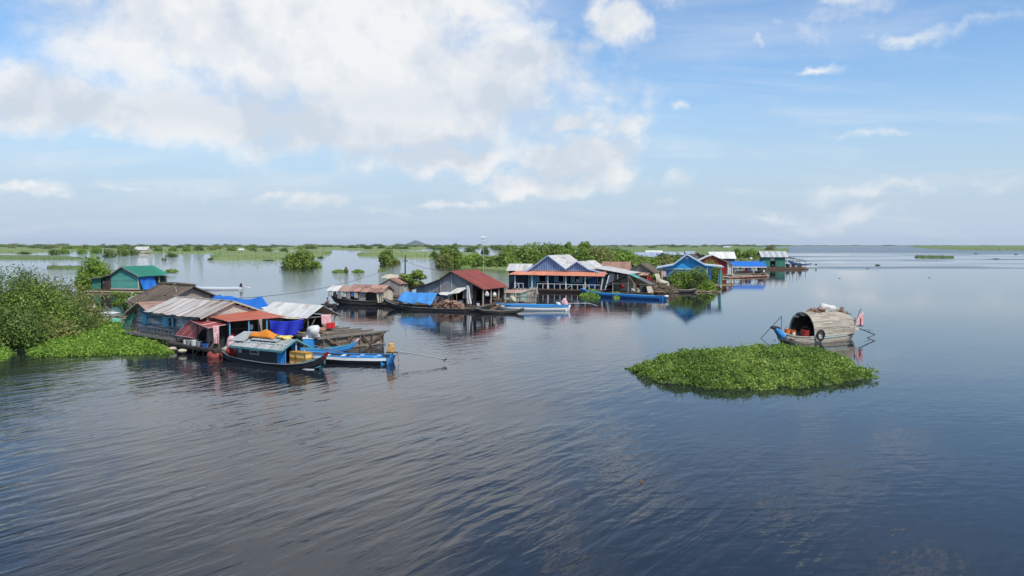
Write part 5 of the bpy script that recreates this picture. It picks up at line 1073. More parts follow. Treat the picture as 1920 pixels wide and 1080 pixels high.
posts(T, [(8.45, -.1, .2, 2.45), (8.45, 2.2, .2, 2.45), (8.45, 4.5, .2, 2.45), (8.45, 6.6, .2, 2.45)], 0, 1, .12, 'wood_pale', 'post')
part(T, 'deck', 'wood_brown', lambda mb: (deck(mb, -.6, 9.0, -.8, 7, .42, .25, rng=R), logs(mb, -.8, 9.1, -.7, 6.8, .12, .2, 'x', R, .8)))
part(T, 'flap', 'corr_white', lambda mb: (mb.slab((3.0, -1.35, 1.75), (4.7, -1.0, 1.6), (5.0, -.1, 1.95), (3.2, -.1, 1.95), .03), mb.slab((4.4, -1.4, 1.75), (5.9, -1.4, 1.95), (6.6, -.1, 2.6), (5.1, -.1, 2.45), .03)))
posts(T, [(4.6, -1.3, .2, 1.75), (5.6, -1.3, .2, 1.9)], 0, 1, .06, 'bamboo', 'flap_post', False)
cloth('curtain', 'pale grey cloth hanging at the right corner of the grey gabled house', 'cloth', lambda u, v: local(GH, (6.35 + .55 * u * (.6 + .6 * v) + .03 * math.sin(v * 9), -.25 + .08 * math.sin(u * 14), 2.75 - 2.2 * v)), 'cloth_white', nu=10)
for i, (x, y, z, mt, lb) in enumerate([(8.4, .3, 1.7, 'cloth_white', 'white bundle hanging from the first porch post of the red roofed house'), (8.45, 2.6, 1.5, 'cloth_white', 'white bundle hanging from the second porch post of the red roofed house')]):
    sack('bag', lb, 'bag', local(GH, (x + .15, y + .3, z - .2)), (.2, .2, .32), mt, 60 + i, j=.4)
q = local(GH, (8.0, -.6, .45)); bucket('bucket', 'white bucket on the front edge of the red roofed house porch', 'bucket', q, .16, .28, 'cloth_white')
q = local(GH, (8.6, 3.3, .45)); heap('crate_pile', 'dark jumble of gear stacked on the porch of the red roofed house', 'gear', q, .5, 1.6, .9, 50, 'wood_brown', 61, (.04, .09), .9)
# small teal shed and pens
T = thing('teal_shed', 'small faded teal shed behind the red roofed house porch', 'shed', (-1.3, 101.5, 0), -20)
part(T, 'wall', 'plastic_mint', lambda mb: (wall(mb, (0, 0), (2.4, 0), .5, 1.45, .3, 'v', [(.4, 1.2, .7, 1.2)], rng=R), wall(mb, (2.4, 0), (2.4, 2.5), .5, 1.45, .3, 'v', rng=R))); part(T, 'roof', 'corr_rust', lambda mb: strips(mb, (-.3, -.3, 1.45), (2.7, -.3, 1.45), (2.7, 2.8, 1.7), (-.3, 2.8, 1.7), 4, .02, R)); part(T, 'deck', 'wood_grey', lambda mb: (deck(mb, -.4, 3, -.5, 3, .45, .3, rng=R), logs(mb, -.4, 3, -.4, 2.8, .1, .18, 'x', R, .8)))
part(T, 'door', 'cloth_white', lambda mb: mb.slab((.4, -.05, .6), (1.15, -.05, .6), (1.15, -.05, 1.3), (.4, -.05, 1.3), .03))
T = thing('fish_pen', 'fish pen with fence of grey stakes in front of the big blue house', 'fish pen', (0, 0, 0), 0)
Pn = [at(958, 572), at(1008, 570), at(1006, 556), at(968, 560)]
for i, (a, b) in enumerate(zip(Pn, Pn[1:] + Pn[:1])):
    mb = MB(); L = (b - a).length; k = int(L / .34)
    for j in range(k + 1):
        q = a.lerp(b, j / k); h = 1.25 + R.uniform(-.12, .18); mb.bar((q.x, q.y, -.6), (q.x + R.uniform(-.03, .03), q.y, h), .17, .05)
    mb.build('stake_fence', 'wood_pale', T); mb = MB(); mb.bar(a + Vector((0, -.08, 1.0)), b + Vector((0, -.08, 1.0)), .1); mb.bar(a + Vector((0, -.08, .35)), b + Vector((0, -.08, .35)), .08); mb.build('rail', 'wood_grey', T)
part(T, 'walkway', 'wood_grey', lambda mb: [mb.slab(Pn[3] + Vector((-2.2, -1.5 + .5 * k, .6)), Pn[3] + Vector((1.2, -1.5 + .5 * k, .6)), Pn[3] + Vector((1.2, -1.05 + .5 * k, .6)), Pn[3] + Vector((-2.2, -1.05 + .5 * k, .6)), .06) for k in range(6)])
q = at(962, 574); sack('sack', 'pale sack lying at the left corner of the fish pen', 'sack', (q.x, q.y - .3, .4), (.45, .3, .45), 'cloth_cream', 63, j=.4)
# canoe, white longtail
p = at(945, 589); T = thing('canoe', 'low dark canoe with dull red boards in front of the white longtail boat', 'canoe', (p.x, p.y + .9, 0), -7)
st = [(-3.2, 0, .12, .55, .05, .3), (-2.3, 0, .4, .35, .2, 0), (-.5, 0, .55, .25, .35, -.15), (1.2, 0, .42, .34, .22, -.05), (2.2, 0, .1, .62, .04, .35)]
part(T, 'hull', 'wood_dark', lambda mb: hull(mb, st)); part(T, 'gunwale', 'wood_grey', lambda mb: rail_line(mb, st, .07, .05)); part(T, 'floor_board', 'corr_brown', lambda mb: [mb.box(x, x + .8, -.34, .34, .2, .24) for x in (-1.9, -.9, .15)])
p = at(912, 586); T = thing('canoe', 'small pointed wooden canoe between the long boat and the red boarded canoe', 'canoe', (p.x, p.y + 1.6, 0), 24)
part(T, 'hull', 'wood_brown', lambda mb: hull(mb, [(-2, 0, .1, .5, .05, .3), (-1, 0, .4, .3, .25, -.05), (.6, 0, .4, .3, .25, -.05), (1.7, 0, .1, .8, .05, .5)])); part(T, 'thwart', 'wood_pale', lambda mb: [mb.box(x, x + .3, -.36, .36, .22, .25) for x in (-.8, .4)])
p = at(1066, 583); T = WB = longtail('long white sided boat with blue deck and a pink bundle on its stern', (p.x, p.y + .9, 0), 2, 8.2, .72, .62, 'boat_white', 'boat_blue', 'boat_blue', bowup=.25, thw='boat_blue', stripe='boat_blue')
part(T, 'deck_cover', 'boat_blue', lambda mb: mb.slab((-7.2, -.55, .70), (-.9, -.66, .64), (-.9, .66, .64), (-7.2, .5, .70), .03)); part(T, 'shaft', 'metal_grey', lambda mb: mb.tube([(0, 0, .8), (2.4, .2, .80), (3.4, .3, .5)], .018, 6))
sack('bundle', 'pink clothes bundle on the stern of the long white sided boat', 'bundle', local(T, (-.45, 0, .6)), (.34, .3, .42), 'cloth_pink', 64, j=.35); sack('bundle', 'small white bundle beside the pink one on the white sided boat', 'bundle', local(T, (-1.15, 0, .62)), (.28, .25, .18), 'cloth_white', 65, j=.35)
# poles and wires
q = at(758, 548); T = thing('utility_pole', 'dark wooden utility pole rising behind the leafy crooked tree', 'utility pole', (q.x - .1, q.y + 2, 0))
zt = 5.8; part(T, 'pole', 'wood_dark', lambda mb: mb.tube([(0, 0, -1), (0, 0, 3), (.02, 0, zt)], [.14, .12, .09], 8)); part(T, 'cross_arm', 'wood_dark', lambda mb: mb.bar((-.35, 0, zt - .9), (.45, .05, zt - .88), .08))
PT = Vector((q.x - .1, q.y + 2, zt - .85))
def wire(label, a, b, sag, group='overhead wires'):
    mb = MB(); mb.tube([a.lerp(b, t / 14) - Vector((0, 0, sag * 4 * (t / 14) * (1 - t / 14))) for t in range(15)], .022, 4); tag(mb.build('wire', 'metal_dark'), label, 'wire')
wire('wire sagging from the utility pole left to the blue tarpaulin frame', PT, inA(1.2, 8.7, 2.9), 1.1); wire('wire sagging from the utility pole right to the red roofed house', PT, local(GH, (4.4, 3, 4.45)), .6)
q = at(905, 545); T = thing('lamp_pole', 'tall thin white pole with white floodlight panels at its top', 'lamp pole', (q.x, q.y + 4, 0)); D = q.y + 4
zt = CAM_H + (459 - 446) / F * D
part(T, 'pole', 'pole_white', lambda mb: mb.tube([(-.05, 0, -1), (0, 0, zt * .5), (0, 0, zt)], [.04, .032, .028], 8))
for k, (a, b) in enumerate([(.12, .22), (-.42, -.3)]):
    part(T, 'lamp_panel', 'pole_white', lambda mb: mb.slab((-.36 + .06 * k, -.2, zt + a - .1), (.40 - .1 * k, -.2, zt + a - .1), (.40 - .1 * k, .1, zt + a + .12), (-.36 + .06 * k, .1, zt + a + .12), .05))
part(T, 'cross_arm', 'metal_grey', lambda mb: (mb.bar((-.4, 0, zt), (.45, 0, zt), .06), mb.bar((-.35, 0, zt - .4), (.35, 0, zt - .4), .05)))
# ------------------------------------------------------------------ big blue house
R = random.Random(41)
p = at(968, 546.5); T = BH = thing('blue_house', 'big dark blue house with two pale blue gables, orange verandah roof and white posts', 'floating house', (p.x, p.y + .3, 0), -21)
part(T, 'deck', 'wood_brown', lambda mb: (deck(mb, -.6, 15, -.3, 13, .5, .35, rng=R), mb.box(-.6, 15, -.36, -.32, .3, .5), logs(mb, -.6, 15, 0, 12, .1, .2, 'x', R, 1.2)))
part(T, 'verandah_roof', 'corr_salmon', lambda mb: strips(mb, (-1.3, -.45, 2.72), (14.75, -.45, 2.62), (14.4, 1.8, 3.28), (-.5, 1.8, 3.28), 18, .02, R, .03, .012))
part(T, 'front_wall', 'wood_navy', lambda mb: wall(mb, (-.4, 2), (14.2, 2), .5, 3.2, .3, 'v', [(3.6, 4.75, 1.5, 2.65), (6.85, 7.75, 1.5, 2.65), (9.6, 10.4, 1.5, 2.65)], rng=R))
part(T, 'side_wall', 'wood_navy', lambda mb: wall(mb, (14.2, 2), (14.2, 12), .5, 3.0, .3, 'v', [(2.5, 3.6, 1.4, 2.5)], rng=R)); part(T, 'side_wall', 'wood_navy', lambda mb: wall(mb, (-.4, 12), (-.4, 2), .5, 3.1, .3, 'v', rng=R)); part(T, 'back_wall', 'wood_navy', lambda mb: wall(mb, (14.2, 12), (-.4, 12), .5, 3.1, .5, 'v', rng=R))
door(T, (1.45, 1.97, .5), (1, 0), (1.15, 2.1), 'shutter_blue')
door(T, (11.6, 1.97, .5), (1, 0), (1.0, 2.1), 'boat_deep', frame='shutter_blue')
window(T, (3.18, 1.97, 1.5), (1, 0), (1.2, 1.15), sw=.58); window(T, (6.43, 1.97, 1.5), (1, 0), (.95, 1.15), sw=.6); window(T, (9.18, 1.97, 1.5), (1, 0), (.85, 1.15), sw=.55); window(T, (12.9, 1.97, 1.5), (1, 0), (.7, 1.1), sw=.3, shutters=(1,), mt='boat_deep')
P1 = [(-.9, 3.02), (1.5, 3.35), (4.92, 5.82), (7.95, 3.66)]; P2 = [(7.95, 3.66), (9.72, 4.88), (11.6, 3.7), (14.6, 2.98)]
part(T, 'roof', 'corr_grey', lambda mb: roof(mb, P1, 1.3, 13, 'y', 14, .02, R, .02, .01), label='large left roof of pale tin')
part(T, 'roof', 'corr_grey', lambda mb: roof(mb, P2, 1.3, 12, 'y', 12, .02, R, .02, .01), label='smaller right roof of pale tin')
part(T, 'gable', 'gable_blue', lambda mb: (wall(mb, (.9, 1.62), (7.9, 1.62), 3.30, [(0, 3.3), (4.0, 5.72), (7.0, 3.64)], .19, 'v', rng=R, gap=.0)), label='large pale blue striped gable')
part(T, 'gable', 'gable_blue', lambda mb: (wall(mb, (7.98, 1.62), (12.0, 1.62), 3.30, [(0, 3.64), (1.72, 4.78), (3.7, 3.6)], .19, 'v', rng=R, gap=.0)), label='small pale blue striped gable')
for P in (P1, P2): part(T, 'barge_board', 'gable_blue', lambda mb: [mb.bar((a[0], 1.28, a[1] - .05), (b[0], 1.28, b[1] - .05), .05, .15) for a, b in zip(P, P[1:])])
for P_, k0, k1 in ((P1, 0, 23), (P2, 24, 37)): part(T, 'gable_batten', 'gable_stripe', lambda mb: [mb.box(x, x + .09, 1.545, 1.58, 3.32, interp(P_, x) - .1) for x in [1.1 + .29 * k for k in range(k0, k1)]])
part(T, 'fringe', 'cloth_white', lambda mb: [mb.slab((x, 1.56, 3.42), (x + .1, 1.56, 3.30), (x + .2, 1.56, 3.42), (x + .1, 1.56, 3.5), .01) for x in [.7 + .24 * k for k in range(46)]])
for x in (-.2, 2.7, 5.35, 8.35, 11.5):
    mb = MB(); mb.bar((x, 0, .5), (x, 0, 2.66), .14); mb.build('post', 'paint_white', T)
part(T, 'post', 'paint_white', lambda mb: mb.bar((14.0, -.2, .1), (14.45, -.2, 2.66), .14), label='leaning corner post'); part(T, 'post', 'paint_white', lambda mb: mb.bar((14.5, .5, .2), (15.1, .8, 2.8), .13), label='second leaning corner post')
railing(T, (-.3, -.02), (1.2, -.02), .52, .8, 2, 'paint_white', False, .07, True); railing(T, (3.6, -.02), (8.35, -.02), .52, .8, 5, 'paint_white', False, .07); railing(T, (8.4, -.02), (14.0, -.02), .52, .75, 6, 'paint_white', False, .07, True)
posts(T, [(i * 1.6 - .3, -.1, -.8, .35) for i in range(10)], 0, 1, .12, 'wood_pale', 'stilt', False)
T2 = thing('plastic_chair', 'red plastic chair on the verandah of the big blue house', 'chair', local(BH, (4.4, .9, .5)), -10)
part(T2, 'seat', 'paint_red', lambda mb: mb.box(-.25, .25, -.25, .25, .42, .46)); part(T2, 'backrest', 'paint_red', lambda mb: mb.box(-.25, .25, .22, .26, .46, .95))
for a in (-.22, .22):
    for b in (-.22, .22): part(T2, 'leg', 'paint_red', lambda mb: mb.bar((a, b, 0), (a * .95, b * .95, .42), .04))
cloth('hammock', 'white hammock cloth slung under the right end of the orange verandah roof', 'hammock', lambda u, v: local(BH, (10.2 + 2.3 * u, .15 + .3 * v, 2.55 - .35 * math.sin(3.14 * u) - .06 * v)), 'cloth_white')
sack('shirt', 'white shirt hanging in the third window of the big blue house', 'shirt', local(BH, (9.65, 1.9, 1.6)), (.2, .06, .3), 'cloth_white', 71, j=.3)
cloth('white_sheet', 'large white sheet hanging off the right side of the big blue house', 'cloth', lambda u, v: local(BH, (14.7 + 2.3 * u - .3 * v, 2.5 + 1.5 * u, 2.95 - .1 * u - 1.9 * v * (1 - .3 * u) + .06 * math.sin(u * 9))), 'cloth_white')
# wing on the right, small house on the left
T = thing('blue_house_wing', 'low grey roofed wing joined to the right side of the big blue house', 'shed', BH.location, -21)
part(T, 'roof', 'corr_grey', lambda mb: strips(mb, (18.0, 1.6, 2.95), (18.3, 10.5, 2.95), (12.2, 11, 3.95), (12.2, 2.0, 3.85), 9, .02, R, .05, .012)); part(T, 'wall', 'wood_grey', lambda mb: (wall(mb, (15.3, 3.0), (17.4, 3.0), .4, 2.9, .3, 'v', [(.9, 1.5, 1.0, 2.0)], rng=R), wall(mb, (17.4, 3), (17.4, 9.5), .4, 2.9, .3, 'v', rng=R)))
posts(T, [(17.9, 1.9, .1, 2.9), (16.2, 1.9, .1, 2.95), (18.0, 6, .1, 2.9)], 0, 1, .1, 'wood_pale', 'post'); part(T, 'deck', 'wood_brown', lambda mb: (deck(mb, 15.1, 18.3, 1.4, 10, .4, .3, rng=R), logs(mb, 15, 18.3, 1.6, 10, .1, .18, 'x', R, 1)))
T = thing('grey_roof_shed', 'small shed with pale grey gable roof left behind the big blue house', 'shed', BH.location, -21)
part(T, 'roof', 'corr_grey', lambda mb: roof(mb, [(3.0, 3.2), (4.6, 4.35), (6.4, 3.3)], -3.0, 1.2, 'x', 6, .02, R)); part(T, 'wall', 'wood_navy', lambda mb: (wall(mb, (-2.6, 3.4), (-.7, 3.4), .4, 3.2, .3, 'v', rng=R), wall(mb, (-.75, 3.4), (-.75, 6.0), .4, [(0, 3.3), (1.3, 4.2), (2.6, 3.4)], .3, 'v', rng=R)))
part(T, 'deck', 'wood_brown', lambda mb: (deck(mb, -3, -.75, 3, 6.5, .38, .3, rng=R), logs(mb, -3, -.8, 3, 6.5, .08, .18, 'x', R, 1)))
# long blue boat
p = at(1247, 563); T = longtail('very long deep blue boat lying in front of the A shaped boat shed', (p.x, p.y + .8, 0), -38.5, 13.6, .62, .46, 'boat_deep', 'boat_blue', 'boat_blue', bowup=.6, stripe='boat_blue', thw='boat_blue', sternblk='boat_blue')
part(T, 'deck_cover', 'boat_blue', lambda mb: mb.slab((-12, -.4, .64), (-1.4, -.54, .50), (-1.4, .54, .50), (-12, .4, .64), .03)); sack('cap', 'white bundle on the stern tip of the very long blue boat', 'bundle', local(T, (.35, 0, .3)), (.3, .3, .2), 'cloth_white', 72)
# A-frame shed
p = at(1142, 552); T = AS = thing('boat_shed', 'low A shaped open shed with dark roof and green patch behind the long boat', 'shed', (p.x + .1, p.y + 1.2, 0), -21)
part(T, 'roof', 'roof_dark', lambda mb: roof(mb, [(-.5, 1.4), (1.3, 2.25), (3.1, 3.0)], 0, 3.2, 'y', 5, .06, R, .04, .02), label='dark left slope'); part(T, 'roof', 'roof_slate', lambda mb: roof(mb, [(3.12, 3.0), (5.0, 2.2), (6.5, 1.5)], 0, 3.2, 'y', 5, .06, R, .04, .02), label='grey right slope')
part(T, 'roof_patch', 'wood_teal', lambda mb: mb.slab((3.15, -.08, 3.05), (4.4, -.08, 2.50), (4.6, 2.0, 2.50), (3.2, 2.4, 3.1), .02)); posts(T, [(.6, .1, .1, 1.8), (3.0, .1, .1, 2.9), (6.0, .1, .1, 1.7), (1.6, 3, .1, 2.3), (5, 3, .1, 2.1)], 0, 1, .09, 'wood_pale')
part(T, 'inner_wall', 'cloth_cream', lambda mb: (wall(mb, (1.2, 2.9), (5.6, 2.9), .3, [(0, 1.9), (1.8, 2.7), (4.4, 1.8)], .5, 'v', [(1.9, 3.0, .3, 1.6)], rng=R))); part(T, 'rafter', 'bamboo', lambda mb: (mb.bar((3.0, -.05, 2.9), (4.8, -.3, .5), .08), mb.bar((.5, 0, 1.6), (6.1, 0, 1.55), .06))); part(T, 'deck', 'wood_brown', lambda mb: (deck(mb, 0, 6.5, -.2, 3.3, .3, .3, rng=R), logs(mb, 0, 6.5, 0, 3, .05, .16, 'x', R, .8)))
for i, (x, y, r_, mt, lb) in enumerate([(2.0, .5, .3, 'cloth_red', 'red bundle hung in the left of the A shaped shed'), (3.6, .6, .35, 'cloth_white', 'white bundle on the floor of the A shaped shed'), (4.4, .5, .25, 'cloth_cream', 'cream bundle on the floor of the A shaped shed'), (5.4, .8, .4, 'cloth_dark', 'dark bundle in the right corner of the A shaped shed')]): sack('bundle', lb, 'bundle', local(T, (x, y, .35 if i else .9)), (r_, r_, r_), mt, 80 + i, j=.35)
mb = MB(); mb.slab((0, 0, 0), (.8, -.1, .05), (.55, .25, 1.0), (-.2, .3, .95), .03); o = mb.build('board', 'cloth_cream'); o.location = local(T, (6.1, -.3, .3)); tag(o, 'pale sheet of board leaning at the right foot of the A shaped shed', 'board')
# shack with brown thatch, brush heap
p = at(1178, 544); T = thing('shack', 'weathered shack with brown grey thatch roof and red side wall', 'shack', (p.x, p.y, 0), -21)
part(T, 'roof', 'thatch', lambda mb: roof(mb, [(-1.3, 2.8), (.2, 3.35), (1.95, 4.42), (4.3, 2.85)], 0, 7, 'y', 12, .10, R, .1, .03)); part(T, 'gable', 'wood_grey', lambda mb: wall(mb, (0, .4), (3.9, .4), 2.6, [(0, 3.15), (1.95, 4.3), (3.9, 3.0)], .25, 'v', rng=R))
part(T, 'awning', 'corr_rust', lambda mb: strips(mb, (-.6, -1.8, 2.55), (3.6, -1.8, 2.55), (3.6, .35, 2.95), (-.4, .35, 2.95), 5, .03, R)); part(T, 'red_wall', 'basket_red', lambda mb: (wall(mb, (2.2, -.2), (4.0, -.2), .5, [(0, 2.6), (1.8, 2.4)], .2, 'v', rng=R), wall(mb, (0, 3.0), (2.2, 3.0), .5, 2.5, .3, 'v', rng=R)))
part(T, 'side_wall', 'cloth_cream', lambda mb: mb.sheet(lambda u, v: Vector((4.15 + .5 * math.sin(3.1 * v), .2 + 3.5 * u, .4 + 2.5 * v + .1 * math.sin(u * 7))), 10, 8, .03)); part(T, 'deck', 'wood_brown', lambda mb: (deck(mb, -.5, 4.5, -1.5, 7, .45, .3, rng=R), logs(mb, -.5, 4.5, -1, 7, .1, .2, 'x', R, 1)))
posts(T, [(-.4, -1.6, .1, 2.55), (3.5, -1.6, .1, 2.55)], 0, 1, .09, 'wood_grey')
q = at(1238, 549); heap('brushwood_pile', 'big tangled pile of brown brushwood right of the A shaped shed', 'brushwood', (q.x, q.y + 1.5, .1), 3.0, 3.6, 1.6, 420, 'brush', 86, (.02, .07), 1.8, 'stuff'); q = at(1226, 540); heap('brushwood_pile', 'smaller heap of dark branches behind the big brushwood pile', 'brushwood', (q.x, q.y + 1.5, .2), 3.4, 2.4, 1.7, 200, 'brush', 87, (.03, .08), 1.6, 'stuff')
# brown roofed house
p = at(1125, 542); T = thing('brown_roof_house', 'grey boarded house with rusty brown roof behind the right end of the big blue house', 'floating house', (p.x, p.y, 0), -21)
part(T, 'roof', 'corr_brown', lambda mb: (strips(mb, (-.6, 0, 3.35), (5.2, 0, 3.2), (4.75, 2.4, 4.62), (-.1, 2.4, 4.62), 6, .03, R, .05), strips(mb, (5.2, 5, 3.2), (-.6, 5, 3.3), (-.1, 2.42, 4.62), (4.75, 2.42, 4.62), 6, .03, R, .05))); part(T, 'wall', 'wood_grey', lambda mb: (wall(mb, (0, .4), (4.7, .4), .5, 3.2, .3, 'v', [(3.7, 4.3, 1.5, 2.4)], rng=R), wall(mb, (4.7, .4), (4.7, 4.6), .5, [(0, 3.2), (2, 4.4), (4.2, 3.2)], .3, 'v', rng=R)))
part(T, 'deck', 'wood_brown', lambda mb: (deck(mb, -.3, 5.6, 0, 5, .45, .3, rng=R), logs(mb, -.3, 5.6, .2, 5, .1, .2, 'x', R, 1)))
# azure house and its bushes
p = at(1240, 541); T = AZ = thing('azure_house', 'bright azure blue gabled house with white eaves behind a round bush', 'floating house', (p.x, p.y, 0), -12)
PA = [(-.9, 3.6), (1.9, 4.12), (4.25, 5.92), (7.3, 4.15), (10.3, 3.85)]
part(T, 'roof', 'corr_white', lambda mb: roof(mb, PA, -.62, 9, 'y', 9, .03, R, .02, .01)); part(T, 'barge_board', 'gable_blue', lambda mb: [mb.bar((a[0], -.65, a[1] - .08), (b[0], -.65, b[1] - .08), .06, .2) for a, b in zip(PA, PA[1:])])
part(T, 'gable', 'paint_azure', lambda mb: wall(mb, (-.3, 0), (8.6, 0), 3.42, [(0, 3.7), (2.2, 4.05), (4.55, 5.8), (7.6, 4.05), (8.9, 3.95)], .25, 'h', rng=R, gap=.004)); part(T, 'trim', 'paint_white', lambda mb: (mb.bar((-.3, -.06, 3.38), (8.6, -.06, 3.38), .06, .09), mb.bar((4.2, -.08, 5.5), (4.0, -.2, 5.1), .08), mb.box(4.0, 4.5, -.12, -.05, 5.05, 5.35)))
part(T, 'wall', 'paint_blue', lambda mb: (wall(mb, (.8, .05), (8.3, .05), .5, 3.32, .3, 'v', [(1.0, 2.0, .5, 2.5), (4.5, 5.6, 1.4, 2.5)], rng=R), wall(mb, (8.3, .1), (8.3, 8.5), .5, 3.9, .3, 'v', rng=R), wall(mb, (.8, 8.5), (.8, .1), .5, 3.8, .3, 'v', rng=R)))
posts(T, [(.1, -.3, .2, 3.4), (7.6, -.3, .2, 3.9), (9.9, -.2, .2, 3.8)], 0, 1, .13, 'paint_white'); part(T, 'deck', 'wood_brown', lambda mb: (deck(mb, 0, 9, -.6, 8.6, .45, .35, rng=R), logs(mb, 0, 9, -.4, 8, .08, .2, 'x', R, 1)))
cloth('towel', 'red and white cloth hanging at the left porch of the azure house', 'cloth', lambda u, v: local(AZ, (-.1 + .9 * u, -.25 + .04 * math.sin(9 * u), 3.1 - 1.1 * v)), 'cloth_pink'); cloth('towel', 'turquoise cloth hanging at the right corner post of the azure house', 'cloth', lambda u, v: local(AZ, (9.5 + .5 * u - .1 * v, -.35 + .06 * math.sin(9 * u), 3.2 - 2.4 * v)), 'boat_teal')
def wshrub(label, px, by, wp, top, seed, mt, n, leaf, dy=0, **k):
    q = at(px, by); D = q.y + dy; s = D / F; r = wp * s / 2; return shrub(label, (px - 960) / F * D, D, r, (CAM_H - (top - 459) * s) / .95, seed, mt, n, leaf, ry=r * .7, **k)
wshrub('large dark round bush in front of the azure house', 1290, 546, 88, 500, 130, 'leaf_mid', 12000, .15, 3.5); wshrub('dark lower bush on the right flank of the large round one', 1312, 547, 52, 512, 135, 'leaf_dark', 4500, .15, 3.0); wshrub('lighter bush at the lower right of the large dark bush', 1325, 549, 40, 524, 131, 'leaf_bright', 2200, .14, 2.5); wshrub('dark shrub between the azure house post and the red house', 1345, 530, 26, 499, 132, 'leaf_mid', 1500, .2, 4)
wshrub('bush showing over the roof between azure and red house', 1331, 524, 40, 481, 133, 'leaf_mid', 2500, .22, 8); wshrub('dark shrub squeezed under the right eave of the azure house', 1330, 535, 22, 503, 134, 'leaf_dark', 1200, .18, 3)
for j, (px, by, wp, top, mt, lb) in enumerate([(1180, 524, 70, 484, 'leaf_bright', 'bright bush above the brown roof behind the shack'), (1215, 522, 60, 482, 'leaf_mid', 'green bush above the shack roof'), (1250, 521, 50, 485, 'leaf_olive', 'olive brown bush left of the azure gable'), (1272, 512, 22, 473, 'leaf_mid', 'small round tree poking up left of the azure gable tip'), (1150, 520, 40, 488, 'leaf_olive', 'olive scrub above the right roof of the big blue house'), (1205, 516, 60, 486, 'leaf_mid', 'low bush in front of the far grey roofs')]):
    wshrub(lb, px, by, wp, top, 140 + j, mt, 1500, .28, 4)
p = at(1262, 549); T = thing('canoe', 'short dark boat moored left of the large dark bush', 'boat', (p.x + 1.5, p.y + .5, 0), 3)
part(T, 'hull', 'wood_dark', lambda mb: hull(mb, [(-2.4, 0, .2, .75, .1, .4), (-1.2, 0, .5, .45, .3, -.1), (1, 0, .5, .4, .3, -.1), (2.2, 0, .3, .6, .1, .2)])); part(T, 'gunwale', 'wood_pale', lambda mb: rail_line(mb, [(-2.4, 0, .2, .75, .1, .4), (-1.2, 0, .5, .45, .3, -.1), (1, 0, .5, .4, .3, -.1), (2.2, 0, .3, .6, .1, .2)], .08, .05))
sack('sheet', 'pinkish cream sheet heaped behind the short dark boat', 'sheet', (p.x - .9, p.y + 1.5, .3), (.9, .5, .95), 'cloth_cream', 88, j=.4); q = at(1312, 548); heap('driftwood_heap', 'pale driftwood lying at the foot of the large dark bush', 'driftwood', (q.x, q.y + .5, 0), 3.2, .9, .3, 60, 'bamboo', 89, (.03, .07), 1.6, 'stuff')
# red house and white roofed houses
p = at(1340, 519); T = thing('red_house', 'dark red boarded house with white edged roof right of the azure house', 'floating house', (p.x, p.y, 0), -10)
part(T, 'roof', 'corr_white', lambda mb: roof(mb, [(-4.6, 3.4), (-.8, 5.2), (4.2, 2.95)], -.5, 8, 'y', 7, .08, R, .02, .01)); part(T, 'wall', 'paint_red', lambda mb: (wall(mb, (-3.8, 0), (2.75, 0), .6, [(0, 3.5), (3.0, 5.0), (6.55, 3.4)], .35, 'v', rng=R), wall(mb, (2.75, .1), (2.75, 7), .6, 3.3, .35, 'v', rng=R)))
part(T, 'curtain', 'cloth_white', lambda mb: mb.sheet(hang((2.9, -.1, 3.2), (3.9, 0, 2.95), 2.3, .08, 2), 8, 8)); posts(T, [(3.0, -.2, .3, 3.2), (4.0, -.2, .3, 2.95)], 0, 1, .13, 'paint_white'); part(T, 'deck', 'wood_pale', lambda mb: (deck(mb, -3.8, 4.5, -.6, 7.5, .55, .35, rng=R), logs(mb, -3.8, 4.5, -.4, 7, .1, .2, 'x', R, 1)))
def simple_house(label, px, by, wpx, eave, ridge, wallm, roofm, rot=-8, depth=8, seed=1, along='x', dx=0, name='lake_house', group=None):
    """small far house: eave and ridge are photo rows giving its heights"""
    q = at(px, by); s = q.y / F; L = wpx * s; ze = CAM_H - (eave - 459) * s; zr = CAM_H - (ridge - 459) * (q.y + depth / 2) / F; rr = random.Random(seed)
    H_ = thing(name, label, 'house', (q.x, q.y, 0), rot, group)
    if along == 'x':
        part(H_, 'roof', roofm, lambda mb: roof(mb, [(-.5, ze), (depth / 2, zr), (depth + .5, ze)], -.4, L + .4, 'x', 7, .05, rr, .03, .02))
        part(H_, 'wall', wallm, lambda mb: (wall(mb, (0, 0), (L, 0), .5, ze - .05, .4, 'v', [(L * .4, L * .55, .5, min(ze - .3, 2.3))], rng=rr), wall(mb, (L, 0), (L, depth), .5, [(0, ze - .1), (depth / 2, zr - .1), (depth, ze - .1)], .5, 'v', rng=rr), wall(mb, (0, depth), (0, 0), .5, [(0, ze - .1), (depth / 2, zr - .1), (depth, ze - .1)], .5, 'v', rng=rr)))
    else:
        part(H_, 'roof', roofm, lambda mb: roof(mb, [(-.5, ze), (L / 2, zr), (L + .5, ze)], -.4, depth, 'y', 5, .05, rr, .03, .02))
        part(H_, 'wall', wallm, lambda mb: (wall(mb, (0, 0), (L, 0), .5, [(0, ze - .1), (L / 2, zr - .1), (L, ze - .1)], .4, 'v', [(L * .4, L * .6, .5, min(ze - .3, 2.3))], rng=rr), wall(mb, (L, 0), (L, depth), .5, ze - .1, .5, 'v', rng=rr)))
    part(H_, 'deck', 'wood_brown', lambda mb: mb.box(-.5, L + .5, -.6, depth + .3, .1, .48)); return H_
simple_house('house with long white roof behind the red house', 1333, 502, 44, 485, 472, 'wood_grey', 'corr_white', -4, 6, 1)
simple_house('dark gabled hut between azure and red house', 1307, 500, 22, 489, 477, 'wood_dark', 'roof_dark', -8, 6, 2, 'y'); simple_house('brown roofed house right behind the azure gable', 1289, 508, 36, 491, 473, 'wood_grey', 'corr_brown', -8, 6, 3, 'y')
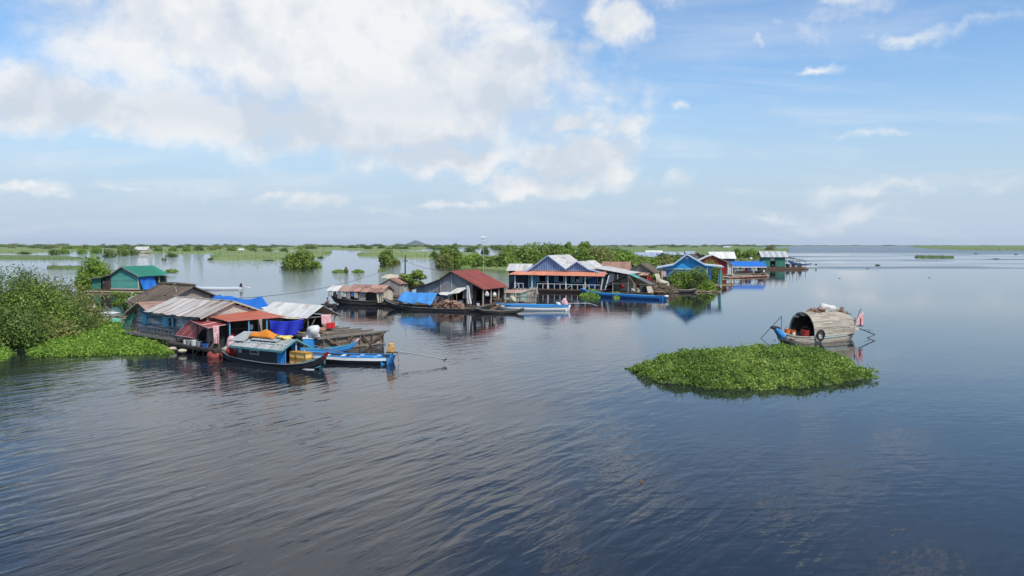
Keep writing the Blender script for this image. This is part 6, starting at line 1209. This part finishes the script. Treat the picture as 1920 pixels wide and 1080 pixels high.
GR = 'far grey roofed houses beyond the bushes'
simple_house('far house with long blue grey roof, leftmost behind the bushes', 1192, 489, 46, 482, 473, 'wood_grey', 'corr_blue', -4, 9, 4, group=GR); simple_house('far house whose white roof stands highest behind the bushes', 1212, 484, 30, 474, 469.5, 'wood_grey', 'corr_white', -4, 9, 5, group=GR)
simple_house('far house with dark gable peeking over the bushes', 1226, 491, 22, 484, 475.5, 'wood_dark', 'corr_blue', -8, 9, 6, 'y', group=GR); simple_house('far house with blue grey roof just left of the azure gable', 1246, 487, 36, 478, 472, 'wood_grey', 'corr_blue', -4, 9, 7, group=GR); simple_house('far house with grey roof right of the azure gable tip', 1287, 485, 16, 476, 471, 'wood_grey', 'corr_blue', -4, 9, 8, group=GR)
simple_house('far cream house with white roof above the brown roof', 1131, 486, 24, 479, 472.5, 'cloth_cream', 'corr_white', 10, 9, 9); simple_house('low far shed with brown roof right of the cream house', 1150, 484, 22, 480, 475, 'cloth_cream', 'corr_brown', 4, 9, 10); simple_house('pale ruined house far off on the left marsh', 250, 475, 24, 469, 462.5, 'cloth_cream', 'corr_grey', 4, 14, 11)
simple_house('tiny white building far off on the left marsh near the small bushes', 446, 472, 9, 469, 466, 'cloth_white', 'corr_white', 0, 10, 12); simple_house('tiny white building on the horizon above the white roofed house', 1357, 465, 14, 463.6, 461.8, 'cloth_white', 'corr_white', 0, 18, 13)
# stall with blue roof
p = at(1376, 517); T = ST = thing('market_stall', 'open floating stall with wide bright blue tarp roof', 'stall', (p.x, p.y, 0), -6)
part(T, 'roof', 'tarp_blue', lambda mb: (mb.sheet(lambda u, v: Vector((-.3 + 8.0 * u, -.3 + 3.4 * v, 2.3 + 1.1 * v + .05 * math.sin(u * 11))), 12, 4, .04), mb.sheet(lambda u, v: Vector((-.3 + 8.0 * u, 3.12 + 3 * v, 3.4 - 1.0 * v)), 10, 3, .04))); part(T, 'valance', 'cloth_white', lambda mb: mb.box(-.3, 7.7, -.36, -.32, 2.0, 2.22))
posts(T, [(0, 0, .3, 2.3), (2.4, 0, .3, 2.3), (5, 0, .3, 2.3), (7.4, 0, .3, 2.3), (0, 5.6, .3, 2.5), (7.4, 5.6, .3, 2.5)], 0, 1, .11, 'wood_dark'); part(T, 'deck', 'wood_pale', lambda mb: (deck(mb, -.6, 8, -1, 6, .5, .35, rng=R), logs(mb, -.6, 8, -.8, 6, .1, .2, 'x', R, .9))); part(T, 'counter', 'wood_brown', lambda mb: (mb.box(1.2, 4.6, .5, 1.1, .5, 1.2), mb.box(5.2, 7.2, 1.5, 2.1, .5, 1.1)))
for i, (x, z, mt, lb) in enumerate([(.7, .5, 'cloth_dark', 'dark bundle at the left post of the blue roofed stall'), (2.0, 1.25, 'cloth_white', 'white bundle on the counter of the blue roofed stall'), (2.9, 1.25, 'cloth_red', 'red bundle on the counter of the blue roofed stall'), (3.8, 1.25, 'plastic_blue', 'blue bundle on the counter of the blue roofed stall'), (1.6, 1.6, 'cloth_dark', 'dark cloth hanging high in the blue roofed stall')]): sack('bundle', lb, 'goods', local(ST, (x, .35, z)), (.4, .3, .35), mt, 150 + i, j=.3)
def dog(label, loc, rot, s=1.0):
    D_ = thing('dog', label, 'dog', loc, rot); me = bpy.data.meshes.new('body')
    V = [(-.3, 0, .5), (0, 0, .5), (.3, 0, .54), (.42, 0, .66), (.52, 0, .76), (.68, 0, .72), (-.32, .08, .38), (-.38, .09, .2), (-.34, .09, .02), (-.32, -.08, .38), (-.38, -.09, .2), (-.34, -.09, .02), (.3, .08, .36), (.31, .08, .18), (.32, .08, .02), (.3, -.08, .36), (.31, -.08, .18), (.32, -.08, .02), (-.45, 0, .6), (-.6, 0, .72)]
    E_ = [(0, 1), (1, 2), (2, 3), (3, 4), (4, 5), (0, 6), (6, 7), (7, 8), (0, 9), (9, 10), (10, 11), (2, 12), (12, 13), (13, 14), (2, 15), (15, 16), (16, 17), (0, 18), (18, 19)]
    rr = [.12, .13, .15, .08, .075, .035, .07, .035, .03, .07, .035, .03, .055, .035, .03, .055, .035, .03, .025, .015]
    me.from_pydata(V, E_, []); o = bpy.data.objects.new('body', me); COL.objects.link(o); o.parent = D_; o.modifiers.new('skin', 'SKIN'); 
    if me.skin_vertices:
        for i, r in enumerate(rr): me.skin_vertices[0].data[i].radius = (r, r)
        me.skin_vertices[0].data[0].use_root = True
    o.modifiers.new('sub', 'SUBSURF').render_levels = 2; me.materials.append(M['cloth_dark']); D_.scale = (s, s, s)
    part(D_, 'ear', 'cloth_dark', lambda mb: mb.tube([(.48, .05, .8), (.47, .07, .88)], [.03, .01], 5)); part(D_, 'ear', 'cloth_dark', lambda mb: mb.tube([(.48, -.05, .8), (.47, -.07, .88)], [.03, .01], 5))
dog('black dog standing on the right end of the blue roofed stall deck', local(ST, (6.3, -.3, .5)), 10, 1.6)
p = at(1440, 520); T = thing('bamboo_raft', 'reddish bamboo raft in front of the blue roofed stall', 'raft', (0, 0, 0), 0); a_ = at(1368, 523); b_ = at(1441, 519)
part(T, 'deck', 'corr_brown', lambda mb: [mb.tube([a_ + Vector((R.uniform(-.4, .4), k * .5, .2)), b_ + Vector((R.uniform(-.5, .6), k * .5, .22))], .17, 6) for k in range(9)]); part(T, 'cross_pole', 'bamboo', lambda mb: [mb.tube([a_.lerp(b_, f) + Vector((0, -.2, .36)), a_.lerp(b_, f) + Vector((.1, 4.4, .36))], .08, 6) for f in (.1, .3, .5, .7, .92)])
part(T, 'stump', 'wood_brown', lambda mb: (mb.lathe((b_.x - .8, b_.y + .8, .1), [(.5, 0), (.55, .5), (.4, .95), (.1, 1.0)], 9),)); part(T, 'leg', 'wood_dark', lambda mb: [mb.tube([a_.lerp(b_, f) + Vector((0, -.1, -.6)), a_.lerp(b_, f) + Vector((0, -.1, .3))], .07, 5) for f in (.15, .4, .6, .8)])
p = at(1362, 528); T = thing('jetty', 'narrow plank jetty low on the water left of the bamboo raft', 'jetty', (p.x, p.y, 0), 6); part(T, 'deck', 'wood_pale', lambda mb: deck(mb, -2, 3.4, 0, 1.4, .45, .35, rng=R)); posts(T, [(-1.8, .1, -.5, .4), (0, .1, -.5, .4), (1.7, .1, -.5, .4), (3.2, .1, -.5, .8)], 0, 1, .12, 'wood_dark', 'stilt', False)
p = at(1345, 535); T = thing('jetty', 'second lower plank jetty near the light green bush', 'jetty', (p.x, p.y, 0), 3); part(T, 'deck', 'wood_brown', lambda mb: deck(mb, -1.6, 3.2, 0, 1, .25, .3, rng=R)); part(T, 'float', 'bamboo', lambda mb: logs(mb, -1.6, 3.2, .1, 1, .03, .14, 'x', R, .4))
p = at(1400, 514); T = thing('canoe', 'pale canoe moored in front of the red house curtain', 'canoe', (p.x - 4, p.y - 4, 0), 3); part(T, 'hull', 'wood_pale', lambda mb: hull(mb, [(-3.5, 0, .15, .8, .05, .4), (-2, 0, .5, .5, .3, -.1), (2, 0, .5, .5, .3, -.1), (3.6, 0, .15, 1.1, .05, .6)])); part(T, 'thwart', 'wood_grey', lambda mb: [mb.box(x, x + .3, -.45, .45, .4, .45) for x in (-1.4, 1.2)])
p = at(1410, 515.5); T = thing('canoe', 'slim canoe with raised white bow at the front of the blue roofed stall', 'canoe', (p.x, p.y - 2, 0), 14); part(T, 'hull', 'boat_white', lambda mb: hull(mb, [(-3, 0, .15, .5, .05, .3), (-1.5, 0, .45, .4, .3, -.1), (1, 0, .45, .45, .3, -.1), (2.8, 0, .12, 1.3, .05, .9)])); part(T, 'thwart', 'wood_brown', lambda mb: [mb.box(x, x + .3, -.4, .4, .3, .35) for x in (-1.2, .6)])
# green shop
p = at(1428, 505); T = GS = thing('green_shop', 'green walled floating shop with white and grey striped tin roof', 'floating shop', (p.x, p.y, 0), -5)
part(T, 'wall', 'wood_green', lambda mb: (wall(mb, (.3, 0), (2.5, 0), .8, 3.8, .3, 'v', rng=R), wall(mb, (4.1, 0), (7.0, 0), .8, 3.8, .3, 'v', rng=R), wall(mb, (7.0, 0), (7.0, 5), .8, 3.8, .4, 'v', rng=R), wall(mb, (.3, 5), (.3, 0), .8, 3.8, .4, 'v', rng=R), wall(mb, (7, 5), (.3, 5), .8, 3.8, .4, 'v', rng=R)))
for i in range(9):
    q0 = -.3 + i * .9
    mb = MB(); mb.slab((q0, -.6, 3.75), (q0 + .9, -.6, 3.75), (q0 + .9, 3.0, 5.5), (q0, 3.0, 5.5), .05); mb.build('roof_sheet', 'corr_dull' if i % 2 else 'corr_grey', T)
part(T, 'back_roof', 'corr_grey', lambda mb: strips(mb, (7.8, 6.0, 4.2), (-.3, 6.0, 4.2), (-.3, 3.02, 5.5), (7.8, 3.02, 5.5), 6, .05, R)); part(T, 'door', 'cloth_white', lambda mb: mb.slab((2.6, .3, 2.6), (4.0, .3, 2.6), (4.0, .3, 3.7), (2.6, .3, 3.7), .03)); part(T, 'deck', 'wood_brown', lambda mb: (mb.box(-.4, 13.5, -1.0, 5.5, .5, .68), logs(mb, -.4, 13.5, -.8, 5.4, .1, .3, 'x', R, 1.2)))
part(T, 'side_canopy', 'roof_dark', lambda mb: (mb.slab((7.6, -.4, 3.4), (10.6, -.4, 3.1), (10.6, 4.5, 3.5), (7.6, 4.5, 3.8), .05), mb.slab((11.2, .4, 2.9), (13.4, .4, 2.7), (13.4, 4, 2.9), (11.2, 4, 3.1), .05))); posts(T, [(8.4, -.3, .7, 3.3), (10.4, -.3, .7, 3.1), (13.2, .5, .7, 2.7), (11.3, .5, .7, 2.9), (8.4, 4.3, .7, 3.5), (10.4, 4.3, .7, 3.4)], 0, 1, .13, 'wood_grey')
for i, (x, z, r_, mt, lb) in enumerate([(8.0, .75, .55, 'cloth_dark', 'dark heap of goods right beside the green shop wall'), (9.6, .75, .5, 'cloth_dark', 'dark heap of goods under the green shop canopy'), (11.6, .75, .6, 'cloth_dark', 'dark heap of goods at the right end of the green shop deck'), (3.2, .75, .5, 'cloth_dark', 'dark heap in the doorway of the green shop')]): sack('goods', lb, 'goods', local(GS, (x, 1.0 if x > 5 else .2, z)), (r_, r_, r_ * .9), mt, 160 + i, j=.3)
p = at(1530, 501.5); T = longtail('long white boat reaching right from the green shop', (p.x, p.y, 0), 3, 15, .8, .5, 'boat_white', 'boat_white', 'boat_white', bowup=.3); engine(T, 0, 0, .7, 1.5, .9, 'metal_dark', False)
p = at(1505, 498); T = thing('wooden_boat', 'dark slender boat with raised pointed bow beside the green shop canopy', 'boat', (p.x, p.y, 0), -8); part(T, 'hull', 'boat_deep', lambda mb: hull(mb, [(-5, 0, .4, 2.0, .2, 1.2), (-3, 0, .7, 1.2, .4, .1), (0, 0, .7, .6, .4, -.1), (3, 0, .15, .9, .05, .5)])); part(T, 'gunwale', 'boat_white', lambda mb: rail_line(mb, [(-5, 0, .4, 2.0, .2, 1.2), (-3, 0, .7, 1.2, .4, .1), (0, 0, .7, .6, .4, -.1), (3, 0, .15, .9, .05, .5)], .12, .08))
p = at(1400, 489); T = thing('canoe', 'low dark canoe far behind the blue roofed stall', 'canoe', (p.x, p.y, 0), 2); part(T, 'hull', 'wood_dark', lambda mb: hull(mb, [(-4, 0, .15, .8, .05, .4), (-2, 0, .5, .5, .3, -.1), (2, 0, .5, .5, .3, -.1), (4, 0, .15, .9, .05, .5)])); sack('bundle', 'white bundle in the low dark canoe behind the blue roofed stall', 'bundle', (p.x + 2, p.y, .5), (.7, .5, .6), 'cloth_white', 170)
q = at(1104, 496); T = thing('satellite_dish', 'pale grey dish antenna standing among the bushes above the big blue house', 'dish', (q.x - 1, q.y - 4, 0)); part(T, 'dish', 'metal_grey', lambda mb: mb.sheet(lambda u, v: Vector((1.3 * v * math.cos(6.2832 * u), -.3 + .4 * v * v, 3.0 + 1.0 * v * math.sin(6.2832 * u))), 16, 5, .04), smooth=True); part(T, 'mast', 'metal_dark', lambda mb: mb.tube([(0, .1, -.5), (0, .1, 3.0)], .1, 6))
for i, (px, by, top, lb) in enumerate([(1248, 500, 458, 'thin pale pole above the far grey roofs'), (1336, 500, 457, 'thin pale pole at the left end of the long white roof'), (1368, 500, 460, 'thin pale pole at the right end of the long white roof')]):
    q = at(px, by); mb = MB(); mb.tube([(q.x, q.y, -1), (q.x, q.y, CAM_H - (top - 459) * q.y / F)], .07, 5); tag(mb.build('pole', 'pole_white'), lb, 'pole')
# drifting stump, floating debris, bottle
q = at(649, 510); T = thing('drifting_stump', 'brown stump sticking out of the water between two small weed rafts', 'stump', (q.x, q.y, 0)); part(T, 'trunk', 'wood_brown', lambda mb: mb.tube([(0, 0, -.5), (.1, 0, .8), (-.1, 0, 1.5)], [.6, .45, .15], 8)); link('leaves', crown_mesh('leaves', 171, 260, .28, 'leaf_olive', 1, .8, .9, 8, .4, z0=.1), T)
q = at(1202, 905); mb = MB(); mb.lump((0, 0, .01), .05, .14, .035, random.Random(4), .4); mb.lump((.05, .16, .01), .04, .05, .03, random.Random(5), .4); o = mb.build('driftwood_chip', 'wood_brown'); o.location = q; tag(o, 'small brown chip of wood drifting alone in the dark foreground water', 'driftwood')

# ------------------------------------------------------------------ arched roof houseboat on the right
R = random.Random(51)
p = at(1484, 645); T = SB = thing('arched_houseboat', 'pale plank houseboat with barrel roof moored behind the drifting plant island', 'houseboat', (p.x, p.y + .35, 0), 28)
st = [(-.55, .3, .50, .75, .36, .25), (.1, .3, .85, .55, .70, .0), (1.2, .3, 1.15, .50, 1.05, -.15), (3.2, .3, 1.28, .52, 1.2, -.22), (5.2, .3, 1.15, .56, 1.05, -.15), (6.4, .3, .8, .70, .62, .0), (7.0, .3, .5, .88, .36, .25)]
part(T, 'hull', 'boat_plank', lambda mb: hull(mb, st, .06)); part(T, 'rubbing_strake', 'paint_worn', lambda mb: [mb.bar((a[0], .3 - a[2] - .02, a[3] - .10), (b[0], .3 - b[2] - .02, b[3] - .10), .05, .10) for a, b in zip(st[2:], st[3:])]); part(T, 'gunwale', 'wood_pale', lambda mb: rail_line(mb, st, .09, .07))
part(T, 'foredeck', 'boat_plank', lambda mb: deck(mb, -.3, 1.7, -.5, 1.1, .46, .2, rng=R))
def arch(x, r=1.0, zc=.55, n=22, hw=1.24, h=1.74): return [(x, .3 - hw * r * math.cos(math.pi * k / n), zc + h * r * math.sin(math.pi * k / n) ** .85 if 0 < k < n else zc - .05) for k in range(n + 1)]
def barrel(mb):
    n = 40; xs = [1.62, 2.6, 3.6, 4.6, 5.55, 6.35]; sc = [1.0, 1.01, 1.01, .99, .94, .84]
    rings = [arch(x, s_, n=n) for x, s_ in zip(xs, sc)]
    for k in range(n):                                     # each plank is its own strip of the barrel
        for i in range(len(xs) - 1):
            o_ = R.uniform(0, .02); A_, B_, C_, D_ = (Vector(rings[i][k]), Vector(rings[i + 1][k]), Vector(rings[i + 1][k + 1]), Vector(rings[i][k + 1]))
            c0 = Vector((A_.x, .3, .55)); nrm = ((A_ + D_) / 2 - c0).normalized() * o_; g = (D_ - A_) * .04; 
            e = Vector((R.uniform(-.02, .02) if 0 < i else 0, 0, 0)); mb.slab(A_ + nrm + g + e, B_ + nrm + g + e, C_ + nrm - g, D_ + nrm - g, .05)
part(T, 'barrel_roof', 'boat_plank', barrel)
part(T, 'shade_lining', 'wood_dark', lambda mb: mb.sheet(lambda u, v: Vector((1.66 + 4.5 * u, .3 - 1.17 * (1 - .12 * u * u) * math.cos(math.pi * (.02 + .96 * v)), .5 + 1.72 * (1 - .12 * u * u) * math.sin(math.pi * (.02 + .96 * v)) ** .85)), 6, 22, .02))  # added dark inner sheet, its colour stands in for shade inside the barrel
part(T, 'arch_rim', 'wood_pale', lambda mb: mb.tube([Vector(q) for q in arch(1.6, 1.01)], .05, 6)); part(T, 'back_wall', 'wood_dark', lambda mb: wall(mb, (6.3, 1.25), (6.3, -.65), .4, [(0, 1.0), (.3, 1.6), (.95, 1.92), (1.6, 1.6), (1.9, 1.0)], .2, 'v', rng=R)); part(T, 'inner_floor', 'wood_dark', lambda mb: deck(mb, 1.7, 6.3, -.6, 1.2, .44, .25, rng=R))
part(T, 'bow_block', 'boat_blue', lambda mb: (mb.tube([(.05, .55, .35), (-.5, .6, .75), (-.95, .62, 1.15)], [.30, .25, .15], 12),)); part(T, 'bow_cap', 'metal_dark', lambda mb: (mb.tube([(-1.4, .55, 1.24), (-.9, .62, 1.19), (-.4, .7, 1.10)], [.10, .16, .12], 8), mb.tube([(-1.15, .6, 1.2), (-.3, .5, .1)], .06, 6)))
part(T, 'stern_frame', 'cloth_cream', lambda mb: (mb.bar((6.9, -.3, .8), (6.9, -.3, 1.7), .1), mb.bar((6.9, .2, .8), (6.9, .2, 1.75), .09), mb.bar((6.9, -.4, 1.45), (6.9, .4, 1.5), .07), mb.box(6.75, 7.2, -.4, .6, .72, .9)))
SX = 'poles and tackle of the arched houseboat'
part(T, 'mooring_pole', 'wood_dark', lambda mb: (mb.tube([(.5, 1.35, 1.95), (-2.3, .7, .45)], .028, 6), mb.tube([(-2.3, .7, .45), (-1.7, .1, -.3)], .028, 6), mb.tube([(.5, 1.35, 1.95), (.5, 1.35, .6)], .025, 6)))
part(T, 'rudder', 'metal_dark', lambda mb: (mb.tube([(7.0, 0, 1.0), (9.0, -.5, .25)], .04, 6), mb.tube([(9.0, -.5, .25), (8.3, -.3, .0)], .035, 6), mb.tube([(9.4, .9, .5), (10.4, .8, .4)], .015, 5), mb.tube([(10.0, .85, .45), (10.0, .85, .15)], .02, 6)))
cloth('flag', 'small pink and red flag on a leaning pole at the stern of the arched houseboat', 'flag', lambda u, v: local(SB, (7.55 + .75 * u, .1 + .05 * math.sin(6 * u), 2.1 - 1.15 * v + .55 * (u - 1) * (1 - v) * .8)), 'cloth_pink', nu=8, nv=8)
part(T, 'flag_pole', 'metal_dark', lambda mb: (mb.tube([(7.2, .1, .8), (7.55, .1, 1.5), (8.0, .1, 2.35)], .03, 5), mb.bar((7.5, .12, .92), (8.4, .12, .9), .03)))
cloth('flag_mark', 'dark red mark like a tower printed on the small pink flag', 'emblem', lambda u, v: local(SB, (7.92 + .22 * u, .06 + .02 * u, 1.62 - .66 * v)), 'plastic_red', nu=3, nv=3)
def tyre(label, v, r, rot):
    o = MB(); n = 18; pts = [(r * math.cos(6.2832 * k / n), 0, r * math.sin(6.2832 * k / n)) for k in range(n + 1)]; o.tube(pts, .075, 8); q = o.build('tyre', 'rubber', None, True); q.location = local(SB, v); q.rotation_euler = (0, 0, math.radians(rot)); return tag(q, label, 'tyre')
tyre('black tyre hanging as a fender on the side of the arched houseboat', (2.1, -1.08, .62), .37, 28)
for i, (x, y, z, r_, h, mt, lb) in enumerate([(.8, 1.0, .5, .22, .44, 'plastic_orange', 'orange bucket at the left of the arch opening'), (1.05, .65, .5, .18, .36, 'plastic_orange', 'smaller orange bucket right of the first one'), (1.2, -.35, .5, .30, .46, 'plastic_red', 'dark red tub at the right of the arch opening')]): bucket('bucket' if i < 2 else 'tub', lb, 'bucket' if i < 2 else 'tub', local(SB, (x, y, z)), r_, h, mt, 'buckets in the mouth of the arched houseboat', 1.08)
for i, (x, y, z, r_, mt, lb) in enumerate([(.35, .9, .5, (.22, .16, .1), 'cloth_white', 'white cloth on the foredeck before the orange bucket'), (.85, .4, .5, (.13, .12, .14), 'cloth_white', 'small white pot beside the orange buckets'), (2.2, -.2, 1.55, (.09, .09, .14), 'cloth_white', 'upper white lampshade like bag hanging in the arch'), (2.0, -.5, 1.35, (.09, .09, .14), 'cloth_white', 'lower white bag hanging in the arch')]): sack('bag' if i > 1 else 'cloth', lb, 'bag' if i > 1 else 'cloth', local(SB, (x, y, z)), r_, mt, 180 + i)
for i, (x, y, z, r_, mt, nm, lb) in enumerate([(1.9, .5, 2.05, (.3, .22, .14), 'cloth_white', 'bundle', 'white bundle on the roof just above the arch opening'), (1.75, 1.0, 1.85, (.22, .2, .12), 'cloth_white', 'bundle', 'small white bundle at the left edge of the barrel roof'), (3.5, .1, 2.24, (.3, .26, .22), 'corr_brown', 'clay_pot', 'terracotta pot on the barrel roof beside the firewood'),
      (4.1, .3, 2.2, (.42, .32, .36), 'cloth_white', 'sack', 'white sack in the middle of the barrel roof'), (4.75, .3, 2.16, (.42, .32, .34), 'cloth_white', 'sack', 'second white sack right of the middle of the barrel roof'), (5.35, .35, 2.12, (.3, .25, .24), 'mat_reed', 'bundle', 'grey bundle right of the white sacks on the barrel roof'), (5.85, .3, 2.05, (.28, .25, .3), 'cloth_brown', 'basket', 'dark brown basket near the back end of the barrel roof'), (6.3, .3, 1.85, (.3, .25, .2), 'wood_grey', 'bundle', 'small grey bundle at the very back of the barrel roof')]):
    sack(nm, lb, nm.replace('_', ' '), local(SB, (x, y, z)), r_, mt, 190 + i, j=.35)
heap('firewood_bundle', 'heap of reddish brown sticks on the front of the barrel roof', 'firewood', local(SB, (2.95, .35, 2.22)), .6, .4, .35, 60, 'firewood', 201, (.015, .035), .8, None, 28)
mb = MB(); mb.tube([local(SB, (2.6, .0, 2.3)), local(SB, (6.9, .1, 1.95))], .035, 5); tag(mb.build('pole', 'wood_dark'), 'dark pole lying along the top of the barrel roof', 'pole')
# debris right of the arched boat
# ------------------------------------------------------------------ hill on the horizon, haze
mb = MB(); vs = []; fs = []; nx, ny = 40, 12; c = at(780, 459.6); DD = 13500.0; cx = (780 - 960) / F * DD
for i in range(nx + 1):
    for j in range(ny + 1):
        u = i / nx * 2 - 1; v = j / ny * 2 - 1; h = 92 * max(0, 1 - abs(u + .05 * math.sin(v * 3)) ** .9) ** 1.15 * (1 - v * v) + 10 * float(fbm(np.array(u * 6 + 3), np.array(v * 4), 3)) * (1 - u * u) * (1 - v * v)
        if abs(u) < .16: h = min(h, 80 + 6 * math.cos(u * 14))
        vs.append((cx + u * 240, DD + v * 260, h - 2))
for i in range(nx):
    for j in range(ny): a = i * (ny + 1) + j; fs.append((a, a + ny + 1, a + ny + 2, a + 1))
mb.add(vs, fs); tag(mb.build('hill', 'mountain', None, True), kind='structure')
hm = bpy.data.materials.new('haze'); hm.use_nodes = True; t = NT(hm.node_tree); t.n.clear(); M['haze'] = hm
pv_ = t.node('ShaderNodeVolumePrincipled'); pv_.inputs['Color'].default_value = (.80, .88, 1.0, 1); pv_.inputs['Density'].default_value = HAZE; pv_.inputs['Anisotropy'].default_value = 0.1
ho = t.node('ShaderNodeOutputMaterial'); t.l.new(pv_.outputs[0], ho.inputs[1])
if HAZE > 0: mb = MB(); mb.box(-14500, 14500, -700, 18000, -1.5, 112); tag(mb.build('haze', 'haze'), kind='stuff')
